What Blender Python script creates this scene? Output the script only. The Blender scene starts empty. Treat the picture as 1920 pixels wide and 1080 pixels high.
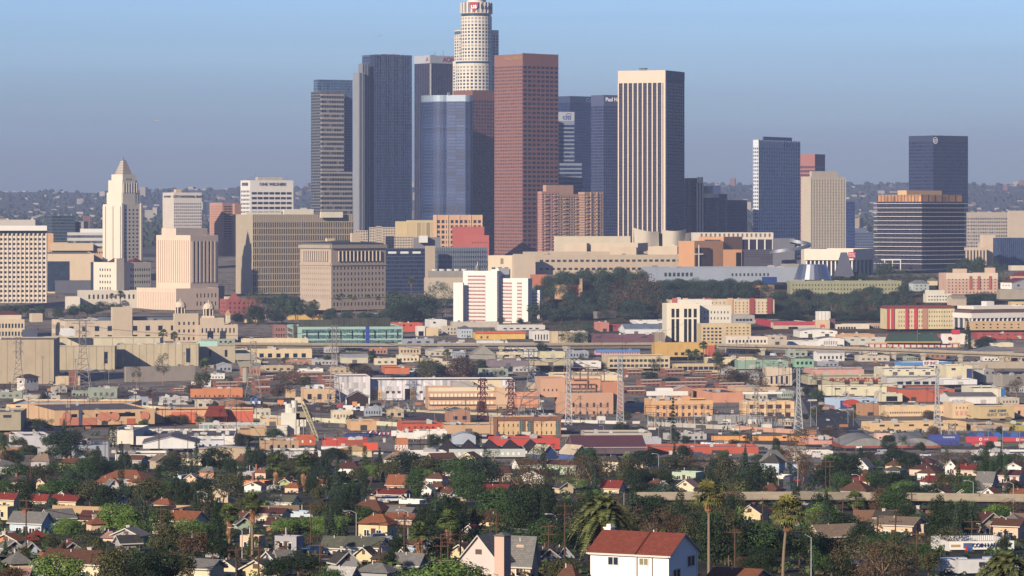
import bpy, math, random
from mathutils import Vector, Matrix
RN = random.Random(11)
F = 6900.0; HY = 400.0; CZ = 130.0
scene = bpy.context.scene
COL = scene.collection
rad = math.radians

# ---------------------------------------------------------------- terrain
PA = [(0,126),(100,111),(300,92),(500,78.6)] + [(d, CZ-(y-HY)*d/F) for d, y in
      [(700,1010),(900,960),(1200,905),(1500,868),(1900,825),(2300,775),(2700,715),(3100,650),(3500,600),(3800,562),(4200,532),(4600,503),(5500,463),(8000,428),(10000,407)]]
PB = [p for p in PA if p[0] < 3200] + [(d, CZ-(y-HY)*d/F) for d, y in
      [(3300,622),(3420,602),(3560,556),(3700,541),(4000,520),(4600,495),(5500,463),(8000,428),(10000,407)]]
def interp(T, d):
    if d <= T[0][0]: return T[0][1]
    for (a, za), (b, zb) in zip(T, T[1:]):
        if d <= b:
            t = (d-a)/(b-a)
            return za+(zb-za)*t
    return T[-1][1]
def smooth(t):
    t = max(0., min(1., t)); return t*t*(3-2*t)
def gz(X, D):
    px = 960+F*X/max(D, 200)
    z = interp(PA, D)
    if 3100 < D < 6000:
        z += (interp(PB, D)-z)*smooth((px-960)/110)
    if D > 10000:
        s = smooth((D-10000)/4300)
        sk = 118+14*math.sin(X/1300+1)+9*math.sin(X/520+.4)+5*math.sin(X/210)+3*math.sin(X/77)+24*smooth((X-300)/3000)-10*smooth((-X-1000)/900)
        z += s*sk*.82 - 60*smooth((D-14300)/1500)
        z += s*(7*math.sin(D/330+X/400)+4*math.sin(D/150-X/260))
    return z
def P(px, py, D):
    return Vector(((px-960)*D/F, D, CZ-(py-HY)*D/F))
def gy(px, D):
    X = (px-960)*D/F
    return HY+(CZ-gz(X, D))*F/D
def Dof(px, py):
    lo, hi = 250., 9000.
    for _ in range(40):
        m = (lo+hi)/2
        if gy(px, m) > py: lo = m
        else: hi = m
    return (lo+hi)/2

# ---------------------------------------------------------------- materials
def s2l(c):
    return c/12.92 if c <= .04045 else ((c+.055)/1.055)**2.4
K = .47
SAT = .84
def hx(h, k=None):
    k = K if k is None else k*.78
    c = [s2l(int(h[i:i+2], 16)/255)*k for i in (0, 2, 4)]; y = c[0]*.3+c[1]*.59+c[2]*.11
    return tuple(y+(v-y)*SAT for v in c)+(1,)
MC = {}
def newmat(key):
    m = bpy.data.materials.new(key); m.use_nodes = True
    nt = m.node_tree; nt.nodes.clear()
    o = nt.nodes.new('ShaderNodeOutputMaterial'); b = nt.nodes.new('ShaderNodeBsdfPrincipled')
    nt.links.new(b.outputs[0], o.inputs[0]); b.inputs['Specular IOR Level'].default_value = .12
    return m, nt, b
def N(nt, t, **kw):
    n = nt.nodes.new(t)
    for k, v in kw.items():
        if k.startswith('i'):
            n.inputs[int(k[1:])].default_value = v
        else: setattr(n, k, v)
    return n
def mth(nt, op, a, b=None):
    n = nt.nodes.new('ShaderNodeMath'); n.operation = op
    for i, v in enumerate((a, b)):
        if v is None: continue
        if isinstance(v, (int, float)): n.inputs[i].default_value = v
        else: nt.links.new(v, n.inputs[i])
    return n.outputs[0]
def mix(nt, f, a, b):
    n = nt.nodes.new('ShaderNodeMix'); n.data_type = 'RGBA'
    for sck, v in ((n.inputs[0], f), (n.inputs[6], a), (n.inputs[7], b)):
        if isinstance(v, (tuple, list)): sck.default_value = v
        elif isinstance(v, (int, float)): sck.default_value = v
        else: nt.links.new(v, sck)
    return n.outputs[2]
def sc(c, k): return (c[0]*k, c[1]*k, c[2]*k, 1)
def wallm(h, rough=.85, dirt=.35, scale=.12, k=None):
    """plain painted / rendered / concrete wall with irregular staining"""
    key = 'wall_%s_%.2f_%.2f_%.2f' % (h, rough, dirt, scale)
    if key in MC: return MC[key]
    m, nt, b = newmat(key); c = hx(h, k)
    tc = N(nt, 'ShaderNodeTexCoord'); mp = N(nt, 'ShaderNodeMapping'); mp.inputs[3].default_value = (1, 1, .45)
    nt.links.new(tc.outputs['Object'], mp.inputs[0])
    n1 = N(nt, 'ShaderNodeTexNoise'); n1.inputs['Scale'].default_value = scale; n1.inputs['Detail'].default_value = 6; n1.inputs['Roughness'].default_value = .7
    nt.links.new(mp.outputs[0], n1.inputs[0])
    f = mth(nt, 'MULTIPLY', mth(nt, 'SUBTRACT', n1.outputs[0], .38), 2.2); f = mth(nt, 'MINIMUM', mth(nt, 'MAXIMUM', f, 0), 1)
    nt.links.new(mix(nt, mth(nt, 'MULTIPLY', f, dirt), sc(c, 1.06), sc(c, .62)), b.inputs['Base Color'])
    b.inputs['Roughness'].default_value = rough
    MC[key] = m; return m
def facade(wall, glass, mu=.2, mv0=.25, mv1=.8, rough=.12, blind=.12, wrough=.8, metal=0., seed=0):
    """curtain wall: one unit of u per bay and one unit of v per storey"""
    key = 'facade_%s_%s_%.2f_%.2f_%.2f_%.2f_%.2f' % (wall, glass, mu, mv0, mv1, rough, blind)
    if key in MC: return MC[key]
    m, nt, b = newmat(key); cw = hx(wall); cg = hx(glass)
    uv = N(nt, 'ShaderNodeUVMap'); sp = N(nt, 'ShaderNodeSeparateXYZ'); nt.links.new(uv.outputs[0], sp.inputs[0])
    u, v = sp.outputs[0], sp.outputs[1]
    fu = mth(nt, 'FRACT', u); fv = mth(nt, 'FRACT', v)
    a = mth(nt, 'MULTIPLY', mth(nt, 'GREATER_THAN', fu, mu), mth(nt, 'LESS_THAN', fu, 1-mu))
    c = mth(nt, 'MULTIPLY', mth(nt, 'GREATER_THAN', fv, mv0), mth(nt, 'LESS_THAN', fv, mv1))
    k = mth(nt, 'MULTIPLY', mth(nt, 'MULTIPLY', a, c), mth(nt, 'GREATER_THAN', v, 0))
    cb = N(nt, 'ShaderNodeCombineXYZ'); nt.links.new(mth(nt, 'FLOOR', u), cb.inputs[0]); nt.links.new(mth(nt, 'FLOOR', v), cb.inputs[1]); cb.inputs[2].default_value = seed
    wn = N(nt, 'ShaderNodeTexWhiteNoise'); nt.links.new(cb.outputs[0], wn.inputs[0])
    bl = mth(nt, 'GREATER_THAN', wn.outputs[0], 1-blind)
    nz = N(nt, 'ShaderNodeTexNoise'); nz.inputs['Scale'].default_value = .9; nz.inputs['Detail'].default_value = 4
    nt.links.new(cb.outputs[0], nz.inputs[0])
    n3 = N(nt, 'ShaderNodeTexNoise'); n3.inputs['Scale'].default_value = .13; n3.inputs['Detail'].default_value = 3; nt.links.new(cb.outputs[0], n3.inputs[0])  # broad reflection patches, painted into the glass as lighter colour
    g = mix(nt, wn.outputs[0], sc(cg, .6), sc(cg, 1.5)); g = mix(nt, mth(nt, 'MINIMUM', mth(nt, 'MAXIMUM', mth(nt, 'MULTIPLY', mth(nt, 'SUBTRACT', n3.outputs[0], .5), 4), 0), .7), g, sc(cg, 1.9)); g = mix(nt, mth(nt, 'MULTIPLY', bl, .55), g, sc(cw, .75))
    tc = N(nt, 'ShaderNodeTexCoord'); n1 = N(nt, 'ShaderNodeTexNoise'); n1.inputs['Scale'].default_value = .06; n1.inputs['Detail'].default_value = 5
    nt.links.new(tc.outputs['Object'], n1.inputs[0])
    w = mix(nt, mth(nt, 'MULTIPLY', n1.outputs[0], .5), sc(cw, 1.1), sc(cw, .75))
    nt.links.new(mix(nt, k, w, g), b.inputs['Base Color'])
    r = nt.nodes.new('ShaderNodeMix'); nt.links.new(k, r.inputs[0]); r.inputs[2].default_value = wrough; r.inputs[3].default_value = rough
    nt.links.new(r.outputs[0], b.inputs['Roughness'])
    b.inputs['Metallic'].default_value = metal; b.inputs['Specular IOR Level'].default_value = .5
    bp = N(nt, 'ShaderNodeBump'); bp.inputs['Strength'].default_value = .6; bp.inputs['Distance'].default_value = .4; bp.invert = True
    nt.links.new(mth(nt, 'ADD', k, mth(nt, 'MULTIPLY', wn.outputs[0], .25)), bp.inputs['Height']); nt.links.new(bp.outputs[0], b.inputs['Normal'])
    MC[key] = m; return m
def glassm(h='20304a', rough=.08, key0='glass'):
    key = key0+h+str(rough)
    if key in MC: return MC[key]
    m, nt, b = newmat(key); c = hx(h)
    oi = N(nt, 'ShaderNodeObjectInfo')
    nt.links.new(mix(nt, oi.outputs['Random'], sc(c, .6), sc(c, 1.5)), b.inputs['Base Color'])
    b.inputs['Roughness'].default_value = rough; b.inputs['Specular IOR Level'].default_value = .5
    MC[key] = m; return m
def roofm(h, rough=.9, scale=.25):
    """flat gravel / membrane roof with seams, puddle stains and patches"""
    key = 'roof_'+h
    if key in MC: return MC[key]
    m, nt, b = newmat(key); c = hx(h)
    tc = N(nt, 'ShaderNodeTexCoord')
    n1 = N(nt, 'ShaderNodeTexNoise'); n1.inputs['Scale'].default_value = scale; n1.inputs['Detail'].default_value = 8; n1.inputs['Roughness'].default_value = .65
    vo = N(nt, 'ShaderNodeTexVoronoi'); vo.inputs['Scale'].default_value = .12
    nt.links.new(tc.outputs['Object'], n1.inputs[0]); nt.links.new(tc.outputs['Object'], vo.inputs[0])
    x = mix(nt, n1.outputs[0], sc(c, .6), sc(c, 1.35))
    y = mix(nt, mth(nt, 'MULTIPLY', mth(nt, 'GREATER_THAN', vo.outputs['Distance'], .62), .3), x, sc(c, .5))
    nt.links.new(y, b.inputs['Base Color']); b.inputs['Roughness'].default_value = rough
    MC[key] = m; return m
def shingle(h):
    """pitched roof: courses of shingles or tiles and weathering"""
    key = 'shingle_'+h
    if key in MC: return MC[key]
    m, nt, b = newmat(key); c = hx(h)
    uv = N(nt, 'ShaderNodeUVMap'); mp = N(nt, 'ShaderNodeMapping'); nt.links.new(uv.outputs[0], mp.inputs[0])
    br = N(nt, 'ShaderNodeTexBrick'); br.inputs['Scale'].default_value = 1.0
    br.inputs['Color1'].default_value = sc(c, .85); br.inputs['Color2'].default_value = sc(c, 1.25); br.inputs['Mortar'].default_value = sc(c, .5)
    br.inputs['Mortar Size'].default_value = .03; br.inputs['Brick Width'].default_value = .5; br.inputs['Row Height'].default_value = .28
    nt.links.new(mp.outputs[0], br.inputs[0])
    tc = N(nt, 'ShaderNodeTexCoord'); n1 = N(nt, 'ShaderNodeTexNoise'); n1.inputs['Scale'].default_value = .5; n1.inputs['Detail'].default_value = 7
    nt.links.new(tc.outputs['Object'], n1.inputs[0])
    nt.links.new(mix(nt, mth(nt, 'MULTIPLY', n1.outputs[0], .7), br.outputs[0], sc(c, .6)), b.inputs['Base Color'])
    bp = N(nt, 'ShaderNodeBump'); bp.inputs['Strength'].default_value = .35; bp.inputs['Distance'].default_value = .05
    nt.links.new(br.outputs[1], bp.inputs['Height']); nt.links.new(bp.outputs[0], b.inputs['Normal'])
    b.inputs['Roughness'].default_value = .85
    MC[key] = m; return m
def leafm(h, h2, key):
    key = 'leaf_'+key
    if key in MC: return MC[key]
    m, nt, b = newmat(key); a = hx(h); c = hx(h2)
    ge = N(nt, 'ShaderNodeNewGeometry'); oi = N(nt, 'ShaderNodeObjectInfo')
    x = mix(nt, ge.outputs['Random Per Island'], a, c)
    y = mix(nt, mth(nt, 'MULTIPLY', oi.outputs['Random'], .45), x, sc(a, .45))
    nt.links.new(y, b.inputs['Base Color']); b.inputs['Roughness'].default_value = .75
    b.inputs['Specular IOR Level'].default_value = .2
    MC[key] = m; return m
def metal(h, rough=.4, met=.7):
    key = 'metal_%s%.1f%.1f' % (h, rough, met)
    if key in MC: return MC[key]
    m, nt, b = newmat(key); c = hx(h)
    tc = N(nt, 'ShaderNodeTexCoord'); n1 = N(nt, 'ShaderNodeTexNoise'); n1.inputs['Scale'].default_value = .8; n1.inputs['Detail'].default_value = 5
    nt.links.new(tc.outputs['Object'], n1.inputs[0])
    nt.links.new(mix(nt, n1.outputs[0], sc(c, .75), sc(c, 1.2)), b.inputs['Base Color'])
    b.inputs['Roughness'].default_value = rough; b.inputs['Metallic'].default_value = met; b.inputs['Specular IOR Level'].default_value = .5
    MC[key] = m; return m
WIN = glassm('26324a', .1); WIN2 = glassm('3a4048', .15); WINB = glassm('5b3a3a', .3)

# ---------------------------------------------------------------- meshes
class MB:
    def __init__(s): s.v = []; s.f = []; s.m = []; s.uv = []
    def quad(s, pts, mi=0, uv=None, cols=None, fh=None, head=0):
        pts = [Vector(p) for p in pts]; i = len(s.v); s.v += pts; s.f.append(tuple(range(i, i+len(pts)))); s.m.append(mi)
        if uv is None:
            n = (pts[1]-pts[0]).cross(pts[2]-pts[0])
            if n.length < 1e-9: n = Vector((0, 0, 1))
            n.normalize()
            if abs(n.z) < .95:
                t = Vector((-n.y, n.x, 0)); t.normalize(); up = n.cross(t)
                us = [p.dot(t) for p in pts]; vs = [-p.dot(up) for p in pts]
                if abs(n.z) < .2: vs = [-p.z for p in pts]
                u0 = min(us); v0 = min(vs); w = max(us)-u0
                if cols: uv = [((a-u0)/w*cols, (b-v0-head)/fh) for a, b in zip(us, vs)]
                else: uv = [(a-u0, b-v0) for a, b in zip(us, vs)]
            else: uv = [(p.x, p.y) for p in pts]
        s.uv.append(uv)
    def box(s, x0, x1, y0, y1, z0, z1, mi=0, bottom=True, top=True):
        a, b, c, d = (x0, y0), (x1, y0), (x1, y1), (x0, y1)
        for p, q in ((a, b), (b, c), (c, d), (d, a)):
            s.quad([(p[0], p[1], z0), (q[0], q[1], z0), (q[0], q[1], z1), (p[0], p[1], z1)], mi)
        if top: s.quad([(x0, y0, z1), (x1, y0, z1), (x1, y1, z1), (x0, y1, z1)], mi)
        if bottom: s.quad([(x0, y1, z0), (x1, y1, z0), (x1, y0, z0), (x0, y0, z0)], mi)
    def prism(s, pts, z0, z1, mi=0, tmi=None, cols=None, fh=None, head=0, scale_top=None, top=True):
        n = len(pts); cx = sum(p[0] for p in pts)/n; cy = sum(p[1] for p in pts)/n
        tp = pts if scale_top is None else [(cx+(p[0]-cx)*scale_top, cy+(p[1]-cy)*scale_top) for p in pts]
        for i in range(n):
            p, q = pts[i], pts[(i+1) % n]; pt, qt = tp[i], tp[(i+1) % n]
            s.quad([(p[0], p[1], z0), (q[0], q[1], z0), (qt[0], qt[1], z1), (pt[0], pt[1], z1)], mi, cols=cols[i] if isinstance(cols, list) else cols, fh=fh, head=head)
        if top: s.quad([(p[0], p[1], z1) for p in tp], mi if tmi is None else tmi)
    def tube(s, a, b, r, r2=None, n=6, mi=0, caps=False):
        a = Vector(a); b = Vector(b); r2 = r if r2 is None else r2
        d = (b-a); 
        if d.length < 1e-6: return
        d.normalize(); x = d.cross(Vector((0, 0, 1)))
        if x.length < .05: x = Vector((1, 0, 0))
        x.normalize(); y = d.cross(x)
        ra = [a+(x*math.cos(k*2*math.pi/n)+y*math.sin(k*2*math.pi/n))*r for k in range(n)]
        rb = [b+(x*math.cos(k*2*math.pi/n)+y*math.sin(k*2*math.pi/n))*r2 for k in range(n)]
        for k in range(n):
            s.quad([ra[k], ra[(k+1) % n], rb[(k+1) % n], rb[k]], mi)
        if caps: s.quad(rb, mi); s.quad(ra[::-1], mi)
    def circ(s, cx, cy, r, n=32, a0=0, a1=360):
        return [(cx+r*math.cos(rad(a0+(a1-a0)*i/n)), cy+r*math.sin(rad(a0+(a1-a0)*i/n))) for i in range(n)]
    def mesh(s, name, mats):
        me = bpy.data.meshes.new(name); me.from_pydata([tuple(v) for v in s.v], [], s.f)
        for m in mats: me.materials.append(m)
        me.polygons.foreach_set('material_index', s.m)
        ul = me.uv_layers.new(name='UVMap'); fl = [c for f in s.uv for p in f for c in p]
        ul.data.foreach_set('uv', fl); me.update(); return me
def obj(name, me, parent=None, loc=(0, 0, 0), rz=0, rot=None, scale=None):
    o = bpy.data.objects.new(name, me); COL.objects.link(o); o.location = loc
    o.rotation_euler = rot if rot else (0, 0, rz)
    if parent is not None: o.parent = parent
    if scale is not None: o.scale = scale if hasattr(scale, '__len__') else (scale,)*3
    return o
def mk(name, mb, mats, parent=None, loc=(0, 0, 0), rz=0, smooth_=False):
    if not isinstance(mats, (list, tuple)): mats = [mats]
    me = mb.mesh(name, mats)
    if smooth_: me.polygons.foreach_set('use_smooth', [True]*len(me.polygons))
    return obj(name, me, parent, loc, rz)
USED = {}
LAND = []
def rel(px, py, L):
    dx, dy = px-L[0], py-L[1]; d = math.hypot(dx, dy)
    if abs(dx) > abs(dy)*1.1: r = 'left of' if dx < 0 else 'right of'
    else: r = 'behind' if dy < 0 else 'in front of'
    if d < 45: r = 'just '+r
    elif d > 110: r = 'well '+r
    return r+' '+L[2]
def lab(desc, px=None, py=None, force=False):
    if not force and desc not in USED and len(desc.split()) >= 4:
        USED[desc] = 1; return desc
    c = sorted(LAND, key=lambda L: math.hypot(px-L[0], (py-L[1])*1.3))
    w = 16
    for L in c[:3]:
        t = desc+' '+rel(px, py, L)
        if t not in USED and len(t.split()) <= w: USED[t] = 1; return t
    for i in range(6):
        for j in range(i+1, 8):
            t = desc+' '+rel(px, py, c[i]).replace('well ', '').replace('just ', '')+' and '+rel(px, py, c[j]).replace('well ', '').replace('just ', '')
            if t not in USED and len(t.split()) <= w: USED[t] = 1; return t
    t = desc+' '+rel(px, py, c[0]); return t
def tag(o, label, cat, group=None, kind=None):
    o['label'] = label; o['category'] = cat
    if group: o['group'] = group
    if kind: o['kind'] = kind
    return o
def root(name, loc, label, cat, group=None, rz=0):
    o = bpy.data.objects.new(name, None); COL.objects.link(o); o.location = loc; o.rotation_euler = (0, 0, rz)
    o.empty_display_size = 1
    return tag(o, label, cat, group)
def struct(o, kind='structure'): o['kind'] = kind; return o

# ---------------------------------------------------------------- volumes
WMESH = {}
def wmesh(w, h, mat, frame=None):
    key = (round(w, 1), round(h, 1), mat.name, frame.name if frame else '')
    if key in WMESH: return WMESH[key]
    b = MB()
    if frame:
        t = min(.14, w*.12)
        b.box(-w/2+t, w/2-t, -.03, .06, -h/2+t, h/2-t, 0)
        b.box(-w/2, -w/2+t, -.1, .06, -h/2, h/2, 1); b.box(w/2-t, w/2, -.1, .06, -h/2, h/2, 1)
        b.box(-w/2+t, w/2-t, -.1, .06, h/2-t, h/2, 1); b.box(-w/2+t, w/2-t, -.14, .06, -h/2, -h/2+t, 1)
        if w > 1.1: b.box(-t*.4, t*.4, -.08, .06, -h/2+t, h/2-t, 1)
    else: b.box(-w/2, w/2, -.05, .1, -h/2, h/2, 0)
    me = b.mesh('window', [mat]+([frame] if frame else [])); WMESH[key] = me; return me
def textobj(cu, size, name, par, loc, rz, ax=1):
    cu.offset = size*.012; tmp = bpy.data.objects.new('tmp', cu); COL.objects.link(tmp)
    me = bpy.data.meshes.new_from_object(tmp); bpy.data.objects.remove(tmp)
    return obj(name, me, par, loc, rot=(math.pi/2, 0, rz), scale=(ax, 1, 1))
class Vol:
    """a rectangular block given by its near corner xc and outer edges xl, xr in picture columns, at true distance D"""
    def __init__(s, rt, D, xl, xc, xr, yt, yb=None, phi=20, wall=None, roof=None, cols=None, fh=3.9, head=0, dep=None,
                 wname='wall', rname='roof', shape='flat', rise=3, axis='x', over=.5, par=.9, wallw=.4, zb=None, rmat2=None):
        c, sn = math.cos(rad(phi)), math.sin(rad(phi)); Xc = (xc-960)*D/F
        s.D = D; s.phi = phi; s.rt = rt; s.Xc = Xc
        q = xr-960
        s.w = ((q*D-F*Xc)/(F*c-q*sn)) if xr > xc+.5 else (dep or 15)
        q = xl-960
        s.d = ((F*Xc-q*D)/(F*sn+q*c)) if xl < xc-.5 and phi > 1 else (dep or 15)
        if dep and (xl >= xc-6 or not 0 < s.d < 3*dep): s.d = dep
        if not 0 < s.w < 900: s.w = dep or 15
        if not 0 < s.d < 900: s.d = dep or 15
        zt = CZ-(yt-HY)*D/F
        zb = (gz(Xc, D)-3 if yb is None else CZ-(yb-HY)*D/F) if zb is None else zb
        s.h = zt-zb; s.loc = Vector((Xc, D, zb)); s.w = max(s.w, 1); s.d = max(s.d, 1)
        if rt is not None and rt.get('_first') is None:
            rt.location = s.loc; rt['_first'] = 1
        s.wall = wall; w, d, h = s.w, s.d, s.h
        b = MB(); cl = cols or (None, None)
        K_ = dict(fh=fh, head=head)
        flat = shape == 'flat'
        hp = h
        b.quad([(0, 0, 0), (w, 0, 0), (w, 0, hp), (0, 0, hp)], 0, cols=cl[1], **K_)
        b.quad([(0, d, 0), (0, 0, 0), (0, 0, hp), (0, d, hp)], 0, cols=cl[0], **K_)
        b.quad([(w, 0, 0), (w, d, 0), (w, d, hp), (w, 0, hp)], 0, cols=cl[0], **K_)
        b.quad([(w, d, 0), (0, d, 0), (0, d, hp), (w, d, hp)], 0, cols=cl[1], **K_)
        rm = roof or roofm('8a8680'); r = MB()
        if flat:
            t = min(wallw, w*.2, d*.2); z1 = h-par
            for p, q2 in (((0, 0), (w, 0)), ((w, 0), (w, d)), ((w, d), (0, d)), ((0, d), (0, 0))):
                pi = (min(max(p[0], t), w-t), min(max(p[1], t), d-t)); qi = (min(max(q2[0], t), w-t), min(max(q2[1], t), d-t))
                b.quad([(p[0], p[1], h), (q2[0], q2[1], h), (qi[0], qi[1], h), (pi[0], pi[1], h)], 0, uv=[(0, -1)]*4)
                b.quad([(qi[0], qi[1], z1), (pi[0], pi[1], z1), (pi[0], pi[1], h), (qi[0], qi[1], h)], 0, uv=[(0, -1)]*4)
            r.quad([(t, t, z1), (w-t, t, z1), (w-t, d-t, z1), (t, d-t, z1)])
        else:
            e = over; th = .22
            if shape == 'gable':
                if axis == 'x':
                    for x_, fl in ((0, 1), (w, 0)):
                        tri = [(x_, 0, h), (x_, d, h), (x_, d/2, h+rise)]
                        b.quad(tri if not fl else tri[::-1])
                    sl = rise/(d/2); zl = h-e*sl
                    for yy0, yy1 in ((-e, d/2), (d+e, d/2)):
                        a = [(-e, yy0, zl), (w+e, yy0, zl), (w+e, yy1, h+rise), (-e, yy1, h+rise)]
                        if yy0 > 0: a = [a[1], a[0], a[3], a[2]]
                        r.quad([(x, y, z+th) for x, y, z in a]); r.quad([(x, y, z+.02) for x, y, z in a[::-1]], 1)
                        r.quad([a[0][:2]+(a[0][2]+.02,), a[1][:2]+(a[1][2]+.02,), a[1][:2]+(a[1][2]+th,), a[0][:2]+(a[0][2]+th,)], 1)
                        for p_, q_ in ((a[1], a[2]), (a[3], a[0])):
                            r.quad([p_[:2]+(p_[2]+.02,), q_[:2]+(q_[2]+.02,), q_[:2]+(q_[2]+th,), p_[:2]+(p_[2]+th,)], 1)
                else:
                    for y_, fl in ((0, 0), (d, 1)):
                        tri = [(0, y_, h), (w, y_, h), (w/2, y_, h+rise)]
                        b.quad(tri if not fl else tri[::-1])
                    sl = rise/(w/2); zl = h-e*sl
                    for xx0, xx1 in ((-e, w/2), (w+e, w/2)):
                        a = [(xx0, d+e, zl), (xx0, -e, zl), (xx1, -e, h+rise), (xx1, d+e, h+rise)]
                        if xx0 > 0: a = [a[1], a[0], a[3], a[2]]
                        r.quad([(x, y, z+th) for x, y, z in a]); r.quad([(x, y, z+.02) for x, y, z in a[::-1]], 1)
                        r.quad([a[0][:2]+(a[0][2]+.02,), a[1][:2]+(a[1][2]+.02,), a[1][:2]+(a[1][2]+th,), a[0][:2]+(a[0][2]+th,)], 1)
                        for p_, q_ in ((a[1], a[2]), (a[3], a[0])):
                            r.quad([p_[:2]+(p_[2]+.02,), q_[:2]+(q_[2]+.02,), q_[:2]+(q_[2]+th,), p_[:2]+(p_[2]+th,)], 1)
            elif shape == 'hip':
                m_ = min(w, d)/2
                if w >= d: r1, r2 = (m_, d/2), (w-m_, d/2)
                else: r1, r2 = (w/2, m_), (w/2, d-m_)
                A, B, C, E = (-e, -e), (w+e, -e), (w+e, d+e), (-e, d+e)
                z0 = h-.1; zr = h+rise
                def q3(*p): r.quad([(a[0], a[1], z) for a, z in p])
                if w >= d:
                    q3((A, z0), (B, z0), (r2, zr), (r1, zr)); q3((B, z0), (C, z0), (r2, zr)); q3((C, z0), (E, z0), (r1, zr), (r2, zr)); q3((E, z0), (A, z0), (r1, zr))
                else:
                    q3((A, z0), (B, z0), (r1, zr)); q3((B, z0), (C, z0), (r2, zr), (r1, zr)); q3((C, z0), (E, z0), (r2, zr)); q3((E, z0), (A, z0), (r1, zr), (r2, zr))
                r.quad([(-e, d+e, z0-.02), (w+e, d+e, z0-.02), (w+e, -e, z0-.02), (-e, -e, z0-.02)], 1)
            elif shape == 'arch':
                n = 14; L_ = w if axis == 'y' else d
                pr = [(L_*i/n, h+rise*math.sin(math.pi*(.08+.84*i/n))-rise*math.sin(math.pi*.08)) for i in range(n+1)]
                for (a0, z0), (a1, z1) in zip(pr, pr[1:]):
                    if axis == 'y':
                        r.quad([(a0, -.3, z0+.05), (a1, -.3, z1+.05), (a1, d+.3, z1+.05), (a0, d+.3, z0+.05)])
                        (r if rise > 4 else b).quad([(a0, 0, h), (a1, 0, h), (a1, 0, z1), (a0, 0, z0)]); b.quad([(a1, d, h), (a0, d, h), (a0, d, z0), (a1, d, z1)])
                    else:
                        r.quad([(-.3, a1, z1+.05), (-.3, a0, z0+.05), (w+.3, a0, z0+.05), (w+.3, a1, z1+.05)])
                        b.quad([(0, a1, h), (0, a0, h), (0, a0, z0), (0, a1, z1)]); b.quad([(w, a0, h), (w, a1, h), (w, a1, z1), (w, a0, z0)])
        base = rt.location if rt is not None else Vector((0, 0, 0))
        s.base = base
        s.o = mk(wname, b, [wall], rt, s.loc-base, rad(phi))
        s.ro = mk(rname, r, [rm, rmat2 or wallm('e0d8cc')], rt, s.loc-base, rad(phi))
        s.nw = 0
    def wl(s, v):
        v = Vector(v); a = rad(s.phi); c, sn = math.cos(a), math.sin(a)
        return s.loc-s.base+Vector((v.x*c-v.y*sn, v.x*sn+v.y*c, v.z))
    def fw(s, f): return s.w if f == 'R' else s.d
    def fp(s, f, u, z, out=0):
        return (u, -out, z) if f == 'R' else (-out, s.d-u, z)
    def frz(s, f): return rad(s.phi)+(0 if f == 'R' else -math.pi/2)
    def win(s, f, nc, nr, u0=.04, u1=.96, v0=.06, v1=.94, fw=.5, fh=.55, mat=None, frame=None, name='window', skip=None, cap=100):
        W = s.fw(f); du = (u1-u0)*W/nc; dv = (v1-v0)*s.h/nr
        me = wmesh(du*fw, dv*fh, mat or WIN, frame); rest = MB(); k = 0
        for j in range(nr):
            for i in range(nc):
                if skip and skip(i, j): continue
                u = u0*W+(i+.5)*du; z = s.h-(v0*s.h+(j+.5)*dv)
                if s.nw < cap:
                    obj(name, me, s.rt, s.wl(s.fp(f, u, z)), s.frz(f)); s.nw += 1
                else:
                    a, b = du*fw/2, dv*fh/2
                    if f == 'R': rest.box(u-a, u+a, -.05, .1, z-b, z+b)
                    else: rest.box(-.05, .1, s.d-u-a, s.d-u+a, z-b, z+b)
                    k += 1
        if k:
            o = mk(name, rest, [mat or WIN], s.rt, s.loc-s.base, rad(s.phi)); o['kind'] = 'stuff'
    def bar(s, f, name, u0, u1, z0, z1, out, mat, inn=.05, frac=False):
        W = s.fw(f)
        if frac: u0, u1 = u0*W, u1*W
        b = MB(); b.box(-(u1-u0)/2, (u1-u0)/2, -out, inn, 0, z1-z0)
        return mk(name, b, [mat], s.rt, s.wl(s.fp(f, (u0+u1)/2, z0)), s.frz(f))
    def bars(s, f, name, n, u0, u1, wd, z0, z1, out, mat):
        W = s.fw(f); b = MB(); b.box(-wd/2, wd/2, -out, .05, 0, z1-z0); me = b.mesh(name, [mat])
        for i in range(n):
            u = (u0+(u1-u0)*(i/(n-1) if n > 1 else .5))*W
            obj(name, me, s.rt, s.wl(s.fp(f, u, z0)), s.frz(f))
    def text(s, f, t, u, z, size, mat, out=.35, name='lettering', ax=1.0, align='CENTER'):
        cu = bpy.data.curves.new(name, 'FONT'); cu.body = t; cu.size = size; cu.extrude = .1; cu.align_x = align; cu.align_y = 'CENTER'
        cu.materials.append(mat)
        return textobj(cu, size, name, s.rt, s.wl(s.fp(f, u, z, out)), s.frz(f), ax)
    def box(s, name, x0, x1, y0, y1, z0, z1, mat):
        b = MB(); b.box(0, x1-x0, 0, y1-y0, 0, z1-z0)
        return mk(name, b, [mat] if not isinstance(mat, list) else mat, s.rt, s.wl((x0, y0, z0)), rad(s.phi))
    def units(s, n, seed=1, sz=(1.5, 4), mat=None):
        rr = random.Random(seed*7+int(s.Xc)); 
        zt = s.h-.9
        for i in range(n):
            a = rr.uniform(*sz); c = rr.uniform(*sz); hh = rr.uniform(1, 2.4)
            if s.w < a+3 or s.d < c+3: continue
            x = rr.uniform(1, s.w-a-1); y = rr.uniform(1, s.d-c-1)
            b = MB(); b.box(0, a, 0, c, .25, hh); b.box(.2, a-.2, .2, c-.2, -.02, .25); b.prism(b.circ(a/2, c/2, min(a, c)*.3, 10), hh, hh+.25)
            mk('rooftop_unit', b, [mat or metal(rr.choice(['c9c6c0', 'a8a49c', 'dcdad4']), .5, .2)], s.ro, (x, y, zt))
HAZE = 5.0e-5; EXPO = 1.0
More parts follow.
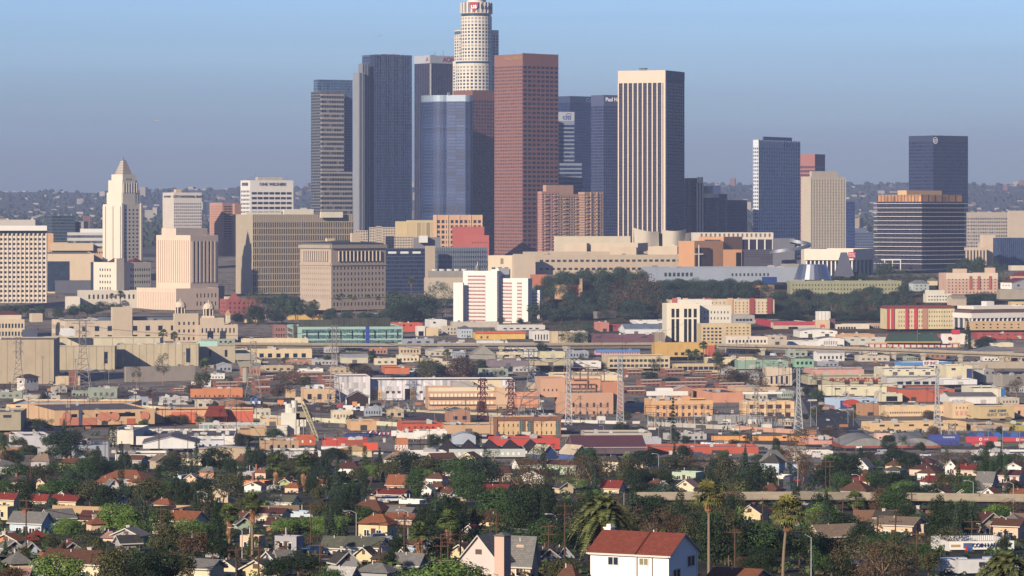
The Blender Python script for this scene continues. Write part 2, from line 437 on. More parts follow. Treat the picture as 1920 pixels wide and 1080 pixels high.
# ---------------------------------------------------------------- ground sheet
def groundmat(key, cols, sc1, sc2, cell=None):
    m, nt, b = newmat(key); ge = N(nt, 'ShaderNodeNewGeometry')
    n1 = N(nt, 'ShaderNodeTexNoise'); n1.inputs['Scale'].default_value = sc1; n1.inputs['Detail'].default_value = 8; n1.inputs['Roughness'].default_value = .7
    n2 = N(nt, 'ShaderNodeTexNoise'); n2.inputs['Scale'].default_value = sc2; n2.inputs['Detail'].default_value = 4
    for n_ in (n1, n2): nt.links.new(ge.outputs['Position'], n_.inputs[0])
    r = N(nt, 'ShaderNodeValToRGB'); nt.links.new(n1.outputs[0], r.inputs[0])
    e = r.color_ramp.elements; e[0].position = .35; e[0].color = hx(cols[0]); e[1].position = .65; e[1].color = hx(cols[-1])
    for i, c in enumerate(cols[1:-1]): x = e.new(.35+.3*(i+1)/(len(cols)-1)); x.color = hx(c)
    nt.links.new(mix(nt, mth(nt, 'MULTIPLY', n2.outputs[0], .5), r.outputs[0], hx(cols[0])), b.inputs['Base Color'])
    b.inputs['Roughness'].default_value = .95; return m
gm = [groundmat('ground_earth', ['24281a', '3e4426', '6a5a42', '2c3a1c'], .045, .4), groundmat('ground_yard', ['6a5f54', '8c7e6c', 'b4a690', '6c5c4e'], .025, .22),
      groundmat('ground_hillside', ['2c3c20', '4a5030', '8a6444', '34442a'], .012, .09), groundmat('ground_far_town', ['3a4632', '5a5a50', '807668', '34402e'], .004, .02)]
rows = [0, 40, 80, 120, 170, 230, 300]+[300+i*25 for i in range(1, 210)]+[5550+i*90 for i in range(1, 117)]
NT = 150; b = MB(); me = bpy.data.meshes.new('ground'); vs = []; fs = []; mi = []
for D in rows:
    for i in range(NT+1):
        X = (-.55+1.1*i/NT)*(D+500); vs.append((X, D, gz(X, D)))
for j in range(len(rows)-1):
    for i in range(NT):
        a = j*(NT+1)+i; fs.append((a, a+1, a+NT+2, a+NT+1)); D = rows[j]; px = 960+F*vs[a][0]/max(D, 200)
        mi.append(0 if D < 1450 else 3 if D > 5000 else (2 if (3250 < D < 4000 and px > 1000) else 1))
me.from_pydata(vs, [], fs)
for m in gm: me.materials.append(m)
me.polygons.foreach_set('material_index', mi); me.polygons.foreach_set('use_smooth', [True]*len(fs)); me.update()
struct(obj('ground', me))
# ribbons laid on the ground: roads, rail yard
def ribbon(name, pts, wd, mats, lift=.25, step=20, kind='structure', label=None, mark=True):
    b = MB(); P_ = []
    for (a, c) in zip(pts, pts[1:]):
        L_ = math.hypot(c[0]-a[0], c[1]-a[1]); n = max(1, int(L_/step))
        for k in range(n): P_.append((a[0]+(c[0]-a[0])*k/n, a[1]+(c[1]-a[1])*k/n))
    P_.append(pts[-1]); E = []
    for i, p in enumerate(P_):
        q0 = P_[max(0, i-1)]; q1 = P_[min(len(P_)-1, i+1)]; d = Vector((q1[0]-q0[0], q1[1]-q0[1])); d.normalize(); n_ = Vector((-d.y, d.x))
        E.append((Vector(p)+n_*wd/2, Vector(p)-n_*wd/2, n_))
    def zz(v): return max(gz(v.x, v.y), gz(v.x+6, v.y), gz(v.x, v.y+6), gz(v.x, v.y-6))+lift
    for (l0, r0, n0), (l1, r1, n1) in zip(E, E[1:]):
        b.quad([(r0.x, r0.y, zz(r0)), (r1.x, r1.y, zz(r1)), (l1.x, l1.y, zz(l1)), (l0.x, l0.y, zz(l0))], 0)
        for sgn, e0, e1 in ((1, l0, l1), (-1, r0, r1)):   # pavements with a kerb step
            if mark:
                o0 = e0+n0*sgn*2.2; o1 = e1+n1*sgn*2.2
                q = [(e0.x, e0.y, zz(e0)+.15), (e1.x, e1.y, zz(e1)+.15), (o1.x, o1.y, zz(o1)+.15), (o0.x, o0.y, zz(o0)+.15)]
                b.quad(q if sgn < 0 else q[::-1], 1)
                q = [(e0.x, e0.y, zz(e0)), (e1.x, e1.y, zz(e1)), (e1.x, e1.y, zz(e1)+.15), (e0.x, e0.y, zz(e0)+.15)]
                b.quad(q if sgn > 0 else q[::-1], 1)
    if mark:
        for i in range(0, len(P_)-1):
            p0 = Vector(P_[i]); p1 = p0.lerp(Vector(P_[i+1]), .45); n_ = E[i][2]
            q = [p0-n_*.12, p1-n_*.12, p1+n_*.12, p0+n_*.12]; b.quad([(v.x, v.y, zz(v)+.012) for v in q], 2)
    return struct(mk(name, b, mats), kind)
ASP = roofm('4a4848', scale=.5); PAV = roofm('8f8a80', scale=.6); YEL = wallm('d0a840', .7, .4)
def W2(px, py): D = Dof(px, py); return ((px-960)*D/F, D)
def rd(name, pix, wd): ribbon(name, [W2(*p) for p in pix], wd, [ASP, PAV, YEL])
rd('road', [(1610, 845), (1565, 790), (1530, 735), (1505, 700)], 24)
rd('road', [(1512, 958), (1508, 930), (1502, 900), (1497, 872)], 7.5)
rd('road', [(690, 905), (702, 860)], 7)
rd('road', [(-30, 905), (300, 893), (600, 897), (900, 905)], 9)
rd('road', [(880, 905), (1200, 920), (1500, 926), (1950, 930)], 9)
rd('road', [(-30, 972), (400, 968), (720, 985), (1100, 1010), (1500, 1000), (1950, 985)], 9)
rd('road', [(-30, 1045), (300, 1060), (640, 1058), (900, 1062)], 9)
rd('road', [(1230, 860), (1390, 868), (1480, 873), (1640, 880), (1950, 884)], 10)
rd('road', [(560, 660), (760, 668), (1000, 668), (1240, 668)], 16)
rd('road', [(1260, 680), (1500, 690), (1700, 700), (1950, 705)], 14)
rd('road', [(1000, 640), (1010, 700), (1120, 705)], 12)
# rail yard ballast and tracks
BAL = roofm('6b5a50', scale=.8); RAIL = metal('8a6a58', .4, .5)
yl = [(-60, 722), (200, 738), (440, 752), (700, 772), (960, 792), (1200, 812), (1500, 833), (1960, 845)]
ribbon('rail_yard_ballast', [W2(*p) for p in yl], 64, [BAL, PAV, YEL], .2, mark=False)
for k in range(7):
    b = MB(); o_ = -26+k*8.5; pp = [W2(*p) for p in yl]; P_ = []
    for a, c in zip(pp, pp[1:]):
        for j in range(12): P_.append((a[0]+(c[0]-a[0])*j/12, a[1]+(c[1]-a[1])*j/12+o_))
    for p, q in zip(P_, P_[1:]):
        for s_ in (-.75, .75):
            z0 = gz(p[0], p[1])+.45; z1 = gz(q[0], q[1])+.45
            b.quad([(p[0], p[1]+s_-.15, z0), (q[0], q[1]+s_-.15, z1), (q[0], q[1]+s_+.15, z1), (p[0], p[1]+s_+.15, z0)])
    struct(mk('railway_track', b, [RAIL]))
# far town: countless houses and trees on the distant slopes
def far_town(n, seed):
    r = random.Random(seed); b = MB(); t_ = MB()
    for i in range(n):
        D = r.uniform(6500, 14300); px = r.uniform(-100, 2020); X = (px-960)*D/F; z = gz(X, D)
        if math.sin(X/410+D/600)+math.sin(X/170-D/290) < r.uniform(-1.6, 1.2): continue
        w_ = r.uniform(5, 11); h_ = r.uniform(3, 6) if i % 19 else r.uniform(12, 34); d_ = r.uniform(8, 18); a = r.uniform(-.5, .5); m = r.choice([0, 0, 1, 2, 3])
        c, s_ = math.cos(a), math.sin(a); q = [(X+x*c-y*s_, D+x*s_+y*c) for x, y in ((-w_, -d_), (w_, -d_), (w_, d_), (-w_, d_))]
        b.prism(q, z-4, z+h_, m, 4+(m % 2))
    return b
b = far_town(2600, 5)
struct(mk('distant_hillside_town', b, [wallm('b8ae9e'), wallm('a89880'), wallm('906850'), wallm('7a7670'), roofm('8a6e5e'), roofm('b0aaa2')]), 'stuff')
def blobs(n, seed, d0, d1, s0, s1, dens=None):
    r = random.Random(seed); b = MB()
    for i in range(n):
        D = r.uniform(d0, d1); px = r.uniform(-100, 2020); X = (px-960)*D/F; z = gz(X, D); s_ = r.uniform(s0, s1); k = 5
        for lv in range(3):
            p0 = [(X+s_*r.uniform(.7, 1.2)*math.cos(6.283*j/k), D+s_*r.uniform(.7, 1.2)*math.sin(6.283*j/k)) for j in range(k)]
            b.prism(p0, z-2+lv*s_*.35, z+s_*(.5+lv*.35), 0, scale_top=.55); s_ *= .8
    return b
struct(mk('distant_woodland', blobs(5200, 8, 5400, 14400, 7, 16), [leafm('3c4a30', '2c3a26', 'far')]), 'stuff')
def B(name, label, cat='building', group=None):
    return root(name, (0, 0, 0), label, cat, group)
RG = roofm('9a958c'); RD = roofm('6d6a68'); RW = roofm('c9c7c2'); RT = roofm('b8a890')
WHT = wallm('f4f1ea', .5, .1); BLK = wallm('1a1c22', .5, .1)
def ant(V, n, h=6, seed=3):
    r = random.Random(seed)
    for i in range(n):
        b = MB(); x = r.uniform(.1, .9)*V.w; y = r.uniform(.1, .9)*V.d; q = h*r.uniform(.5, 1)
        b.tube((0, 0, 0), (0, 0, q), .22, .1, 5); b.tube((-.8, 0, q*.8), (.8, 0, q*.8), .08, n=4)
        mk('antenna', b, [metal('8a8c90')], V.ro, (x, y, V.h-.9))
# --- group of downtown towers -------------------------------------------------
G = 'high rise towers of the city centre'
# banded tower with a curved glass crown
t = B('skyscraper', 'grey high-rise with stone floor bands and curved blue glass crown', 'skyscraper', G)
gl = facade('6c88a8', '365884', .06, .12, .88, .1, .05)
st = facade('a9a29a', '2a3342', .03, .40, .95, .2, .08)
V = Vol(t, 4980, 588, 596, 661, 149, 480, 30, gl, RD, cols=(6, 22), fh=3.6, wname='glass_body', rname='crown_roof')
V2 = Vol(t, 4960, 583, 602, 646, 171, 480, 30, facade('6f7276', '26303f', .1, .3, .9, .2), RD, cols=(10, 20), fh=3.9, wname='stone_body')
V3 = Vol(t, 4950, 601, 603, 645, 176, 480, 30, st, RD, cols=(4, 9), fh=6.3, wname='banded_facade')
V4 = Vol(t, 4944, 601, 603, 661, 322, 480, 30, st, RD, cols=(4, 12), fh=6.3, wname='banded_base')
V.bars('R', 'mullion', 9, .02, .98, .35, 3, V.h+.3, .3, metal('9fb2c8'))
# dark glass stepped tower
t = B('skyscraper', 'tall dark blue glass high-rise with stepped grey slab edges', 'skyscraper', G)
dg = facade('4c6084', '26406e', .08, .1, .9, .1, .08)
V = Vol(t, 4700, 679, 704, 772, 102, 480, 32, dg, RD, cols=(10, 30), fh=3.9, head=2, wname='main_shaft')
V2 = Vol(t, 4690, 672, 680, 692, 119, 480, 32, wallm('8a8f98', .4), RD, wname='middle_step')
V3 = Vol(t, 4680, 662, 673, 684, 136, 480, 32, wallm('989ca4', .4), RD, wname='outer_step')
V.bars('R', 'mullion', 18, .0, 1, .3, 0, V.h, .3, metal('4c5a74', .4))
V2.bars('R', 'stripe_pier', 3, .1, .9, .8, 0, V2.h-1, .3, wallm('3a4660')); V3.bars('R', 'stripe_pier', 2, .3, .8, 1, 0, V3.h-1, .3, wallm('3a4660'))
V.bar('L', 'corner_pier', .62, .95, 0, V.h-.5, .4, wallm('39435c', .3), frac=True)
ant(V, 5, 4, 9)
b = MB(); b.box(0, V.w*.5, 0, 1.2, 0, 1.2); mk('rooftop_sign_frame', b, [wallm('9a3c38')], V.rt, V.wl((V.w*.2, 3, V.h-.5)), rad(V.phi))
# dark tower with lettered white crown
t = B('skyscraper', 'dark plum office tower with a pale crown band and red lettering', 'skyscraper', G)
V = Vol(t, 5300, 777, 806, 862, 104, 480, 38, facade('443e56', '20243e', .18, 0, 1, .2, .03), RD, cols=(9, 16), fh=3.9, head=12)
for f in 'LR': V.bar(f, 'crown_band', 0, 1, V.h-11, V.h+.2, .5, wallm('b9bfca', .5), frac=True)
V.bar('R', 'corner_strip', 0, 2.2, 0, V.h-11.5, .8, wallm('e8e2dc', .5)); 
V.text('R', 'AON', V.w*.62, V.h-5.6, 9.5, wallm('c22340', .5, 0), .8); V.text('L', 'A', V.d*.85, V.h-5.6, 9, wallm('c22340', .5, 0), .8)
ant(V, 6, 11, 4); V.units(3, 2, (4, 9))
# cylindrical cream tower with crown
t = B('skyscraper', 'tallest cream round tower with notched shoulders and striped crown', 'skyscraper', G)
cw = facade('efe4cf', '33455a', .22, .28, .86, .15, .22, seed=2)
D = 5080; c0 = P(893, 400, D+18); t.location = (c0.x, c0.y, 40); t['_first'] = 1
zt = lambda y: CZ-(y-HY)*D/F-40
b = MB(); r = 29.3*D/F
b.prism(b.circ(0, 0, r, 26), 0, zt(30), 0, 1, cols=1, fh=4.7, head=.5); mk('shaft', b, [cw, RG], t)
b = MB(); b.prism(b.circ(0, 0, r-.6, 48), zt(30), zt(24.5), 0); mk('glass_ring', b, [glassm('31506a')], t)
b = MB(); b.prism(b.circ(0, 0, r+.2, 48), zt(24.5), zt(4), 0, 1); mk('crown', b, [wallm('8d8f96', .5), RG], t)
b = MB(); b.prism(b.circ(0, 0, r+.9, 48), zt(24.8), zt(23.6), 0); mk('crown_sill', b, [wallm('f0d8b8')], t)
b = MB(); b.box(-1.25, 1.25, -.6, .3, 0, zt(4)-zt(23.6)); me = b.mesh('crown_pier', [wallm('f3e8d4', .5)])
for k in range(22):
    a = 2*math.pi*k/22
    obj('crown_pier', me, t, (math.sin(a)*(r+.4), -math.cos(a)*(r+.4), zt(23.6)), a)
b = MB(); b.prism(b.circ(0, 0, r*.62, 32), zt(4), zt(-3), 0); mk('crown_lantern', b, [wallm('f5efe2', .5)], t)
b = MB(); b.prism(b.circ(0, 0, r*.8, 32), zt(-3), zt(-5.5), 0); mk('helipad', b, [wallm('5a6474')], t)
b = MB(); q = [(-8, 9), (8, 9), (8, 0), (5, -4), (0, -9), (-5, -4), (-8, 0)]
b.quad([(x, -.3, z) for x, z in q[::-1]]); 
for i in range(7):
    p, n_ = q[i], q[(i+1) % 7]; b.quad([(p[0], -.3, p[1]), (n_[0], -.3, n_[1]), (n_[0], .3, n_[1]), (p[0], .3, p[1])])
sgn = mk('shield_emblem', b, [wallm('c2304a', .5, 0)], t, (-3, -(r+1.6), zt(13)), rad(-8)); sgn.scale = (.72, 1, .72)
def ctext(par, s_, loc, rz, size, mat, ax=1):
    cu = bpy.data.curves.new('lettering', 'FONT'); cu.body = s_; cu.size = size; cu.extrude = .12; cu.offset = size*.012
    cu.align_x = 'CENTER'; cu.align_y = 'CENTER'; cu.materials.append(mat)
    return textobj(cu, size, 'lettering', par, loc, rz, ax)
ctext(t, 'us', (-3.2, -(r+2.2), zt(12)), rad(-8), 9.5, wallm('ffffff', .4, 0, k=.9))
for i, ch in enumerate('bank'):
    a = rad(22+i*14); ctext(t, ch, (math.sin(a)*(r+1.2), -math.cos(a)*(r+1.2), zt(13)), a, 9.5, wallm('3d4a70', .5, 0))
V = Vol(t, D+8, 852, 873, 935, 55, 480, 28, cw, RG, cols=(5, 11), fh=4.05, head=6, wname='shoulder_block')
V5 = Vol(t, D+6, 849, 873, 927, 113, 480, 28, cw, RG, cols=(5, 10), fh=4.05, head=6, wname='lower_block')
V.bar('L', 'sky_lobby_glass', .02, .8, V.h-6, V.h-1.5, .2, glassm('4c6c80'), frac=True)
b = MB(); b.prism(b.circ(0, 0, r*1.18, 28), 0, zt(114), 0, 1, cols=1, fh=4.7, head=6); mk('lower_drum', b, [cw, RG], t, (-3, 1, 0))
b = MB(); b.prism(b.circ(0, 0, r*1.19, 48), zt(118.5), zt(115), 0, 1); mk('glass_ring', b, [glassm('31506a')], t, (-3, 1, 0))
# red granite towers
rg = facade('ae6a62', '36304a', .2, .3, .9, .15, .07)
t = B('skyscraper', 'tall red granite high-rise with gold lettering on its top', 'skyscraper', G)
V = Vol(t, 4450, 927, 980, 1047, 101, 480, 40, facade('9a6454', '3a3446', .24, .35, .85, .15, .1), RD, cols=(17, 8), fh=4.05, head=13)
V1 = Vol(t, 4449.2, 980, 980.5, 1047, 100, 480, 40, facade('8e5648', '20243a', .13, .32, .88, .12, .05), RD, cols=(2, 8), fh=5.5, head=13.5, dep=1, wname='south_facade', par=.2)
V.text('L', 'WELLS FARGO', V.d*.68, V.h-5, 5, wallm('c9a04a', .5, 0), .6)
ant(V, 3, 6, 5); b = MB(); b.box(0, 26, 0, .5, 1.6, 2.1)
for k in range(7): b.box(k*4.2, k*4.2+.3, 0, .4, 0, 1.7)
mk('roof_rail', b, [metal('8a8c90')], V.rt, V.wl((4, 6, V.h-.9)), rad(V.phi))
t = B('skyscraper', 'second red granite tower, partly hidden left of the tallest red one', 'skyscraper', G)
V = Vol(t, 4780, 850, 886, 975, 169, 480, 40, facade('8e584c', '2a2c42', .18, .25, .9, .15, .06), RD, cols=(12, 17), fh=4.6, head=12)
# rounded blue glass tower
t = B('skyscraper', 'blue mirrored glass high-rise with rounded corners and pale top band', 'skyscraper', G)
D = 4640; a = (788-960)*D/F; b_ = (886-960)*D/F; W = b_-a; t.location = (a, D, 60); t['_first'] = 1
pts = []
rr_ = W*.5
for i in range(13): an = rad(180+90*i/12); pts.append((rr_+rr_*math.cos(an), rr_+rr_*math.sin(an)*.8))
for i in range(9): an = rad(270+90*i/8); pts.append((W-9+9*math.cos(an), 9+9*math.sin(an)))
pts += [(W, 45), (0, 45)]
H = CZ-(178-HY)*D/F-60
b = MB(); b.prism(pts, 0, H-8, 0, 1, cols=2.0, fh=4, head=1); mk('glass_shaft', b, [facade('4c6084', '243c6c', .04, .1, .93, .28, .02, metal=.25), RD], t)
b = MB(); b.prism(pts, H-8, H, 0, 1); mk('top_band', b, [metal('9fb4c8', .3, .3), RD], t, scale if False else (0, 0, 0))
b = MB(); b.box(0, .4, 0, .4, 0, 3.2); b.box(1.8, 2.2, 0, .4, 0, 3.2); mk('roof_davit', b, [WHT], t, (W*.52, 3, H))
# towers behind, right of the red one
t = B('skyscraper', 'navy glass tower with faint blue lettering near its right edge', 'skyscraper', G)
V = Vol(t, 5150, 1043, 1069, 1112, 180, 480, 40, facade('2a4070', '1a3064', .06, .1, .95, .2, .02), RD, cols=(10, 14), fh=3.9, head=9)
V.text('R', 'Cm', V.w*.84, V.h-5.5, 8.5, wallm('7f9fd0', .5, 0), .5)
t = B('skyscraper', 'stepped banded tower with a pale top panel and citi letters', 'skyscraper', G)
sb = facade('8492a8', '2a3c66', 0, .42, 1, .2, .02)
V = Vol(t, 4920, 1040, 1041, 1077, 210, 480, 12, sb, RD, cols=(6, 10), fh=5.4, head=15)
V.bar('R', 'top_panel', .0, 1, V.h-12, V.h+.2, .4, wallm('b4bcc8'), frac=True); V.text('R', 'citi', V.w*.6, V.h-7, 9.5, wallm('3b55b0', .5, 0), .8)
b = MB()
for i in range(10):
    a0, a1 = rad(20+14*i), rad(34+14*i)
    b.quad([(4*math.cos(a0), 0, 2.6*math.sin(a0)), (4*math.cos(a1), 0, 2.6*math.sin(a1)), (3.2*math.cos(a1), 0, 1.9*math.sin(a1)), (3.2*math.cos(a0), 0, 1.9*math.sin(a0))][::-1])
mk('red_arc', b, [wallm('d03040', .5, 0)], V.rt, V.wl((V.w*.72, -.9, V.h-4)), rad(12))
V = Vol(t, 4912, 1040, 1041, 1091, 306, 480, 12, sb, RD, cols=(6, 12), fh=5.4, head=1, wname='lower_step')
t = B('skyscraper', 'dark slate tower with white lettering beside the pale striped tower', 'skyscraper', G)
V = Vol(t, 4820, 1108, 1132, 1196, 178, 480, 36, facade('4a5680', '202c58', .12, .12, .86, .15, .03), RD, cols=(10, 18), fh=3.9, head=14)
V.text('R', 'Paul Hastings', 2+V.w*.36, V.h-6, 7.4, wallm('ffffff', .4, 0, k=.9), .5)
# pale striped tower (white piers)
t = B('skyscraper', 'slab tower with pale stone piers on dark glass and blank frieze', 'skyscraper', G)
V = Vol(t, 4500, 1159, 1248, 1283, 132, 480, 68, facade('343247', '2a2c48', .04, .3, .95, .12, .06), RD, cols=(27, 14), fh=4, head=14)
pale = wallm('eed6bc', .7, .2)
V.bar('L', 'frieze', 0, 1, V.h-15, V.h+.3, .7, pale, frac=True); V.bar('R', 'frieze', 0, 1, V.h-11, V.h+.2, .5, wallm('59617c'), frac=True)  # right frieze is the same stone with its shade painted in blue-grey
V.bars('L', 'stone_pier', 10, .012, .93, 1.5, 0, V.h-15, 1.2, pale); V.bar('L', 'corner_pier', .955, 1.0, 0, V.h-15, .65, pale, frac=True)
V.bars('R', 'blue_or_shaded_pier', 9, .03, .97, .9, 0, V.h-11, .8, wallm('4a5a86'))  # stone piers of the unlit side, shade put into their blue colour
b = MB(); b.box(0, 10, 0, 8, 3.5, 4.2); [b.tube((x, y, 0), (x, y, 3.6), .3, n=5) for x in (1, 5, 9) for y in (1, 7)]; b.box(2, 8, 2, 6, 0, 2)
mk('rooftop_helipad', b, [metal('4a4c52')], t, V.wl((3, V.d*.45, V.h-.8)), rad(68)); V.text('R', '[ - - - -', V.w*.4, V.h-4.5, 4.5, wallm('9aa2b8', .5, 0), .7)
# hotel cylinders
t = B('hotel_tower_cluster', 'cluster of dark glass cylinders with a cream lift shaft', 'hotel', G)
D = 4850; t.location = P(1300, 480, D); t['_first'] = 1; z0 = t.location.z
def cyl(cx, rp, yt, m, name, dd=0, n=32, z=None):
    b = MB(); r_ = rp*D/F; top = CZ-(yt-HY)*(D+dd)/F-z0
    b.prism(b.circ(0, 0, r_, n), 0 if z is None else z, top, 0, 1, cols=1.5 if 'fac' in m.name else None, fh=4, head=3)
    return mk(name, b, [m, RD], t, ((cx-1300)*D/F, dd, 0))
hg = facade('3a4058', '20294a', .1, .06, .94, .13, .03)
cyl(1301, 17, 334, hg, 'glass_cylinder', 10); cyl(1343, 22, 364, hg, 'glass_cylinder', 14); cyl(1330, 9, 349, wallm('e8cfae'), 'lift_head', 26, 12)
cyl(1331, 16, 372, hg, 'glass_cylinder', -8)
cyl(1331, 16.5, 363, wallm('efd9b6'), 'cream_parapet', -8, z=(CZ-(371-HY)*D/F-z0))
cyl(1311.5, 5.6, 332, wallm('eddcc0'), 'lift_shaft_head', -16, 16, z=(CZ-(344-HY)*D/F-z0))
b = MB(); top = CZ-(344-HY)*D/F-z0
for x in (-3.6, 0, 3.6): b.tube((x, 0, 0), (x, 0, top), .9, n=10)
b.box(-3, 3, .4, 3, 0, top, 1); mk('lift_shaft', b, [wallm('efe2cc'), wallm('4c4250')], t, ((1311.5-1300)*D/F, -16, 0))
t = B('office_building', 'low navy glass block between hotel cylinders and white grid tower', 'office building', G)
V = Vol(t, 4900, 1352, 1361, 1401, 375, 480, 20, facade('2c3a5c', '202e54', .08, .1, .9, .2, .02), RD, cols=(5, 18), fh=3.9)
t = B('office_building', 'blue ribbed block peeking behind the hotel cylinders', 'office building', G)
V = Vol(t, 5200, 1318, 1322, 1351, 348, 480, 20, facade('3c5a94', '28407c', .3, 0, 1, .3, .02), RD, cols=(5, 18), fh=3.9)
# right group
t = B('skyscraper', 'white gridded tower with blue windows and a narrow bright edge', 'skyscraper', G)
wg = facade('dfe6f2', '2b4270', .2, .3, .85, .12, .04)
V = Vol(t, 4950, 1412, 1422, 1500, 262, 480, 60, wg, RD, cols=(3, 17), fh=4.9, head=9)
V2 = Vol(t, 4975, 1428, 1431, 1485, 256, 480, 60, wallm('7488b0'), RD, wname='penthouse'); V.bars('R', 'white_pier', 18, 0, 1, .7, 0, V.h, .35, WHT)
V.bars('R', 'louvre_panel', 6, .62, .97, 3.4, V.h-9, V.h-2, .3, wallm('8c98b4'))
t = B('skyscraper', 'red-brown tower peeking between the white gridded and tan ribbed towers', 'skyscraper', G)
V = Vol(t, 5500, 1490, 1528, 1547, 289, 480, 60, facade('b0675c', '3c3044', .12, .3, .85, .2, .05), RD, cols=(14, 6), fh=6, head=16)
t = B('office_tower', 'tan ribbed tower with a plain left edge and low penthouse', 'office tower', G)
V = Vol(t, 4500, 1502, 1520, 1585, 331, 500, 28, facade('c9bda8', '3a3a44', .32, .3, .85, .3, .28), RG, cols=(None, 22), fh=3.6, head=3)
V.o.data.materials.append(wallm('cfc2aa')); V.o.data.polygons[1].material_index = 1; V.o.data.polygons[2].material_index = 1
V.bars('R', 'stone_rib', 23, 0, 1, .8, 0, V.h-2, .7, wallm('d8cbb4')); Vol(t, 4515, 1518, 1522, 1571, 321, 345, 28, wallm('cdbfa8'), RG, wname='penthouse')
t = B('office_building', 'narrow blue block against the tan ribbed tower', 'office building', G)
Vol(t, 4700, 1580, 1583, 1603, 378, 480, 20, facade('34528a', '2a3f74', .1, .2, .9, .2, .02), wallm('d8b070'), cols=(3, 6), fh=4)
t = B('office_building', 'low grey-blue block between tan ribbed tower and louvred slab', 'office building', G)
V = Vol(t, 4800, 1583, 1590, 1638, 436, 500, 20, facade('6e7d9c', '33456c', .15, .3, .8, .3, .1), RD, cols=(4, 16), fh=3.6); Vol(t, 4810, 1601, 1603, 1625, 428, 450, 20, wallm('7787a4'), RD, wname='penthouse')
t = B('skyscraper', 'square dark navy tower with a round white ring emblem', 'skyscraper', G)
V = Vol(t, 5200, 1704, 1750, 1815, 254, 500, 40, facade('26355c', '223056', .06, .18, .8, .2, .25), RD, cols=(16, 22), fh=4.9, head=8)
ant(V, 4, 4, 6)
b = MB(); c1 = b.circ(0, 0, 4.9, 28); c2 = b.circ(0, 0, 4.1, 28)
for i in range(28):
    j = (i+1) % 28; b.quad([(c1[i][0], 0, c1[i][1]), (c1[j][0], 0, c1[j][1]), (c2[j][0], 0, c2[j][1]), (c2[i][0], 0, c2[i][1])][::-1])
b.box(-3.4, 3.4, -.1, .1, -1.4, -.9); b.box(-3.2, 3.2, -.1, .1, -2.6, -2)
mk('ring_emblem', b, [wallm('ffffff', .4, 0, k=.85)], t, V.wl((3.5, -.7, V.h-7)), rad(40)); V.text('R', 'TCW', 3.5, V.h-6.3, 3.4, wallm('ffffff', .4, 0, k=.8), .7)
# louvred slab with white floor lines
t = B('office_building', 'dark glass slab building wrapped in thin white floor ledges', 'office building')
V = Vol(t, 4150, 1645, 1728, 1808, 378, 505, 44, facade('4a4658', '26283c', .16, 0, 1, .12, .06), RD, cols=(34, 32), fh=4.9)
n = 15
for k in range(n):
    z = V.h-2.5-(V.h-4)*k/(n-1)*.94
    b = MB(); b.box(-3, V.w+3, -3, V.d+3, 0, .55); mk('floor_ledge', b, [wallm('e4dfe0', .6, .1)], t, V.wl((0, 0, z)), rad(44))
V2 = Vol(t, 4152, 1646, 1728, 1804, 365, 384, 44, facade('c48a54', 'c48a54', .06, .1, 1, .5, 0), RD, cols=(12, 8), fh=20, wname='attic')
V2.bars('L', 'attic_frame', 14, 0, 1, .5, 0, V2.h, .3, BLK); V2.bars('R', 'attic_frame', 7, 0, 1, .5, 0, V2.h, .3, BLK)
V3 = Vol(t, 4175, 1683, 1700, 1766, 357, 384, 44, wallm('e8bd84'), RD, wname='penthouse')
# concert and theatre complex
t = B('theatre', 'white flat-roofed theatre block on slim columns with red banner', 'theatre')
V = Vol(t, 4050, 1508, 1600, 1640, 467, 488, 68, wallm('f3e6d2'), RW, wname='roof_block'); V2 = Vol(t, 4056, 1514, 1599, 1634, 487, 520, 68, glassm('4a3a38'), RD, wname='lobby')
V2.bars('L', 'column', 12, .0, 1, 1.3, 0, V2.h, 3.2, WHT); V2.bars('R', 'column', 5, .1, 1, 1.2, 0, V2.h, 2, WHT)
V.bar('L', 'banner', .9, 1.05, 2.2, 9, .5, wallm('c8203a'), frac=True); V.text('L', 'MUSIC', V.d*.975, 7, 2.2, WHT, .8); V.text('L', 'CENTER', V.d*.975, 4.5, 2, WHT, .8)
b = MB(); b.box(0, 28, 0, 10, 0, 1.4); [b.box(x, x+.9, 0, .9, -11, 0) for x in (0, 9, 18, 27)]; mk('colonnade', b, [WHT], t, V.wl((V.w, -2, -1)), rad(5))
t = B('concert_hall', 'silver curved metal sails of a concert hall', 'concert hall')
D = 4080; t.location = P(1236, 480, D); t['_first'] = 1; z0 = t.location.z
sm = metal('fff2d8', .42, .3); sm2 = metal('d8d0c0', .45, .3)
def sail(x0, x1, y0t, y1t, x0b, x1b, yb, bulge, name, dd=0, mat=None):
    b = MB(); n = 16; k = D/F; top = []; bot = []
    for i in range(n+1):
        s_ = i/n; bl = -bulge*math.sin(math.pi*s_)
        top.append(Vector(((x0+(x1-x0)*s_-1236)*k, bl+dd, CZ-(y0t+(y1t-y0t)*s_+2.5*math.sin(math.pi*s_)-HY)*k-z0)))
        bot.append(Vector(((x0b+(x1b-x0b)*s_-1236)*k, bl*.5+dd+3, CZ-(yb-HY)*k-z0)))
    for i in range(n):
        b.quad([bot[i], bot[i+1], top[i+1], top[i]])
        o_ = Vector((0, 7, 0)); b.quad([bot[i+1]+o_, bot[i]+o_, top[i]+o_, top[i+1]+o_]); b.quad([top[i], top[i+1], top[i+1]+o_, top[i]+o_])
    for e in (0, n):
        q_ = [bot[e], top[e], top[e]+Vector((0, 7, 0)), bot[e]+Vector((0, 7, 0))]; b.quad(q_ if e else q_[::-1])
    return mk(name, b, [mat or sm], t)
sail(1188, 1235, 427, 434, 1191, 1236, 478, 9, 'metal_sail'); sail(1242, 1287, 431, 430, 1243, 1281, 478, 11, 'metal_sail'); sail(1262, 1299, 434, 436, 1262, 1292, 478, 5, 'metal_sail', 30, sm2)
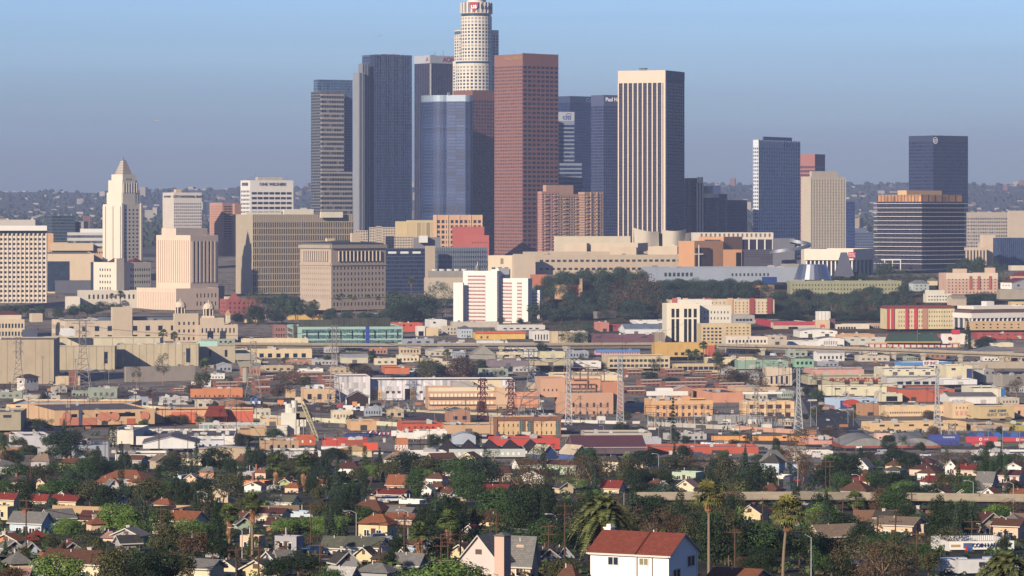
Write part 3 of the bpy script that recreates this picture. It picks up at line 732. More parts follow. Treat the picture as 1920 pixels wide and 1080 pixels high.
sail(1234, 1244, 436, 436, 1234, 1244, 478, 1, 'glass_notch', 8, glassm('2a3c5c')); sail(1258, 1284, 456, 462, 1252, 1275, 480, 6, 'metal_sail', -14)
# long hall of administration
t = B('government_building', 'long low beige office building of stacked blocks with window strips', 'building')
bg = 'd9c3a6'; V = Vol(t, 3900, 962, 1004, 1290, 478, 515, 14, wallm(bg), RG)
V.win('R', 26, 2, .02, 1, .1, .92, .6, .28, WIN2)
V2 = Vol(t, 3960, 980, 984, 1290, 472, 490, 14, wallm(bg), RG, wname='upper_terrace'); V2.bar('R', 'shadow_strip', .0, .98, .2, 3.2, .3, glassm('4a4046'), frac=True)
V3 = Vol(t, 3990, 1039, 1042, 1182, 443, 490, 14, wallm('ecdcbc'), RG, wname='tower_block')
V4 = Vol(t, 3985, 1060, 1100, 1110, 456, 490, 80, wallm('dcc7aa'), RG, wname='stair_block'); V5 = Vol(t, 3982, 1108, 1196, 1215, 456, 490, 80, wallm('dcc7aa'), RG, wname='stair_block')
V6 = Vol(t, 3960, 1143, 1193, 1197, 464, 490, 80, wallm('d6c0a2'), RG, wname='plant_block'); V7 = Vol(t, 3984, 1215, 1270, 1278, 462, 490, 80, wallm('dcc7aa'), RG, wname='stair_block')
V8 = Vol(t, 3880, 915, 960, 966, 479, 530, 70, wallm('e6d2b0'), RG, wname='annex'); V8.win('L', 3, 1, .1, .9, .35, .6, .6, .3, WIN2); V8.bars('L', 'slit', 2, .55, .62, 1, V8.h-9, V8.h-3, .2, BLK)
V9 = Vol(t, 3870, 960, 964, 1004, 478, 545, 14, wallm('dcc7aa'), RG, wname='corner_block'); V.units(8, 3); V2.units(4, 4)
t = B('cathedral', 'large angular terracotta cathedral with a thin white cross', 'cathedral')
oc = 'dca06a'; ow = wallm(oc, .8, .2); k_ = 3820
V = Vol(t, k_, 1272, 1302, 1356, 452, 508, 40, ow, wallm('4a4650'), wname='front_mass'); Vm = Vol(t, 3850, 1310, 1357, 1392, 444, 508, 52, ow, wallm('54505c'), shape='flat', wname='nave_mass')
V3 = Vol(t, 3835, 1356, 1357, 1391, 468, 508, 12, wallm('e0a066'), RD, wname='side_mass'); V3.bar('R', 'tall_opening', .68, .96, 0, V3.h-3, .3, BLK, frac=True)
V4 = Vol(t, 3842, 1391, 1392, 1460, 468, 508, 12, facade('5c5668', '46424f', 0, .4, 1, .6, 0), RD, cols=(2, 2), fh=2, wname='dark_slatted_wing')
b = MB()
for p in ([(-30, 0), (-12, 0), (-12, 30), (-24, 20)],): pass
b.box(-10, 11, -.5, .2, 3, 24); mk('recess_shade_panel', b, [wallm('5e4a48')], t, V.wl((10, -1.2, 0)), rad(40));  # raised dark panel whose colour stands in for the shade of a recess
b = MB(); b.box(-.35, .35, -.4, .4, -8, 24); b.box(-5, 5, -.4, .4, 14, 15); mk('cross', b, [WHT], t, V.wl((4, -2.5, 3)), rad(25))
b = MB(); b.box(-10, 10, -.6, .6, 0, 6); mk('clerestory', b, [wallm('4c4452')], t, Vm.wl((0, 14, Vm.h-9)), rad(-38))
V5 = Vol(t, 3890, 1296, 1300, 1450, 436, 452, 10, wallm('efe0cc'), RW, wname='long_roof_slab'); V5.bars('R', 'vent_fin', 16, .1, .95, 1.6, V5.h-4.5, V5.h-1, .5, wallm('8a7a74'))
V6 = Vol(t, 3880, 1385, 1388, 1450, 449, 475, 10, glassm('40384c'), RD, wname='glazed_gallery'); V6.bars('R', 'gallery_column', 5, .02, .98, 1.3, 0, V6.h, .8, WHT)
t = B('arts_school', 'grey conical and slanted towers with a spiral ramp ring', 'building'); 
V = Vol(t, 3780, 1449, 1490, 1494, 447, 520, 80, wallm('6d6f7c', .5), RD, wname='leaning_block'); V2 = Vol(t, 3720, 1464, 1504, 1506, 495, 525, 80, wallm('98948e'), RG, wname='concrete_base')
b = MB(); n = 40; 
for i in range(n):
    a0, a1 = rad(-160+i*250/n), rad(-160+(i+1)*250/n); z_0, z_1 = i*.32, (i+1)*.32
    o0 = Vector((22*math.cos(a0), 13*math.sin(a0), z_0)); o1 = Vector((22*math.cos(a1), 13*math.sin(a1), z_1)); i0 = o0*.84; i1 = o1*.84; i0.z = z_0; i1.z = z_1; up = Vector((0, 0, 3.2))
    b.quad([o0, o1, o1+up, o0+up]); b.quad([i1, i0, i0+up, i1+up]); b.quad([o0+up, o1+up, i1+up, i0+up]); b.quad([i0, i1, o1, o0])
mk('spiral_ramp', b, [metal('b9bcc4', .3, .8)], t, P(1480, 477, 3765)-t.location)
b = MB(); b.prism(b.circ(0, 0, 19, 24), 0, 15, 0, scale_top=.72); mk('metal_cone', b, [metal('c4c6ca', .28, .9)], t, P(1524, 524, 3660)-t.location, smooth_=False)
b = MB(); b.prism([(-4, 0), (16, 0), (16, 10), (-4, 10)], 0, 24, 0, scale_top=.3); mk('slanted_fin', b, [wallm('62667a')], t, P(1572, 518, 3700)-t.location)
V3 = Vol(t, 3650, 1202, 1236, 1502, 502, 530, 12, wallm('a9b4c4', .6), roofm('aab0b8'), wname='long_grey_block'); V3.win('R', 7, 1, .03, .24, .3, .62, .6, .8, WIN2); V3.win('R', 10, 1, .5, .78, .35, .62, .45, .7, WIN2); V3.units(8, 6, (2, 7))
b = MB(); b.box(0, 14, 0, 10, 0, 6); mk('blue_tent', b, [wallm('24438c')], t, P(1430, 531, 3600)-t.location)
# right edge offices
t = B('office_building', 'beige office block with window rows and blank right wing', 'office building')
V = Vol(t, 4900, 1812, 1820, 1889, 398, 470, 14, facade('c4b6a4', '4a5064', .2, .35, .8, .2, .25), RG, cols=(3, 16), fh=4.6, head=6); V2 = Vol(t, 4895, 1889, 1890, 1930, 395, 470, 14, wallm('d9c6ac'), RG, wname='blank_wing'); V.units(6, 3, (2, 8)); ant(V, 5, 8, 3)
t = B('office_building', 'blank tan stepped tower above arcaded wing', 'office building')
V = Vol(t, 4500, 1838, 1843, 1866, 441, 500, 14, wallm('ecd2b0'), RG); V2 = Vol(t, 4480, 1800, 1804, 1850, 464, 505, 14, wallm('e8cfae'), RG, wname='arcaded_wing')
V2.win('R', 7, 1, .04, .96, .1, .7, .45, .9, WIN2); V3 = Vol(t, 4505, 1834, 1838, 1850, 455, 500, 14, wallm('e2c8a6'), RG, wname='step')
t = B('office_building', 'dull blue glass office block at far right behind trees', 'office building')
Vol(t, 4400, 1862, 1876, 1935, 446, 505, 22, facade('4c5f86', '2e4472', .15, 0, 1, .25, .02), RD, cols=(6, 16), fh=4)

# --- brown residential towers ----------------------------------------------
t = B('apartment_tower', 'pair of pinkish brown apartment towers with stacked balconies', 'apartment tower')
pk = facade('c98f7c', '4a3c48', .25, .3, .75, .3, .1); br = facade('bb9478', '443a48', .22, .3, .8, .3, .1)
V = Vol(t, 4250, 1008, 1016, 1046, 359, 478, 35, pk, RD, cols=(3, 5), fh=2.9, head=2); V2 = Vol(t, 4262, 1040, 1046, 1090, 364, 478, 35, br, RD, cols=(5, 9), fh=2.9, head=2, wname='middle_wing'); V3 = Vol(t, 4270, 1084, 1096, 1131, 360, 478, 35, br, RD, cols=(5, 7), fh=2.9, head=2, wname='end_wing')
Vol(t, 4262, 1018, 1024, 1075, 347, 370, 35, wallm('cf9f84'), RD, wname='penthouse')
for VV, us in ((V, (.25, .8)), (V2, (.3, .8)), (V3, (.15, .62))):
    b = MB(); b.box(-2, 2, -1.7, .05, 0, 1.0); me = b.mesh('balcony', [wallm('d9b498')])
    for u in us:
        for kf in range(16):
            obj('balcony', me, t, VV.wl((u*VV.w, 0, VV.h-5.5-kf*4.3)), rad(35))
for x in (.33, .66): V3.bars('R', 'wall_pier', 1, x, x, 1.2, 0, V3.h, .9, wallm('d9b090'))
# --- left group ---------------------------------------------------------------
t = B('courthouse', 'wide white office block with a grid of square dark windows', 'office building')
V = Vol(t, 3650, -40, -35, 88, 424, 568, 6, wallm('f0dcc0', .8, .15), RG); V.win('R', 15, 15, .01, .99, .08, 1, .52, .5, WIN, cap=100)
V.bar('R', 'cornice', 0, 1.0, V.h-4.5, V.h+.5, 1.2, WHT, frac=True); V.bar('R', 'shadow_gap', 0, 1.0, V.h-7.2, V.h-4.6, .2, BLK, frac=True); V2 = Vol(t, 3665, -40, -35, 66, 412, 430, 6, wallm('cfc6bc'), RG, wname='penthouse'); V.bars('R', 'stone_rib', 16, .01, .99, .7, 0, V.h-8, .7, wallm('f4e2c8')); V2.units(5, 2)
t = B('office_building', 'dark green glass building behind the white gridded block', 'office building')
V = Vol(t, 4700, 88, 98, 141, 404, 480, 15, facade('4a5c68', '22364c', .08, .2, .85, .2, .05), RD, cols=(4, 14), fh=4); Vol(t, 4710, 120, 122, 152, 416, 480, 15, facade('4a5c68', '22364c', .08, .2, .85, .2, .05), RD, cols=(3, 8), fh=4, wname='lower_wing'); V.units(4, 4)
t = B('office_building', 'low grey office with white roof room left of the pyramid tower', 'office building')
V = Vol(t, 4300, 126, 129, 215, 436, 500, 10, facade('d6d2cc', '5a6270', 0, .5, .95, .2, .1), RG, cols=(2, 20), fh=6.5); Vol(t, 4320, 150, 152, 205, 429, 445, 10, WHT, RG, wname='roof_room')
t = B('office_building', 'orange and tan low block with stepped roof behind white tower', 'office building')
V = Vol(t, 4200, 88, 90, 200, 466, 500, 8, wallm('d9b088'), RG); Vol(t, 4205, 88, 90, 100, 438, 470, 8, wallm('e8b07c'), RG, wname='stair_tower'); Vol(t, 4195, 92, 95, 175, 456, 470, 8, wallm('e0c49c'), RG, wname='upper_level'); V.units(7, 3, (2, 6)); V.win('R', 24, 1, .02, .98, .1, .35, .5, .4)
t = B('police_headquarters', 'plain tan block with a tall dark glass bay at its left', 'building')
V = Vol(t, 3950, 82, 89, 176, 476, 550, 8, wallm('ead0ac'), RG); V.bar('R', 'glass_bay', .0, .47, 2, V.h-8, .5, facade('4c5c70', '2a3c54', .06, .1, .9, .1), frac=True)
b = MB(); b.box(0, 40, 0, 20, 0, 14); mk('base_wing', b, [wallm('6a6c78')], t, V.wl((8, -22, 0)), rad(8))
# City hall: white stepped tower with pyramid
t = B('city_hall', 'white art deco tower with stepped shoulders and ziggurat pyramid roof', 'city hall')
ch = wallm('f0e4cf', .8, .2); D = 3720
V = Vol(t, D, 193, 228, 268, 383, 560, 46, ch, RW, wname='main_shaft')
b_ = [(200, 228, 262, 361), (203, 229, 259, 338), (209, 230, 254, 327)]
Vs = []
for (l, c_, r_, y) in b_: Vs.append(Vol(t, D+8, l, c_, r_, y, 385, 46, ch, RW, wname='setback'))
V.win('R', 4, 14, .1, .82, .04, .62, .42, .45, WIN2); V.bars('R', 'vertical_rib', 2, .02, .9, 2.4, 0, V.h+1, 1, ch); V.bars('L', 'vertical_rib', 3, .1, .9, 4, 0, V.h-2, 1.2, ch)
Vs[0].win('R', 5, 1, .15, .85, .3, .55, .4, .5, WIN2); Vs[1].win('R', 5, 1, .1, .9, .1, .47, .45, .95, BLK); Vs[1].bars('R', 'colonnade_pier', 6, .1, .9, .9, Vs[1].h*.5, Vs[1].h*.9, .8, ch)
Vs[2].win('R', 5, 1, .25, .75, .1, .22, .4, .5, WIN2)
V2 = Vol(t, D+14, 213, 231, 250, 327, 333, 46, ch, RW, wname='lantern_base')
pc = Vs[2]; cx, cy = pc.w/2, pc.d/2
for k in range(9):
    q = 1-k/12; b = MB(); hw, hd = pc.w*.37*q, pc.d*.37*q; z1 = 1.65
    b.prism([(-hw, -hd), (hw, -hd), (hw, hd), (-hw, hd)], 0, z1*.55, 0); b.prism([(-hw, -hd), (hw, -hd), (hw, hd), (-hw, hd)], z1*.55, z1, 1, 1, scale_top=.92)
    mk('pyramid_step', b, [wallm('d4cabc'), wallm('a89686')], t, pc.wl((cx, cy, pc.h-.5+k*z1)), rad(46))
b = MB(); b.tube((0, 0, 0), (0, 0, 5), 1, .1, 6); mk('finial', b, [wallm('8a8078')], t, pc.wl((cx, cy, pc.h+14)))
Vb = Vol(t, D-30, 170, 222, 283, 492, 562, 46, ch, wallm('8c4038'), wname='base_block'); Vb.win('R', 9, 5, .35, .98, .12, .95, .45, .42, WIN2); Vb.win('L', 5, 5, .3, .75, .12, .95, .4, .42, WIN2)
Vb.bars('R', 'entrance_bay', 1, .0, .0, 10, 0, Vb.h+4, 3, ch)
for (u, f) in ((.3, 'R'), (.75, 'R'), (.55, 'L')):
    b = MB(); b.prism([(-8, -6), (8, -6), (8, 6), (-8, 6)], 0, 5, 0, scale_top=.1); mk('tiled_roof', b, [shingle('8a3a34')], t, Vb.wl((u*Vb.w, 12, Vb.h-1) if f == 'R' else (12, (1-u)*Vb.d, Vb.h-1)), rad(46))
V3 = Vol(t, D-60, 145, 150, 282, 545, 578, 12, wallm('e2d6c2'), RW, wname='podium'); V3.win('R', 14, 1, .1, .98, .1, .6, .4, .5, WIN2); Vol(t, D-80, 122, 127, 150, 557, 580, 12, ch, RW, wname='podium_wing')
# bank tower
t = B('office_tower', 'white bank tower with black lettering along its top', 'office tower')
V = Vol(t, 4550, 305, 326, 378, 361, 480, 30, facade('f0e6da', '4a4a58', .22, .3, .75, .2, .1), RG, cols=(None, 14), fh=3.8, head=12)
V.o.data.materials.append(facade('efe3d2', 'b8a898', .02, .55, .8, .5, 0)); V.o.data.polygons[1].material_index = 1
V.text('R', 'CITY NATIONAL BANK', V.w*.52, V.h-5, 4.1, wallm('39404e', .5, 0), .5); V.text('L', 'CITY NATIONAL', V.d*.45, V.h-5, 3.4, wallm('39404e', .5, 0), .5, ax=.8); Vol(t, 4570, 326, 330, 340, 355, 370, 30, wallm('e8c896'), RG, wname='lift_room')
t = B('office_tower', 'salmon brick tower with dark banded bay left of white grid building', 'office tower')
V = Vol(t, 4650, 393, 417, 446, 380, 480, 35, wallm('c89680'), RG); V.win('R', 3, 14, .1, .8, .05, .7, .86, .5, WIN2); V.win('L', 6, 14, .1, .95, .05, .7, .6, .35, wallm('a8705e')); Vol(t, 4640, 436, 440, 452, 382, 480, 35, wallm('c89680'), RG, wname='side_wing')
t = B('office_tower', 'white office tower with dark square windows and rooftop lettering', 'office tower')
V = Vol(t, 4950, 451, 469, 550, 338, 480, 26, wallm('f4efe8'), RG); V.win('R', 7, 9, .03, .97, .14, .72, .86, .5, WIN, cap=90); V.win('L', 6, 11, .05, .95, .12, .72, .6, .5, WIN, cap=120)
V.text('R', 'ONE WILSHIRE', V.w*.52, V.h-5.4, 5.8, wallm('4a4c56', .5, 0), .5); V.text('L', 'ONE WILSHIRE', V.d*.5, V.h-5.4, 6, wallm('4a4c56', .5, 0), .5, ax=.55)
ant(V, 9, 11, 8); V.units(8, 4, (3, 9)); Vol(t, 4970, 478, 484, 530, 332, 345, 26, wallm('cfc4b4'), RG, wname='plant_room')
# courts building
t = B('courthouse', 'broad brown-grey courthouse slab with vertical fins and pale end wall', 'courthouse')
V = Vol(t, 3900, 442, 474, 663, 402, 552, 24, facade('ac9c84', '26222e', .2, .2, 1, .2, .05), RG, cols=(None, 56), fh=6.9, head=7)
V.o.data.materials.append(facade('cdbb9a', 'b8a586', 0, .8, 1, .8, 0)); V.o.data.polygons[1].material_index = 1
for k in range(12): V.bar('R', 'floor_band', 0, 1, V.h-8.5-k*6.9, V.h-7.3-k*6.9, .6, wallm('b4a588'), frac=True)
V.bars('R', 'fin', 57, .0, 1, .3, 0, V.h-.5, .5, wallm('cbb89a'))
for (l, r_, y) in ((460, 528, 398), (530, 588, 392), (600, 643, 397)): Vol(t, 3925, l, l+2, r_, y, 408, 24, wallm('f0e6cc'), RW, wname='plant_room')
# tan federal court
t = B('courthouse', 'pinkish tan slab tower with vertical window stripes and low wing', 'courthouse')
fc = 'f0d3b8'; V = Vol(t, 3650, 293, 357, 409, 441, 545, 46, wallm(fc, .8, .15), RW); V.bars('L', 'pilaster', 15, .06, .94, 1.1, 8, V.h-5, .8, wallm('f6dcc2'))
V.bars('R', 'window_stripe', 6, .16, .8, 2.2, 8, V.h-6, .25, facade('6a5048', '3a3038', .0, .5, 1, .2)); V.bars('R', 'stone_pier', 7, .08, .88, 2.4, 8, V.h-6, .6, wallm('f4dac0'))
Vol(t, 3665, 303, 330, 389, 428, 446, 46, wallm('ecd2ba'), RW, wname='penthouse')
V2 = Vol(t, 3620, 256, 330, 410, 541, 582, 40, wallm(fc), RW, wname='podium'); V2.win('R', 6, 2, .45, .97, .15, .9, .3, .5, WIN2); V2.bars('L', 'pilaster', 22, .05, .95, .8, 0, V2.h-4, .5, wallm('f6dcc2'))
Vol(t, 3700, 404, 406, 421, 536, 580, 30, wallm('cdbba8'), RW, wname='rear_wing')
# hall of justice
t = B('hall_of_justice', 'grey granite palace block with a colonnade below its green roof', 'building')
gr = wallm('c4b09a', .85, .35); V = Vol(t, 3600, 563, 621, 723, 462, 582, 40, gr, roofm('5a6860'))
V.win('R', 15, 6, .02, .98, .3, .82, .34, .5, WIN2); V.win('L', 14, 6, .03, .97, .3, .82, .3, .4, wallm('9a8876'), cap=95)
V.win('R', 15, 1, .02, .98, .86, .95, .36, .6, WIN2)
for f in 'RL':
    V.bar(f, 'cornice', -.01, 1.01, V.h-2, V.h+1.4, 1.8, wallm('b8a896'), frac=True); V.bar(f, 'belt_course', 0, 1, V.h*.70, V.h*.735, 1, gr, frac=True); V.bar(f, 'belt_course', 0, 1, V.h*.19, V.h*.205, .6, gr, frac=True)
V.bar('R', 'colonnade_shade_panel', .12, .9, V.h*.765, V.h*.925, .25, wallm('4a4044'), frac=True); V.bar('L', 'colonnade_shade_panel', .1, .9, V.h*.765, V.h*.925, .25, wallm('8a7a6c'), frac=True)  # flat bars with the recess shade in their colour, paler on the left face
b = MB(); b.tube((0, 0, 0), (0, 0, V.h*.16), .85, .75, 10); me = b.mesh('column', [wallm('d4c2ac')])
for i in range(12): obj('column', me, t, V.wl(((.13+.76*i/11)*V.w, -.9, V.h*.765)))
for i in range(12): obj('column', me, t, V.wl((-.9, (.12+.76*i/11)*V.d, V.h*.765)))
Vr = Vol(t, 3612, 567, 622, 719, 456, 466, 40, wallm('7c7a72'), roofm('4f5d56'), wname='attic', shape='hip', rise=2.5); Vol(t, 3640, 657, 659, 676, 437, 460, 30, wallm('efd6b0'), RW, wname='stair_tower'); Vol(t, 3642, 610, 613, 628, 447, 460, 30, wallm('e8cda8'), RW, wname='roof_room')
# glass civic building with concrete pylon
t = B('office_building', 'dark blue glass office with screened facade and concrete pylon', 'office building')
V = Vol(t, 3950, 716, 724, 800, 466, 560, 14, facade('3c4a66', '1e2c4c', .08, .15, .9, .12, .1), RG, cols=(4, 24), fh=4.2); V2 = Vol(t, 3955, 812, 814, 914, 463, 520, 14, facade('7a8694', '2e3c58', .14, .3, .75, .12, .1), RG, cols=(4, 30), fh=5.2, head=3, wname='screened_wing')
V2.bars('R', 'sun_fin', 30, .01, .99, .35, 2, V2.h-1, .8, metal('8c98a8', .5, .2)); V3 = Vol(t, 3930, 797, 799, 816, 461, 545, 14, wallm('cdb89c'), RG, wname='pylon')
for k in range(3): V.bar('R', 'white_truss', .05+.3*k, .25+.3*k, V.h-5.5, V.h-3.2, .3, WHT, frac=True)
t = B('parking_structure', 'low concrete block with a row of round roof tanks', 'building')
V = Vol(t, 3650, 795, 800, 872, 521, 560, 12, wallm('d4c4a8'), RG); V2 = Vol(t, 3680, 803, 806, 876, 508, 530, 12, wallm('a8a296'), RG, wname='rear_deck')
for k in range(5):
    b = MB(); b.prism(b.circ(0, 0, 3.2, 14), 0, 2.6); mk('round_tank', b, [wallm('dcd8cc')], t, V2.wl((6+k*7.6, 5, V2.h-.8)))
t = B('office_building', 'yellow ochre blank block beside the pale orange gridded one', 'office building')
V = Vol(t, 4400, 741, 746, 780, 415, 480, 14, wallm('e6cc90'), RG); Vol(t, 4395, 762, 764, 816, 413, 480, 14, facade('e8d096', 'd6bc80', .1, .1, 1, .8, 0), RG, cols=(3, 6), fh=30, wname='panelled_wing')
t = B('apartment_building', 'pale orange apartment block with open square grid facade', 'apartment building')
V = Vol(t, 4350, 812, 816, 905, 403, 480, 14, wallm('f0bd8c'), RG); V.win('R', 10, 7, .02, .98, .1, .98, .62, .6, WIN2); V.bars('R', 'pier', 5, .02, .98, 1.5, 0, V.h, .8, wallm('f4c898'))
t = B('arts_building', 'brick red stepped block with tiny square windows', 'building')
V = Vol(t, 4200, 848, 850, 908, 425, 480, 10, wallm('cf6454', .8, .15), RD); V2 = Vol(t, 4190, 868, 870, 917, 441, 490, 10, wallm('d4685a', .8, .15), RD, wname='front_wing'); V2.win('R', 6, 3, .3, .95, .15, .95, .3, .25, WINB)
t = B('apartment_complex', 'terraced beige apartment blocks behind the granite palace', 'apartment building')
for i, (l, r_, y) in enumerate(((665, 690, 432), (692, 742, 426), (722, 775, 443), (705, 716, 424))): 
    V = Vol(t, 4250-i*20, l, l+1, r_, y, 490, 10, facade('d2c0a4', '5a5048', .22, .3, .75, .3, .1), RG, cols=(2, max(3, int((r_-l)/5))), fh=3, wname='block')
    V.units(3, i)
t = B('shop_building', 'white and grey low roof room behind the dark glass office', 'building')
Vol(t, 4150, 775, 778, 826, 445, 490, 10, wallm('8c8c92'), RG); Vol(t, 4140, 785, 787, 802, 442, 455, 10, WHT, RW, wname='roof_room'); 
# white striped apartment towers
t = B('apartment_tower', 'white apartment towers with red-brown window bands', 'apartment tower')
wt = wallm('f6f2ea', .7, .08, k=.6)
def stripes(V, f, u0, u1, n=13, fw=.97, nc=4):
    V.win(f, nc, n, u0, u1, .07, .985, fw, .45, wallm('b87870', .4, .5, 1), cap=60)
    for k in range(n): V.bar(f, 'balcony_rail', u0, u1, V.h*(1-.07-.915*(k+1)/n)+.0, V.h*(1-.07-.915*(k+1)/n)+1.0, .5, wt, frac=True)
V = Vol(t, 3440, 868, 932, 938, 508, 606, 76, wt, RW); stripes(V, 'L', .14, .66, 13)
V2 = Vol(t, 3438, 850, 868, 870, 530, 606, 74, wt, RW, wname='left_wing'); V3 = Vol(t, 3460, 921, 946, 957, 505, 606, 60, wt, RW, wname='core')
V4 = Vol(t, 3442, 938, 990, 998, 522, 608, 74, wt, RW, wname='middle_wing'); stripes(V4, 'L', .06, .42, 12, nc=3); stripes(V4, 'L', .6, .78, 12, nc=1)
V5 = Vol(t, 3455, 990, 1012, 1016, 544, 608, 74, wt, RW, wname='right_wing'); stripes(V5, 'L', .3, .9, 10, nc=2); Vol(t, 3450, 929, 935, 955, 503, 515, 40, wt, RW, wname='stair_head')
b = MB(); b.prism(b.circ(0, 0, 3, 14), 0, 5); b.tube((0, 0, 5), (0, 0, 9), .8, .1, 8); mk('roof_tank', b, [metal('9a958c')], t, V.wl((4, V.d*.6, V.h)))
LAND += [(235, 430, 'the pyramid-topped tower'), (75, 500, 'the white gridded office block'), (350, 490, 'the pinkish tan slab tower'), (550, 470, 'the brown-grey courthouse slab'), (643, 520, 'the granite palace block'),
 (930, 555, 'the white striped apartment towers'), (885, 447, 'the brick red stepped block'), (1120, 495, 'the long low beige office'), (1360, 480, 'the terracotta cathedral'), (1236, 450, 'the metal sails'), (1725, 430, 'the louvred slab'), (1575, 485, 'the theatre block'), (1350, 515, 'the long grey school'),
 (240, 610, 'the twin-domed terminal building'), (450, 570, 'the dark red brick hall'), (645, 620, 'the turquoise office block'), (50, 680, 'the blank concrete jail wall'), (280, 670, 'the grey jail blocks'), (410, 735, 'the long orange brick shed'), (70, 710, 'the white railway tower'),
 (600, 745, 'the tan cube with three windows'), (760, 730, 'the long white train shed'), (880, 745, 'the cream gridded factory'), (1080, 745, 'the orange power station'), (990, 800, 'the tan corner hotel'), (1275, 765, 'the peach two-storey works'), (1440, 755, 'the yellow-beige works'), (1285, 600, 'the cream striped tower block'),
 (560, 790, 'the white cement plant'), (230, 795, 'the mural warehouse'), (1400, 820, 'the orange locomotives'), (1770, 828, 'the blue containers'), (1840, 830, 'the red containers'), (1650, 835, 'the twin-humped brick warehouse'), (1720, 795, 'the long graffiti warehouse'), (1620, 745, 'the pale blue warehouse'), (1760, 770, 'the windowed beige works'),
 (1700, 710, 'the poultry warehouse'), (1740, 683, 'the blue and white shop'), (1720, 630, 'the green pagoda roof'), (1720, 590, 'the yellow and red flats'), (1850, 590, 'the white columned office'), (1820, 530, 'the pinkish hillside flats'), (1300, 655, 'the mustard building'), (1380, 690, 'the mint green warehouse'), (1200, 655, 'the pink and blue shed'),
 (1565, 545, 'the green hillside flats'), (1430, 545, 'the orange and yellow flats'), (1460, 600, 'the red-fronted supermarket'), (900, 630, 'the yellow hall with orange eaves'), (1090, 635, 'the maroon low wall'), (860, 655, 'the grey gabled shed'), (1497, 750, 'the tall silver pylon'), (1163, 720, 'the slim silver pylon'), (905, 745, 'the dark red pylon'),
 (980, 830, 'the bright red warehouse'), (1050, 840, 'the blue-gabled workshops'), (1150, 835, 'the maroon metal roof'), (1330, 845, 'the long orange-red wall'), (810, 880, 'the dark spreading tree'), (123, 830, 'the huge round ficus'), (690, 800, 'the blue tarps'), (810, 830, 'the lettered brick tower'),
 (1200, 1040, 'the white red-roofed house'), (1130, 970, 'the giant date palm'), (1330, 930, 'the tall thin palm'), (1468, 960, 'the tall shaggy palm'), (930, 1040, 'the pink chapel'), (840, 1065, 'the bright round bush'), (430, 965, 'the left skirted palm'), (473, 945, 'the slim skirted palm'), (843, 975, 'the brown-skirted palm'), (786, 995, 'the dead-fronded palm'),
 (70, 985, 'the pale blue gabled house'), (90, 935, 'the long red-roofed cottages'), (260, 1010, 'the grey-gabled house'), (220, 1060, 'the brown-roofed cream house'), (835, 960, 'the great dark ficus'), (720, 975, 'the brown-roofed duplex'), (750, 925, 'the long red shop roof'), (560, 945, 'the green-roofed barn house'), (570, 960, 'the pale blue cottage'),
 (480, 1010, 'the flat peach house'), (1850, 1020, 'the laundry shop'), (1720, 1000, 'the peach split-roof house'), (1690, 915, 'the bright green round tree'), (1600, 900, 'the pole-lined street corner'), (1450, 870, 'the grey hip-roofed house'), (1400, 975, 'the yellow gabled house'), (1290, 920, 'the cream bay-windowed house'), (1880, 1060, 'the date palm by the laundry'), (1130, 912, 'the small red-roofed house')]
DR1, DR2, DR3 = wallm('6c6a68', .6, .5), wallm('4a4644', .6, .5), wallm('c4bcb0', .6, .5)
KIND = {'warehouse': 'warehouse', 'shop_building': 'shop', 'factory': 'factory', 'apartment_building': 'apartment building', 'house': 'house', 'office_building': 'office building'}
GR = []
def gb(name, desc, xl, xc, xr, yt, yb, phi=8, dep=30, wall='d8c8b0', roof='9a948a', win=(), wm=None, D=None, units=0, group=None, **kw):
    D = D or Dof(xc, yb)
    t = root(name, (0, 0, 0), lab(desc, (xl+xr)/2, (yt+yb)/2), KIND.get(name, name.replace('_', ' ')), group)
    GR.append((xl, xr, yt, yb)); V = Vol(t, D, xl, xc, xr, yt, yb+1.2, phi, wm or wallm(wall, .88, .6, .16), kw.pop('rmat', None) or roofm(roof), dep=dep, **kw)
    for q in win:
        f, nc, nr = q[:3]; a = dict(zip(('u0', 'u1', 'v0', 'v1', 'fw', 'fh', 'mat'), q[3:])); V.win(f, nc, nr, **a)
    if not units and name in ('warehouse', 'factory') and 'shape' not in kw: units = 3
    if not win and name == 'warehouse' and V.h > 3:
        rr_ = random.Random(int(xl*3+yt)); nd = max(1, int(V.w/rr_.uniform(11, 20))); V.win('R', nd, 1, .05, .95, 1-min(.6, 3.4/V.h), 1, min(.6, 3.6/(V.w*.9/nd)), .95, rr_.choice([DR1, DR2, DR3]), name='loading_door', skip=lambda i, j: rr_.random() < .3)
        if V.h > 5: V.win('R', nd*2, 1, .04, .96, .12, .34, .35, .7, WIN2, skip=lambda i, j: rr_.random() < .4)
    if units: V.units(units, int(xl), (1.2, 3.4))
    return V
# --- civic foreground ---------------------------------------------------------
V = gb('terminal_building', 'long tan mission style terminal with twin domed belfries', 45, 122, 372, 602, 643, 18, 60, 'e6d0b0', '8a8078', (('R', 10, 2, .0, .95, .15, .95, .34, .55), ('L', 12, 2, .05, .95, .12, .9, .3, .5)), par=1.2)
t = V.rt; D = V.D; base = wallm('dfc8a8')
V2 = Vol(t, D+12, 208, 211, 248, 576, 640, 18, base, roofm('8a8078'), wname='square_tower'); V3 = Vol(t, D+3, 325, 327, 372, 588, 645, 18, base, RG, wname='step_block'); V3.win('R', 4, 3, .1, .9, .2, .95, .35, .4)
V4 = Vol(t, D-5, 370, 372, 446, 609, 645, 14, base, RG, wname='right_wing', dep=50); V4.win('R', 9, 1, .05, .95, .1, .5, .35, .6); 
V4.bars('R', 'arched_door', 2, .3, .62, 5, 0, 11, .2, WIN2); V5 = Vol(t, D+6, 375, 377, 420, 596, 612, 14, base, RG, wname='step_block'); V6 = Vol(t, D, 55, 60, 80, 588, 604, 18, base, RG, wname='roof_block')
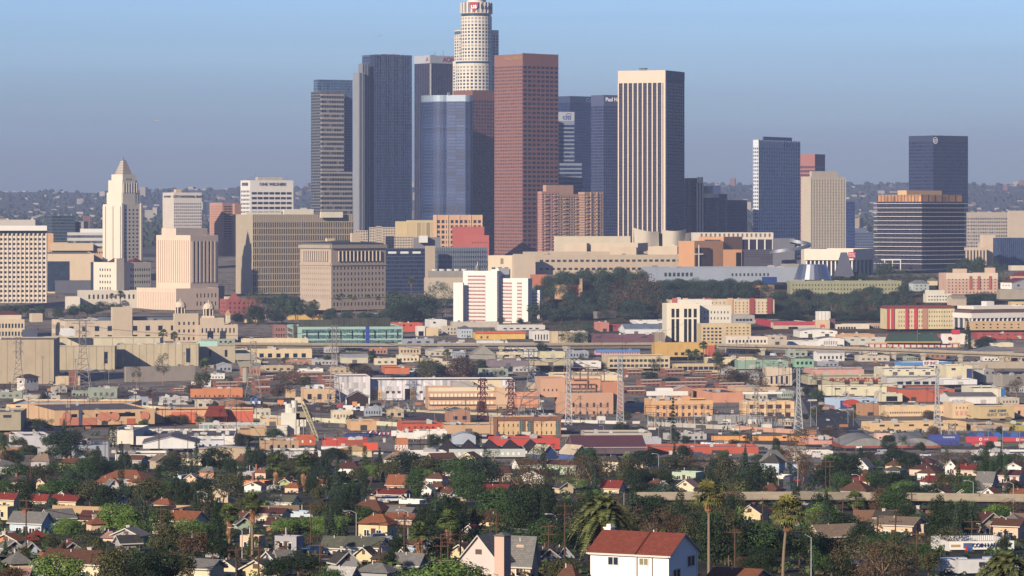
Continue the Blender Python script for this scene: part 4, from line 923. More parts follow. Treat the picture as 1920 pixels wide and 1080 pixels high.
for px, yt_ in ((338, 571), (391, 574)):
    q = P(px, yt_+18, D+16)-t.location; b = MB()
    b.box(-5.5, 5.5, -5.5, 5.5, -14, 0, 0)
    for k in range(8):
        a = 6.283*k/8+.39; b.tube((4.2*math.cos(a), 4.2*math.sin(a), 0), (4.2*math.cos(a), 4.2*math.sin(a), 6), .7, n=5)
    b.prism(b.circ(0, 0, 2.8, 8), 0, 6, 1); b.prism(b.circ(0, 0, 5.2, 8), 6, 7.2, 0)
    for i in range(5):
        a0, a1 = i*18, (i+1)*18; b.prism(b.circ(0, 0, 4.8*math.cos(rad(a0)), 10), 7.2+4.2*math.sin(rad(a0)), 7.2+4.2*math.sin(rad(a1)), 0, scale_top=max(.03, math.cos(rad(a1))/math.cos(rad(a0))))
    b.tube((0, 0, 11), (0, 0, 14), .7, .2, 6); mk('domed_belfry', b, [wallm('e8d4b8'), wallm('6a5a50')], t, q)
b = MB(); b.box(0, 70, 0, 20, 0, 3.5); mk('rooftop_plant', b, [metal('7c8a94', .5, .3)], t, V.wl((35, 12, V.h-1)), rad(18)); mk('rooftop_plant', b, [metal('68747e', .5, .3)], t, V.wl((V.w-75, 14, V.h-1)), rad(18)); V.units(16, 3, (2, 5))
V = gb('apartment_building', 'cream arcaded building with dark roof at the far left edge', -30, -25, 46, 600, 634, 8, 20, 'e2cca8', '4a443e', (('R', 8, 2, .3, .98, .1, .95, .55, .55),)); Vol(V.rt, V.D+20, -30, -25, 40, 590, 602, 8, wallm('e6d2b4'), shingle('8a4238'), shape='hip', rise=3, wname='upper_wall', rname='red_roof')
V = gb('brick_hall', 'dark red brick hall with a small front gable', 412, 424, 490, 561, 590, 20, 30, 'b8605a', '8a7a70', (('R', 7, 3, .05, .95, .12, .95, .3, .45), ('L', 3, 3, .1, .9, .12, .9, .3, .45)))
b = MB(); b.prism([(0, 0), (12, 0), (12, 1.2), (0, 1.2)], 0, 6, 0, scale_top=.15); mk('gable', b, [wallm('b8605a')], V.rt, V.wl((2, 0, V.h)), rad(20)); Vol(V.rt, V.D+10, 420, 422, 440, 556, 563, 20, wallm('e8d8c0'), RG, wname='roof_room')
gb('restored_house', 'small ornate cream house with pointed yellow gables', 462, 464, 482, 598, 606, 20, 10, 'f0d090', '8a5a40', shape='gable', axis='y', rise=6, rmat=shingle('8a5a44'))
gb('market_hall', 'low yellow gabled market hall among trees', 538, 542, 606, 589, 600, 15, 10, 'f0c460', '8a4a40', shape='gable', axis='x', rise=3, rmat=shingle('7a4038'))
gb('tower_shrine', 'tiny cream bell tower beside the red brick hall', 424, 425, 432, 590, 605, 20, 4, 'f2e2c0', 'd8b070', shape='hip', rise=5)
V = gb('office_building', 'turquoise three-storey office with ribbon windows and blue stair stripe', 538, 550, 755, 613, 645, 8, 30, 'a8dcc8', '9ab0a4', wm=wallm('a4ccc0', .6, .12))
for k in range(3): V.bar('R', 'ribbon_window', .08, .99, V.h*(.68-.31*k)-.5, V.h*(.68-.31*k)+2.6, .15, facade('a4ccc0', '24505a', .12, 0, 1, .12, .25), frac=True)
for k in range(2): V.bar('L', 'ribbon_window', .1, .9, V.h*(.68-.31*k)-.5, V.h*(.68-.31*k)+2.6, .15, glassm('24505a'), frac=True)
V.bar('R', 'stair_stripe', .66, .69, 0, V.h, .6, wallm('2c50b8', .5), frac=True); V.bar('R', 'brown_pier', .0, .03, 0, V.h+2, .8, wallm('5e5434'), frac=True); V.bars('R', 'fin', 9, .12, .95, .5, 5, 12, 1.0, wallm('23484c'))
for i, (l, r_, y) in enumerate(((560, 622, 600), (622, 692, 597), (688, 732, 596))):
    Vol(V.rt, V.D+8+i, l, l+1, r_, y, 616, 6+i*5, facade('5c5c3c', '3a3c2c', .1, 0, 1, .5, 0), RD, cols=(2, 14), fh=5, wname='screen_wall')
gb('warehouse', 'low cream flat-roofed block in front of the twin-domed terminal', 450, 452, 578, 636, 650, 4, 25, 'ecd8ac', 'b8a888', (('R', 10, 1, .1, .95, .3, .8, .4, .5),))
gb('warehouse', 'cream yard building with dark doorways under the viaduct', 430, 432, 585, 656, 672, 4, 25, 'e6cf9e', 'a89c80', (('R', 9, 1, .02, .95, .3, .95, .5, .7),))
gb('brick_store', 'small reddish brick store left of the turquoise office', 512, 514, 537, 610, 636, 8, 20, 'a8756a', '7a6860', (('R', 4, 2, .1, .9, .1, .9, .4, .5, WIN),))
gb('warehouse', 'white low warehouse with orange and cream fronts', 800, 806, 838, 600, 620, 10, 30, 'f0ece4', 'c8c4bc'); gb('warehouse', 'orange-fronted shed behind the turquoise office', 733, 736, 792, 606, 622, 8, 25, 'e0603a', 'a89080')
gb('shop_building', 'white shop with dark garage door near the viaduct', 780, 782, 797, 612, 630, 8, 14, 'f0e8e0', 'b0a8a0', (('R', 1, 1, .15, .85, .45, .95, .9, .9, BLK),)); gb('shop_building', 'pale yellow blank-fronted shop near the viaduct', 797, 799, 822, 615, 630, 8, 16, 'eed2a0', 'a8a090')
gb('shop_building', 'grey-beige two-storey shop block near the viaduct', 828, 836, 858, 612, 628, 14, 14, 'd8ccb4', '8a8a8c', (('R', 3, 2, .1, .9, .1, .9, .35, .5),)); V = gb('house', 'pale blue-grey house with white trim in the flats', 858, 862, 886, 616, 634, 12, 12, 'c8d4dc', '6a7a84', (('R', 4, 2, .1, .9, .15, .9, .3, .5),), shape='hip', rise=2.5)
V = gb('hall_building', 'yellow hall with bright orange eaves beside the viaduct', 889, 892, 985, 624, 637, 6, 30, 'f0c050', 'd8a050', (('R', 2, 1, .05, .3, .3, .9, .3, .5, WINB),)); V.bar('R', 'orange_eaves', -.01, 1.01, V.h-.8, V.h+.8, .8, wallm('e06028'), frac=True)
V = gb('warehouse', 'tan blank warehouse with brown roofline left of the maroon wall', 1033, 1034, 1102, 623, 646, 3, 30, 'dcc49a', '6a5e58'); V = gb('warehouse', 'long maroon low building in shade beside tan warehouse', 1102, 1103, 1228, 628, 645, 3, 30, '7a5560', '6a5e58'); V = gb('warehouse', 'taupe block between maroon wall and cream striped tower', 1227, 1228, 1247, 625, 646, 3, 30, 'a89480', '6a5e58')
gb('warehouse', 'long brick red market row with pale rear roofs', 1128, 1136, 1232, 609, 621, 10, 30, 'b04a48', 'c89c98'); gb('warehouse', 'pink-fronted store at the head of the red market row', 1123, 1126, 1142, 605, 622, 10, 30, 'd88878', 'e0c8c0'); V = gb('warehouse', 'blue-grey gabled hall with white fronts', 1168, 1172, 1248, 617, 626, 8, 30, 'e8ecee', '7a8c9c', shape='gable', axis='x', rise=4, rmat=roofm('8494a4')); 
gb('warehouse', 'white low depot with striped roof behind the viaduct', 1190, 1192, 1256, 602, 610, 6, 40, 'f4f0ea', 'e8e4dc', units=5)
gb('shop_building', 'light grey shop row near white striped towers', 930, 932, 1022, 610, 620, 6, 20, 'dcd4cc', 'b8b0ac', (('R', 6, 1, .1, .9, .3, .8, .5, .4),)); gb('warehouse', 'white and grey yard building beside yellow hall', 995, 998, 1032, 621, 640, 8, 20, 'ece6dc', 'a09a94', (('R', 5, 1, .1, .9, .2, .9, .4, .7),)); gb('shop_building', 'beige long low shop under the white apartment towers', 845, 848, 935, 604, 614, 6, 20, 'cfc4b4', '9a948c', units=4)
# cream striped tower block
V = gb('office_building', 'cream tower block with tall dark window stripes', 1249, 1250, 1312, 570, 643, 4, 35, 'f2e6c8', 'b8b0a0', wm=wallm('f4e8cc', .7, .12), D=3160)
for u in (.19, .33, .57, .7, .86): V.bar('R', 'window_stripe', u-.045, u+.045, .5, V.h*.62, .2, BLK, frac=True); V.bar('R', 'window_stripe', u-.045, u+.045, V.h*.66, V.h*.88, .2, BLK, frac=True)
V2 = Vol(V.rt, 3175, 1311, 1312, 1371, 573, 643, 4, wallm('e8dfcc', .7, .2), RG, wname='rear_block'); V2.win('R', 8, 5, .1, .95, .1, .9, .3, .4); Vol(V.rt, 3190, 1270, 1272, 1335, 562, 575, 4, wallm('f0e8d8'), RG, wname='roof_room'); V2.units(6, 2)
V = gb('apartment_building', 'tan five-storey apartment block with small square windows', 1313, 1315, 1408, 608, 645, 4, 30, 'dcc290', 'b0a080', (('R', 5, 5, .02, .42, .12, .98, .6, .5), ('R', 6, 3, .48, .98, .1, .55, .4, .35)), D=3120); V = gb('office_building', 'pale pink low office with square windows above the viaduct', 1358, 1361, 1440, 632, 646, 3, 20, 'ecdcc8', 'a8a09a', (('R', 11, 1, .04, .97, .25, .8, .5, .6),), D=3080)
gb('warehouse', 'beige blank low block right of the pale pink office', 1438, 1440, 1475, 630, 647, 3, 20, 'cdbca4', 'b8ac9c', D=3080); V = gb('office_building', 'grey office wing with dark ribbon windows beside cream tower', 1372, 1375, 1415, 591, 606, 8, 30, 'b8b4ac', '8a8682', (('R', 5, 1, .1, .9, .3, .8, .8, .5),), D=3300)
# red fronted supermarket and neighbours
V = gb('supermarket', 'long beige supermarket with a bright red fascia', 1404, 1450, 1530, 605, 622, 10, 50, 'd8ccb0', 'a0988c', D=3330); V.bar('R', 'red_fascia', 0, 1.0, V.h-2.3, V.h+1, .5, wallm('d04858', .5), frac=True); V.bar('L', 'red_panel', .3, .9, 3, V.h+2, .5, wallm('c83848', .5), frac=True); V.bar('R', 'dark_billboard', .35, .55, 0, 5, 1.5, WIN, frac=True)
V = gb('shop_building', 'tan shop wall with a red square emblem', 1528, 1530, 1556, 601, 624, 4, 20, 'e6c8a0', 'b09880', D=3330); V.bar('R', 'red_emblem', .3, .62, 3, 8, .4, wallm('e0523c'), frac=True); V.bar('R', 'emblem_cutout', .42, .62, 3.2, 5.5, .55, wallm('e6c8a0'), frac=True)
V = gb('water_tank', 'pair of white cubic tanks on a stand above shop roofs', 1529, 1531, 1557, 584, 600, 3, 8, 'f4f0ea', 'd8d4cc', D=3350); V.bars('R', 'panel_joint', 4, .1, .9, .4, 0, V.h, .2, wallm('b8b4ac'))
gb('shop_building', 'purple-brown narrow shop beside tan wall', 1556, 1558, 1566, 598, 620, 3, 16, '7c5864', '6a5a58', D=3340); V = gb('shopping_arcade', 'low arcade with dark arches and tan roof', 1566, 1568, 1630, 608, 620, 3, 20, 'e8dcc8', 'b8a488', (('R', 7, 1, .03, .6, .3, .95, .7, .8, BLK),), D=3330); V = gb('shopping_arcade', 'second low arcade with striped columns and brown roof', 1626, 1628, 1695, 607, 618, 3, 20, 'c8a890', 'b09c88', (('R', 16, 1, .02, .98, .3, .95, .5, .8, WINB),), D=3340)
V = gb('warehouse', 'long white curved-roof market shed', 1499, 1500, 1570, 621, 632, 4, 40, 'f4f0e4', 'dcd8cc', D=3200, shape='arch', axis='y', rise=2.2); gb('warehouse', 'grey roofed white depot with a row of slim dark windows', 1533, 1534, 1583, 636, 648, 3, 30, 'f4f0e8', '8a8c94', (('R', 8, 1, .2, .75, .2, .85, .35, .8),), D=3110, shape='arch', axis='y', rise=2)
gb('warehouse', 'white garage row with blue doors under grey roofs', 1476, 1478, 1534, 640, 648, 3, 30, 'ece8e0', '8a8c94', D=3110); V = gb('warehouse', 'tan roofed store beside the white curved shed', 1568, 1570, 1640, 627, 634, 3, 30, 'dca878', '9a9088', D=3190); gb('warehouse', 'pale long shed left of the pagoda roof', 1583, 1585, 1670, 634, 648, 3, 30, 'd4d2c4', 'b8b4a4', D=3120)
V = gb('pagoda_station', 'station hall with sweeping green pagoda roof and red posts', 1622, 1625, 1800, 644, 652, 2, 12, 'e8d8c8', '9a9088', D=3090); t = V.rt
b = MB(); b.prism([(-2, -4), (44, -4), (44, 10), (-2, 10)], 0, .8, 1); b.prism([(-2, -4), (44, -4), (44, 10), (-2, 10)], .8, 7, 0, scale_top=.86); mk('pagoda_roof', b, [wallm('3a5448'), wallm('e0b060')], t, V.wl((18, 0, 5)))
b = MB(); b.prism([(0, -3), (9, -3), (9, 8), (0, 8)], 0, 8, 0, scale_top=.1); mk('white_peak_roof', b, [wallm('e8e4e0')], t, V.wl((60, 0, 4)))
V.bars('R', 'red_post', 16, .02, .98, .8, 0, V.h, .6, wallm('c03038')); V.bar('R', 'yellow_beam', 0, 1, V.h-.2, V.h+.7, 1, wallm('e8b848'), frac=True)
V = gb('warehouse', 'long red roofed market behind the pagoda roof', 1668, 1670, 1770, 629, 637, 3, 30, 'd04448', 'c85450', D=3180); V = gb('shop_building', 'cream sign-fronted shop with round maroon emblem', 1770, 1771, 1815, 627, 645, 3, 20, 'f6ecd8', 'd8ccb8', D=3130)
b = MB(); b.prism(b.circ(0, 0, 1.6, 16), 0, .3); o = mk('round_emblem', b, [wallm('8a2030')], V.rt, V.wl((4.5, -.4, V.h*.6)), rot if False else 0); o.rotation_euler = (math.pi/2, 0, 0); V.bar('R', 'red_roof_sign', .3, .65, V.h, V.h+4, .2, wallm('d83050'), frac=True)
V = gb('warehouse', 'long brick red row building at the right edge', 1828, 1832, 1990, 625, 635, 2, 30, 'b85044', 'a08478', D=3190); gb('shop_building', 'grey hip-roofed hall near the viaduct at right', 1820, 1835, 1900, 658, 662, 10, 25, 'b8b4a8', '8c8c90', D=2960, shape='hip', rise=3.5)
gb('shop_building', 'dark brown roofed row near right edge above viaduct', 1884, 1886, 1960, 652, 660, 4, 20, '8a7a78', '5c4c54', D=3000); gb('shop_building', 'cream low strip of shops beside the dark pine', 1853, 1855, 1900, 643, 650, 3, 15, 'e6dabc', 'c8bca4', D=3060, units=2)
# yellow and red flats, columned office, hillside
V = gb('apartment_building', 'yellow four-storey flats with red vertical bays', 1659, 1663, 1790, 577, 616, 8, 25, 'ead8a4', '9a5a48', (('R', 22, 4, .16, .98, .1, .95, .3, .4, WINB),), D=3300, shape='flat')
for u in (.06, .27, .4): V.bar('R', 'red_bay', u, u+.045, 0, V.h-.5, 1, wallm('d83a48'), frac=True)
V.bar('R', 'red_bay', .0, .03, 0, V.h-.5, .8, wallm('d83a48'), frac=True); V.bar('R', 'brown_bay', .52, .6, 0, V.h-.3, .6, wallm('c89070'), frac=True); b = MB(); b.prism([(-1, -1), (V.w+1, -1), (V.w+1, V.d+1), (-1, V.d+1)], 0, 2.4, 0, scale_top=.9); mk('tiled_roof', b, [shingle('9a4a40')], V.rt, V.wl((0, 0, V.h-.5)), rad(8))
V = gb('office_building', 'white modern office ringed by slim columns with roof box', 1790, 1822, 1960, 584, 614, 25, 30, 'f4ece0', 'c8bcb0', wm=glassm('2c2a38'), D=3260)
for f in 'RL': V.bar(f, 'white_fascia', -.02, 1.02, V.h-6, V.h-1.5, 2, wallm('f8f0e6'), frac=True); V.bar(f, 'brown_band', 0, 1, V.h-1.5, V.h+1, .4, wallm('7a5a4c'), frac=True)
V.bars('R', 'column', 17, .0, .95, .75, 0, V.h-6, 1.8, WHT); V.bars('L', 'column', 4, .0, .9, .9, 0, V.h-6, 1.8, WHT); Vol(V.rt, 3265, 1795, 1826, 1930, 574, 580, 25, wallm('f4ece0'), RG, wname='roof_slab'); Vol(V.rt, 3280, 1840, 1850, 1864, 565, 576, 25, wallm('f6efe4'), RG, wname='roof_box')
V = gb('apartment_building', 'tan low flats in front of the white columned office', 1811, 1816, 1990, 603, 618, 6, 14, 'd4b07c', 'c8a880', (('R', 12, 2, .05, .95, .15, .9, .25, .4),), D=3215)
V = gb('apartment_building', 'pinkish hillside flats with red balcony stacks', 1769, 1774, 1871, 512, 551, 10, 25, 'e2b89c', '8a6a58', (('R', 14, 6, .02, .98, .08, .97, .3, .4),), D=3560, units=4); V.bar('R', 'cream_upper_band', 0, 1, V.h*.72, V.h, .06, wallm('f2dcc0'), frac=True)
for u in (.47, .63, .85): V.bars('R', 'balcony_stack', 1, u, u, 2.4, 5, V.h-3, .9, wallm('c06a5c'))
V2 = Vol(V.rt, 3575, 1786, 1788, 1813, 504, 516, 10, wallm('eac8a8'), RG, wname='roof_room'); Vol(V.rt, 3575, 1846, 1848, 1866, 502, 516, 10, wallm('eac8a8'), RG, wname='roof_room')
V = gb('house', 'white hillside house on stilts with maroon roof', 1876, 1897, 1950, 530, 541, 40, 12, 'f6f0e8', '8a3038', (('L', 3, 1, .1, .9, .2, .7, .3, .4), ('R', 3, 1, .1, .9, .2, .7, .3, .5)), D=3500, shape='gable', axis='y', rise=4, rmat=shingle('94404a')); V.bars('L', 'stilt', 3, .1, .9, .4, -5, 0, .1, BLK)
gb('apartment_building', 'orange gabled flats above the white stilt house', 1898, 1902, 1950, 517, 530, 10, 14, 'e6b48c', '9a4a44', (('R', 4, 1, .1, .9, .2, .8, .3, .5),), D=3600, shape='hip', rise=4, rmat=shingle('9a4440')); gb('house', 'pale blue-grey hillside house under dark trees', 1704, 1712, 1742, 531, 545, 20, 12, 'c8d4d0', '8a8c8c', (('R', 3, 2, .1, .9, .1, .9, .25, .4),), D=3560, shape='hip', rise=3)
gb('house', 'small cream hillside house among trees', 1742, 1744, 1758, 526, 534, 10, 10, 'f0dcb0', '8a7a60', D=3600, shape='hip', rise=3); V = gb('apartment_building', 'white stepped hillside flats with balconies', 1734, 1737, 1784, 551, 566, 8, 12, 'f2ead4', 'b8b4a8', (('R', 8, 2, .05, .95, .1, .9, .5, .35, WIN2),), D=3470); Vol(V.rt, 3480, 1734, 1736, 1771, 544, 554, 8, wallm('e8e0cc'), RG, wname='upper_storey')
gb('house', 'beige long-roofed hillside house below white flats', 1780, 1786, 1812, 560, 572, 14, 14, 'd8c4a8', 'b0a28c', D=3430, shape='gable', axis='x', rise=3); gb('apartment_building', 'grey concrete garage terrace below the stilt house', 1872, 1875, 1930, 543, 560, 8, 12, 'b8ac98', '9a9084', D=3470); gb('house', 'yellow flats at the far right edge on the slope', 1893, 1896, 1950, 566, 578, 6, 12, 'e8c888', 'b09868', (('R', 4, 1, .1, .9, .2, .8, .3, .5),), D=3390)
gb('house', 'cream long flat hillside building at right edge', 1893, 1896, 1960, 498, 506, 6, 12, 'e8dcc0', 'c8bca0', D=3700)
V = gb('apartment_building', 'olive green long hillside flats behind trees', 1476, 1482, 1690, 527, 556, 6, 20, 'a8a880', '6e7a6a', (('R', 34, 3, .01, .99, .12, .9, .3, .4),), D=3600, units=8)
V = gb('apartment_building', 'coral and yellow flats on the slope', 1408, 1425, 1452, 535, 560, 45, 14, 'f0c880', 'b05a48', (('R', 4, 4, .1, .9, .1, .95, .2, .35, WINB), ('L', 2, 4, .15, .85, .1, .95, .3, .4, WINB)), D=3560); V.o.data.materials.append(wallm('e88858')); V.o.data.polygons[1].material_index = 1
V = gb('apartment_building', 'long row of tan and brick flats with stacked balconies', 1248, 1256, 1452, 562, 588, 5, 20, 'e4cca4', 'b0a49c', (('R', 26, 4, .02, .98, .12, .95, .3, .4, WINB),), D=3420)
for u, c in ((.02, 'c86858'), (.12, 'e8c088'), (.33, 'b85c50'), (.55, 'e0b888'), (.76, 'a84a44'), (.93, 'a04440')): V.bar('R', 'coloured_bay', u, u+.05, 0, V.h+1.5, 1, wallm(c), frac=True)
V.units(12, 4)
V = gb('retaining_building', 'tan and rust angular building with tall flat pylon among trees', 1040, 1047, 1086, 534, 560, 20, 12, 'd8aa78', 'a08068', D=3560); V.bar('R', 'rust_wall', .45, .95, 0, V.h, .3, wallm('a84a3c'), frac=True); V.bar('R', 'pylon', 1.0, 1.14, 0, V.h+6, .8, wallm('e0b888'), frac=True)
gb('house', 'orange low building beside palms above the striped towers', 996, 999, 1026, 515, 535, 12, 12, 'd88058', 'b06848', D=3620)
# --- jail complex --------------------------------------------------------------
V = gb('jail_block', 'huge blank tan concrete wall block at the left edge', -60, -55, 101, 637, 720, 3, 60, 'c2b090', '7a7468', units=6); V.bars('R', 'panel_joint', 6, .1, .95, .25, 0, V.h, .1, wallm('9a8c74')); V = gb('guard_box', 'dark blue plant box on the jail roof', 40, 42, 70, 619, 632, 8, 14, '5a6478', '4a5060', D=2880); gb('guard_box', 'white cubic plant room on the jail roof', 113, 120, 140, 617, 629, 14, 12, 'f0f0ee', 'dcdcdc', D=2900)
V = gb('jail_block', 'cream long upper jail block under brown roof edge', 70, 72, 300, 634, 660, 2, 40, 'd8ccac', '6a5c58', D=2920); V.bars('R', 'joint', 6, .1, .95, .3, 0, V.h, .1, wallm('8a8070'))
V = gb('jail_block', 'tan panelled jail block with deep shadowed slots', 100, 104, 215, 650, 695, 3, 30, 'c8b896', '7c7478', D=2820); V.bar('R', 'dark_slot', .82, .88, 6, V.h-4, .2, WIN, frac=True); V.bars('R', 'panel_joint', 8, .05, .95, .3, 0, V.h, .15, wallm('a09072'))
V = gb('jail_block', 'long tan jail block with projecting end bays', 215, 218, 372, 646, 688, 3, 30, 'cbbb98', '8a8276', D=2860); V.bar('R', 'dark_slot', .85, .9, 4, V.h-3, .2, WIN, frac=True); V.bars('R', 'panel_joint', 12, .02, .98, .3, 0, V.h, .15, wallm('a09072')); V.units(10, 3, (1.5, 3))
V = gb('jail_block', 'right end jail block with tall dark slots and mint roof box', 365, 372, 441, 649, 682, 4, 40, 'c4b698', '8a8276', D=2900); V.bars('R', 'dark_slot', 2, .32, .75, 2, 6, V.h-3, .2, WIN); Vol(V.rt, 2910, 366, 369, 408, 641, 650, 4, wallm('b0e4d8'), RG, wname='mint_box')
V = gb('yard_wall', 'long shadowed concrete yard wall below the jail', 100, 236, 366, 688, 722, 22, 4, 'a89c90', '8a8276', D=2690); V = gb('yard_store', 'low tan yard store at the foot of the jail', 102, 104, 150, 706, 722, 3, 10, 'dcc49c', 'b0a088')
V = gb('guard_tower', 'concrete guard tower with wide flat cabin on a stem', 441, 443, 482, 664, 674, 8, 14, 'b8b0a0', '9a9488', D=2600); b = MB(); b.tube((0, 0, -16), (0, 0, 0), 2.2, 2.2, 10); b.prism([(-4, -3), (4, -3), (4, 3), (-4, 3)], -5, 0, 0, scale_top=1.6); mk('tower_stem', b, [wallm('b0a894')], V.rt, V.wl((7, 6, 0)))
V = gb('railway_tower', 'white two-tone railway signal tower with dark hip roof', 32, 46, 72, 708, 732, 48, 8, 'f0e8e0', '5a4038', (('R', 3, 1, .1, .9, .1, .5, .3, .5), ('L', 1, 1, .2, .8, .15, .5, .4, .5)), D=2560, shape='hip', rise=2.2, over=1.3, rmat=shingle('6a4a40'))
V = gb('pylon_scaffold', 'rusty open steel frame tower at the jail foot', 127, 130, 146, 696, 722, 10, 8, '9a5a44', '8a4a3c', wm=facade('b0684c', '6a4a40', .12, .1, .9, .8, .5), cols=(2, 3), fh=4, D=2600)
# --- housing project blocks -----------------------------------------------------
def flats(xl, xr, yt, yb, n=3, c='965e4e', **k):
    V = gb('apartment_building', 'low red brick housing block with cream bands', xl, xl+k.pop('lw', 4), xr, yt, yb, k.pop('phi', 20), k.pop('dep', 10), c, '8e887e', (('R', n, 2, .08, .92, .1, .95, .3, .35),), group='red brick housing project blocks', **k)
    V.bar('R', 'cream_band', -.01, 1.01, V.h*.46, V.h*.54, .12, wallm('e8dcc8'), frac=True); V.bar('R', 'cream_band', -.01, 1.01, V.h-.5, V.h+.15, .3, wallm('d8ccb8'), frac=True)
for a in ((475, 506, 712, 738, 3), (445, 474, 708, 722, 3), (402, 446, 716, 728, 5), (545, 556, 702, 716, 1), (495, 512, 704, 714, 2), (600, 628, 704, 718, 3), (606, 640, 714, 724, 3), (322, 345, 728, 736, 2), (560, 605, 698, 712, 4), (1172, 1202, 692, 704, 3), (1243, 1282, 692, 706, 4), (1198, 1240, 712, 724, 4), (1245, 1322, 716, 728, 6), (1282, 1325, 708, 724, 4), (1330, 1350, 702, 712, 2), (1166, 1210, 724, 740, 4), (1345, 1395, 718, 728, 4), (1300, 1335, 694, 702, 3)): flats(*a)
V = gb('warehouse', 'long low bright orange brick shed by the rail yard', 354, 357, 455, 729, 746, 5, 18, 'e08a50', '8e8478', (('R', 10, 1, .05, .95, .55, .95, .2, .5),)); gb('warehouse', 'white roofed long shed over red brick housing', 553, 555, 606, 693, 701, 3, 20, 'f6f2ea', 'f2eee6', D=2800)
V = gb('warehouse', 'tan cube works with three grey windows', 566, 570, 628, 729, 761, 8, 26, 'e6c090', '9a8c7c', (('R', 3, 1, .02, .98, .28, .62, .42, .9, WIN2),), D=2420, units=4); Vol(V.rt, V.D+8, 588, 590, 608, 722, 731, 8, wallm('e8ecec'), RW, wname='roof_plant')
gb('shop_building', 'small tan block left of the three-window cube', 534, 536, 554, 730, 746, 6, 12, 'dcb886', 'b89870'); gb('shop_building', 'tiny cream hut with red door by the rail yard', 552, 553, 565, 745, 756, 4, 8, 'ecd4ae', 'b08870')
# white train shed
V = gb('train_shed', 'long white corrugated train shed with dark grey roof', 640, 694, 965, 713, 752, 3, 40, 'e4e0e0', '6e6c72', D=2450, wm=facade('e6e2e4', 'd4d0d4', .04, 0, 1, .7, 0), cols=(20, 60), fh=4)
V.bar('R', 'tan_panel', .0, .08, 0, V.h*.55, .3, wallm('e0b880'), frac=True); V.bar('R', 'tall_door', .24, .31, 0, V.h*.6, .4, BLK, frac=True); V.bar('R', 'open_door_leaf', .275, .31, 0, V.h*.6, .6, wallm('b89a78'), frac=True); V.win('R', 3, 1, .1, .22, .5, .62, .55, 1, WINB); V.win('R', 2, 1, .33, .42, .5, .62, .5, 1, WINB)
V2 = Vol(V.rt, 2440, 628, 632, 694, 706, 752, 6, facade('e2dcde', 'd0cacc', .04, 0, 1, .7, 0), RD, cols=(4, 14), fh=4, dep=38, wname='front_block')
V3 = gb('open_shed', 'open-fronted gabled shelter before the white train shed', 647, 649, 692, 746, 762, 4, 14, 'd8d0c8', '8e8a86', wm=glassm('3a2c2a'), shape='gable', axis='y', rise=4, D=2380); V3.bars('R', 'white_post', 2, .0, 1, .9, 0, V3.h, .5, WHT)
V = gb('factory', 'cream two-storey gridded factory with rooftop room', 800, 803, 931, 727, 767, 5, 30, 'f0dcb4', 'b8a890', (('R', 16, 1, .02, .96, .25, .5, .62, .8, wallm('fbeecb')), ('R', 16, 1, .02, .96, .6, .85, .62, .8, wallm('fbeecb'))), D=2340, wm=wallm('e0ae86'))
V.bar('R', 'cream_parapet', 0, .97, V.h*.82, V.h+.2, .5, wallm('f2dfba'), frac=True)
for z in (.56, .5, .22): V.bar('R', 'catwalk', 0, .97, V.h*z, V.h*z+.35, 1.6, wallm('b08a78'), frac=True)
Vol(V.rt, 2360, 845, 848, 888, 716, 728, 5, wallm('b8aea6'), RG, wname='roof_room'); Vol(V.rt, 2370, 880, 882, 940, 714, 730, 5, wallm('f2dcae'), RG, wname='upper_block'); Vol(V.rt, 2338, 929, 931, 962, 728, 766, 5, wallm('e2bc94'), RG, wname='end_bay')
# orange power station
ps = wallm('dcaa88', .8, .3); V = gb('power_station', 'orange stepped power station with pipes and cream rear hall', 968, 1060, 1150, 737, 785, 12, 30, 'f0a878', 'a8806c', wm=ps, D=2280, units=6); t = V.rt
V.win('R', 6, 2, .1, .95, .3, .95, .3, .5, WINB); V2 = Vol(t, 2300, 1010, 1014, 1062, 709, 745, 8, ps, RD, wname='turbine_hall', dep=26); V2.win('R', 4, 1, .05, .7, .55, .7, .3, .8, WINB); V3 = Vol(t, 2296, 1060, 1062, 1128, 712, 745, 8, wallm('dea27c', .8, .3), RD, wname='boiler_house', dep=26); V3.win('R', 4, 1, .3, .95, .3, .5, .25, .8, WINB)
V4 = Vol(t, 2330, 1036, 1040, 1166, 703, 735, 5, wallm('f2dcb0'), RT, wname='rear_hall', dep=40); V4.units(10, 3, (1.5, 4)); V5 = Vol(t, 2290, 1128, 1130, 1170, 716, 780, 6, wallm('d08a64'), RD, wname='pipe_bay', dep=16); V6 = Vol(t, 2290, 968, 970, 1012, 738, 765, 6, wallm('f0a070'), RD, wname='low_wing', dep=20)
pm = metal('a87060', .6, .3)
for k in range(7):
    b = MB(); z = 3+k*2.6; x0 = RN.uniform(-2, 6); x1 = RN.uniform(12, 24); b.tube((x0, -1, z), (x1, -1, z), .3, n=6); b.tube((x1, -1, z), (x1, -1, max(0, z-RN.uniform(3, 9))), .3, n=6); b.tube((x0, -1, z), (x0, -1, z+2), .3, n=6); mk('pipe', b, [pm], t, V3.wl((0, 0, 0)), rad(8))
for x in (3, 9, 14): 
    b = MB(); b.tube((0, 0, 0), (0, 0, 9), .35, n=6); b.tube((-4, 0, 8.5), (4, 0, 8.5), .25, n=5); mk('roof_gantry', b, [metal('7a4a44', .6, .3)], t, V3.wl((x, 2, V3.h-1)))
b = MB(); [b.box(x, x+3, 0, 2.5, 0, 1.8) for x in range(0, 40, 4)]; [b.tube((x, 1, 1.8), (x, 1, 5), .25, n=5) for x in range(1, 40, 3)]; mk('roof_machinery', b, [metal('7a847c', .6, .3)], t, V.wl((2, 6, V.h-.9)), rad(12))
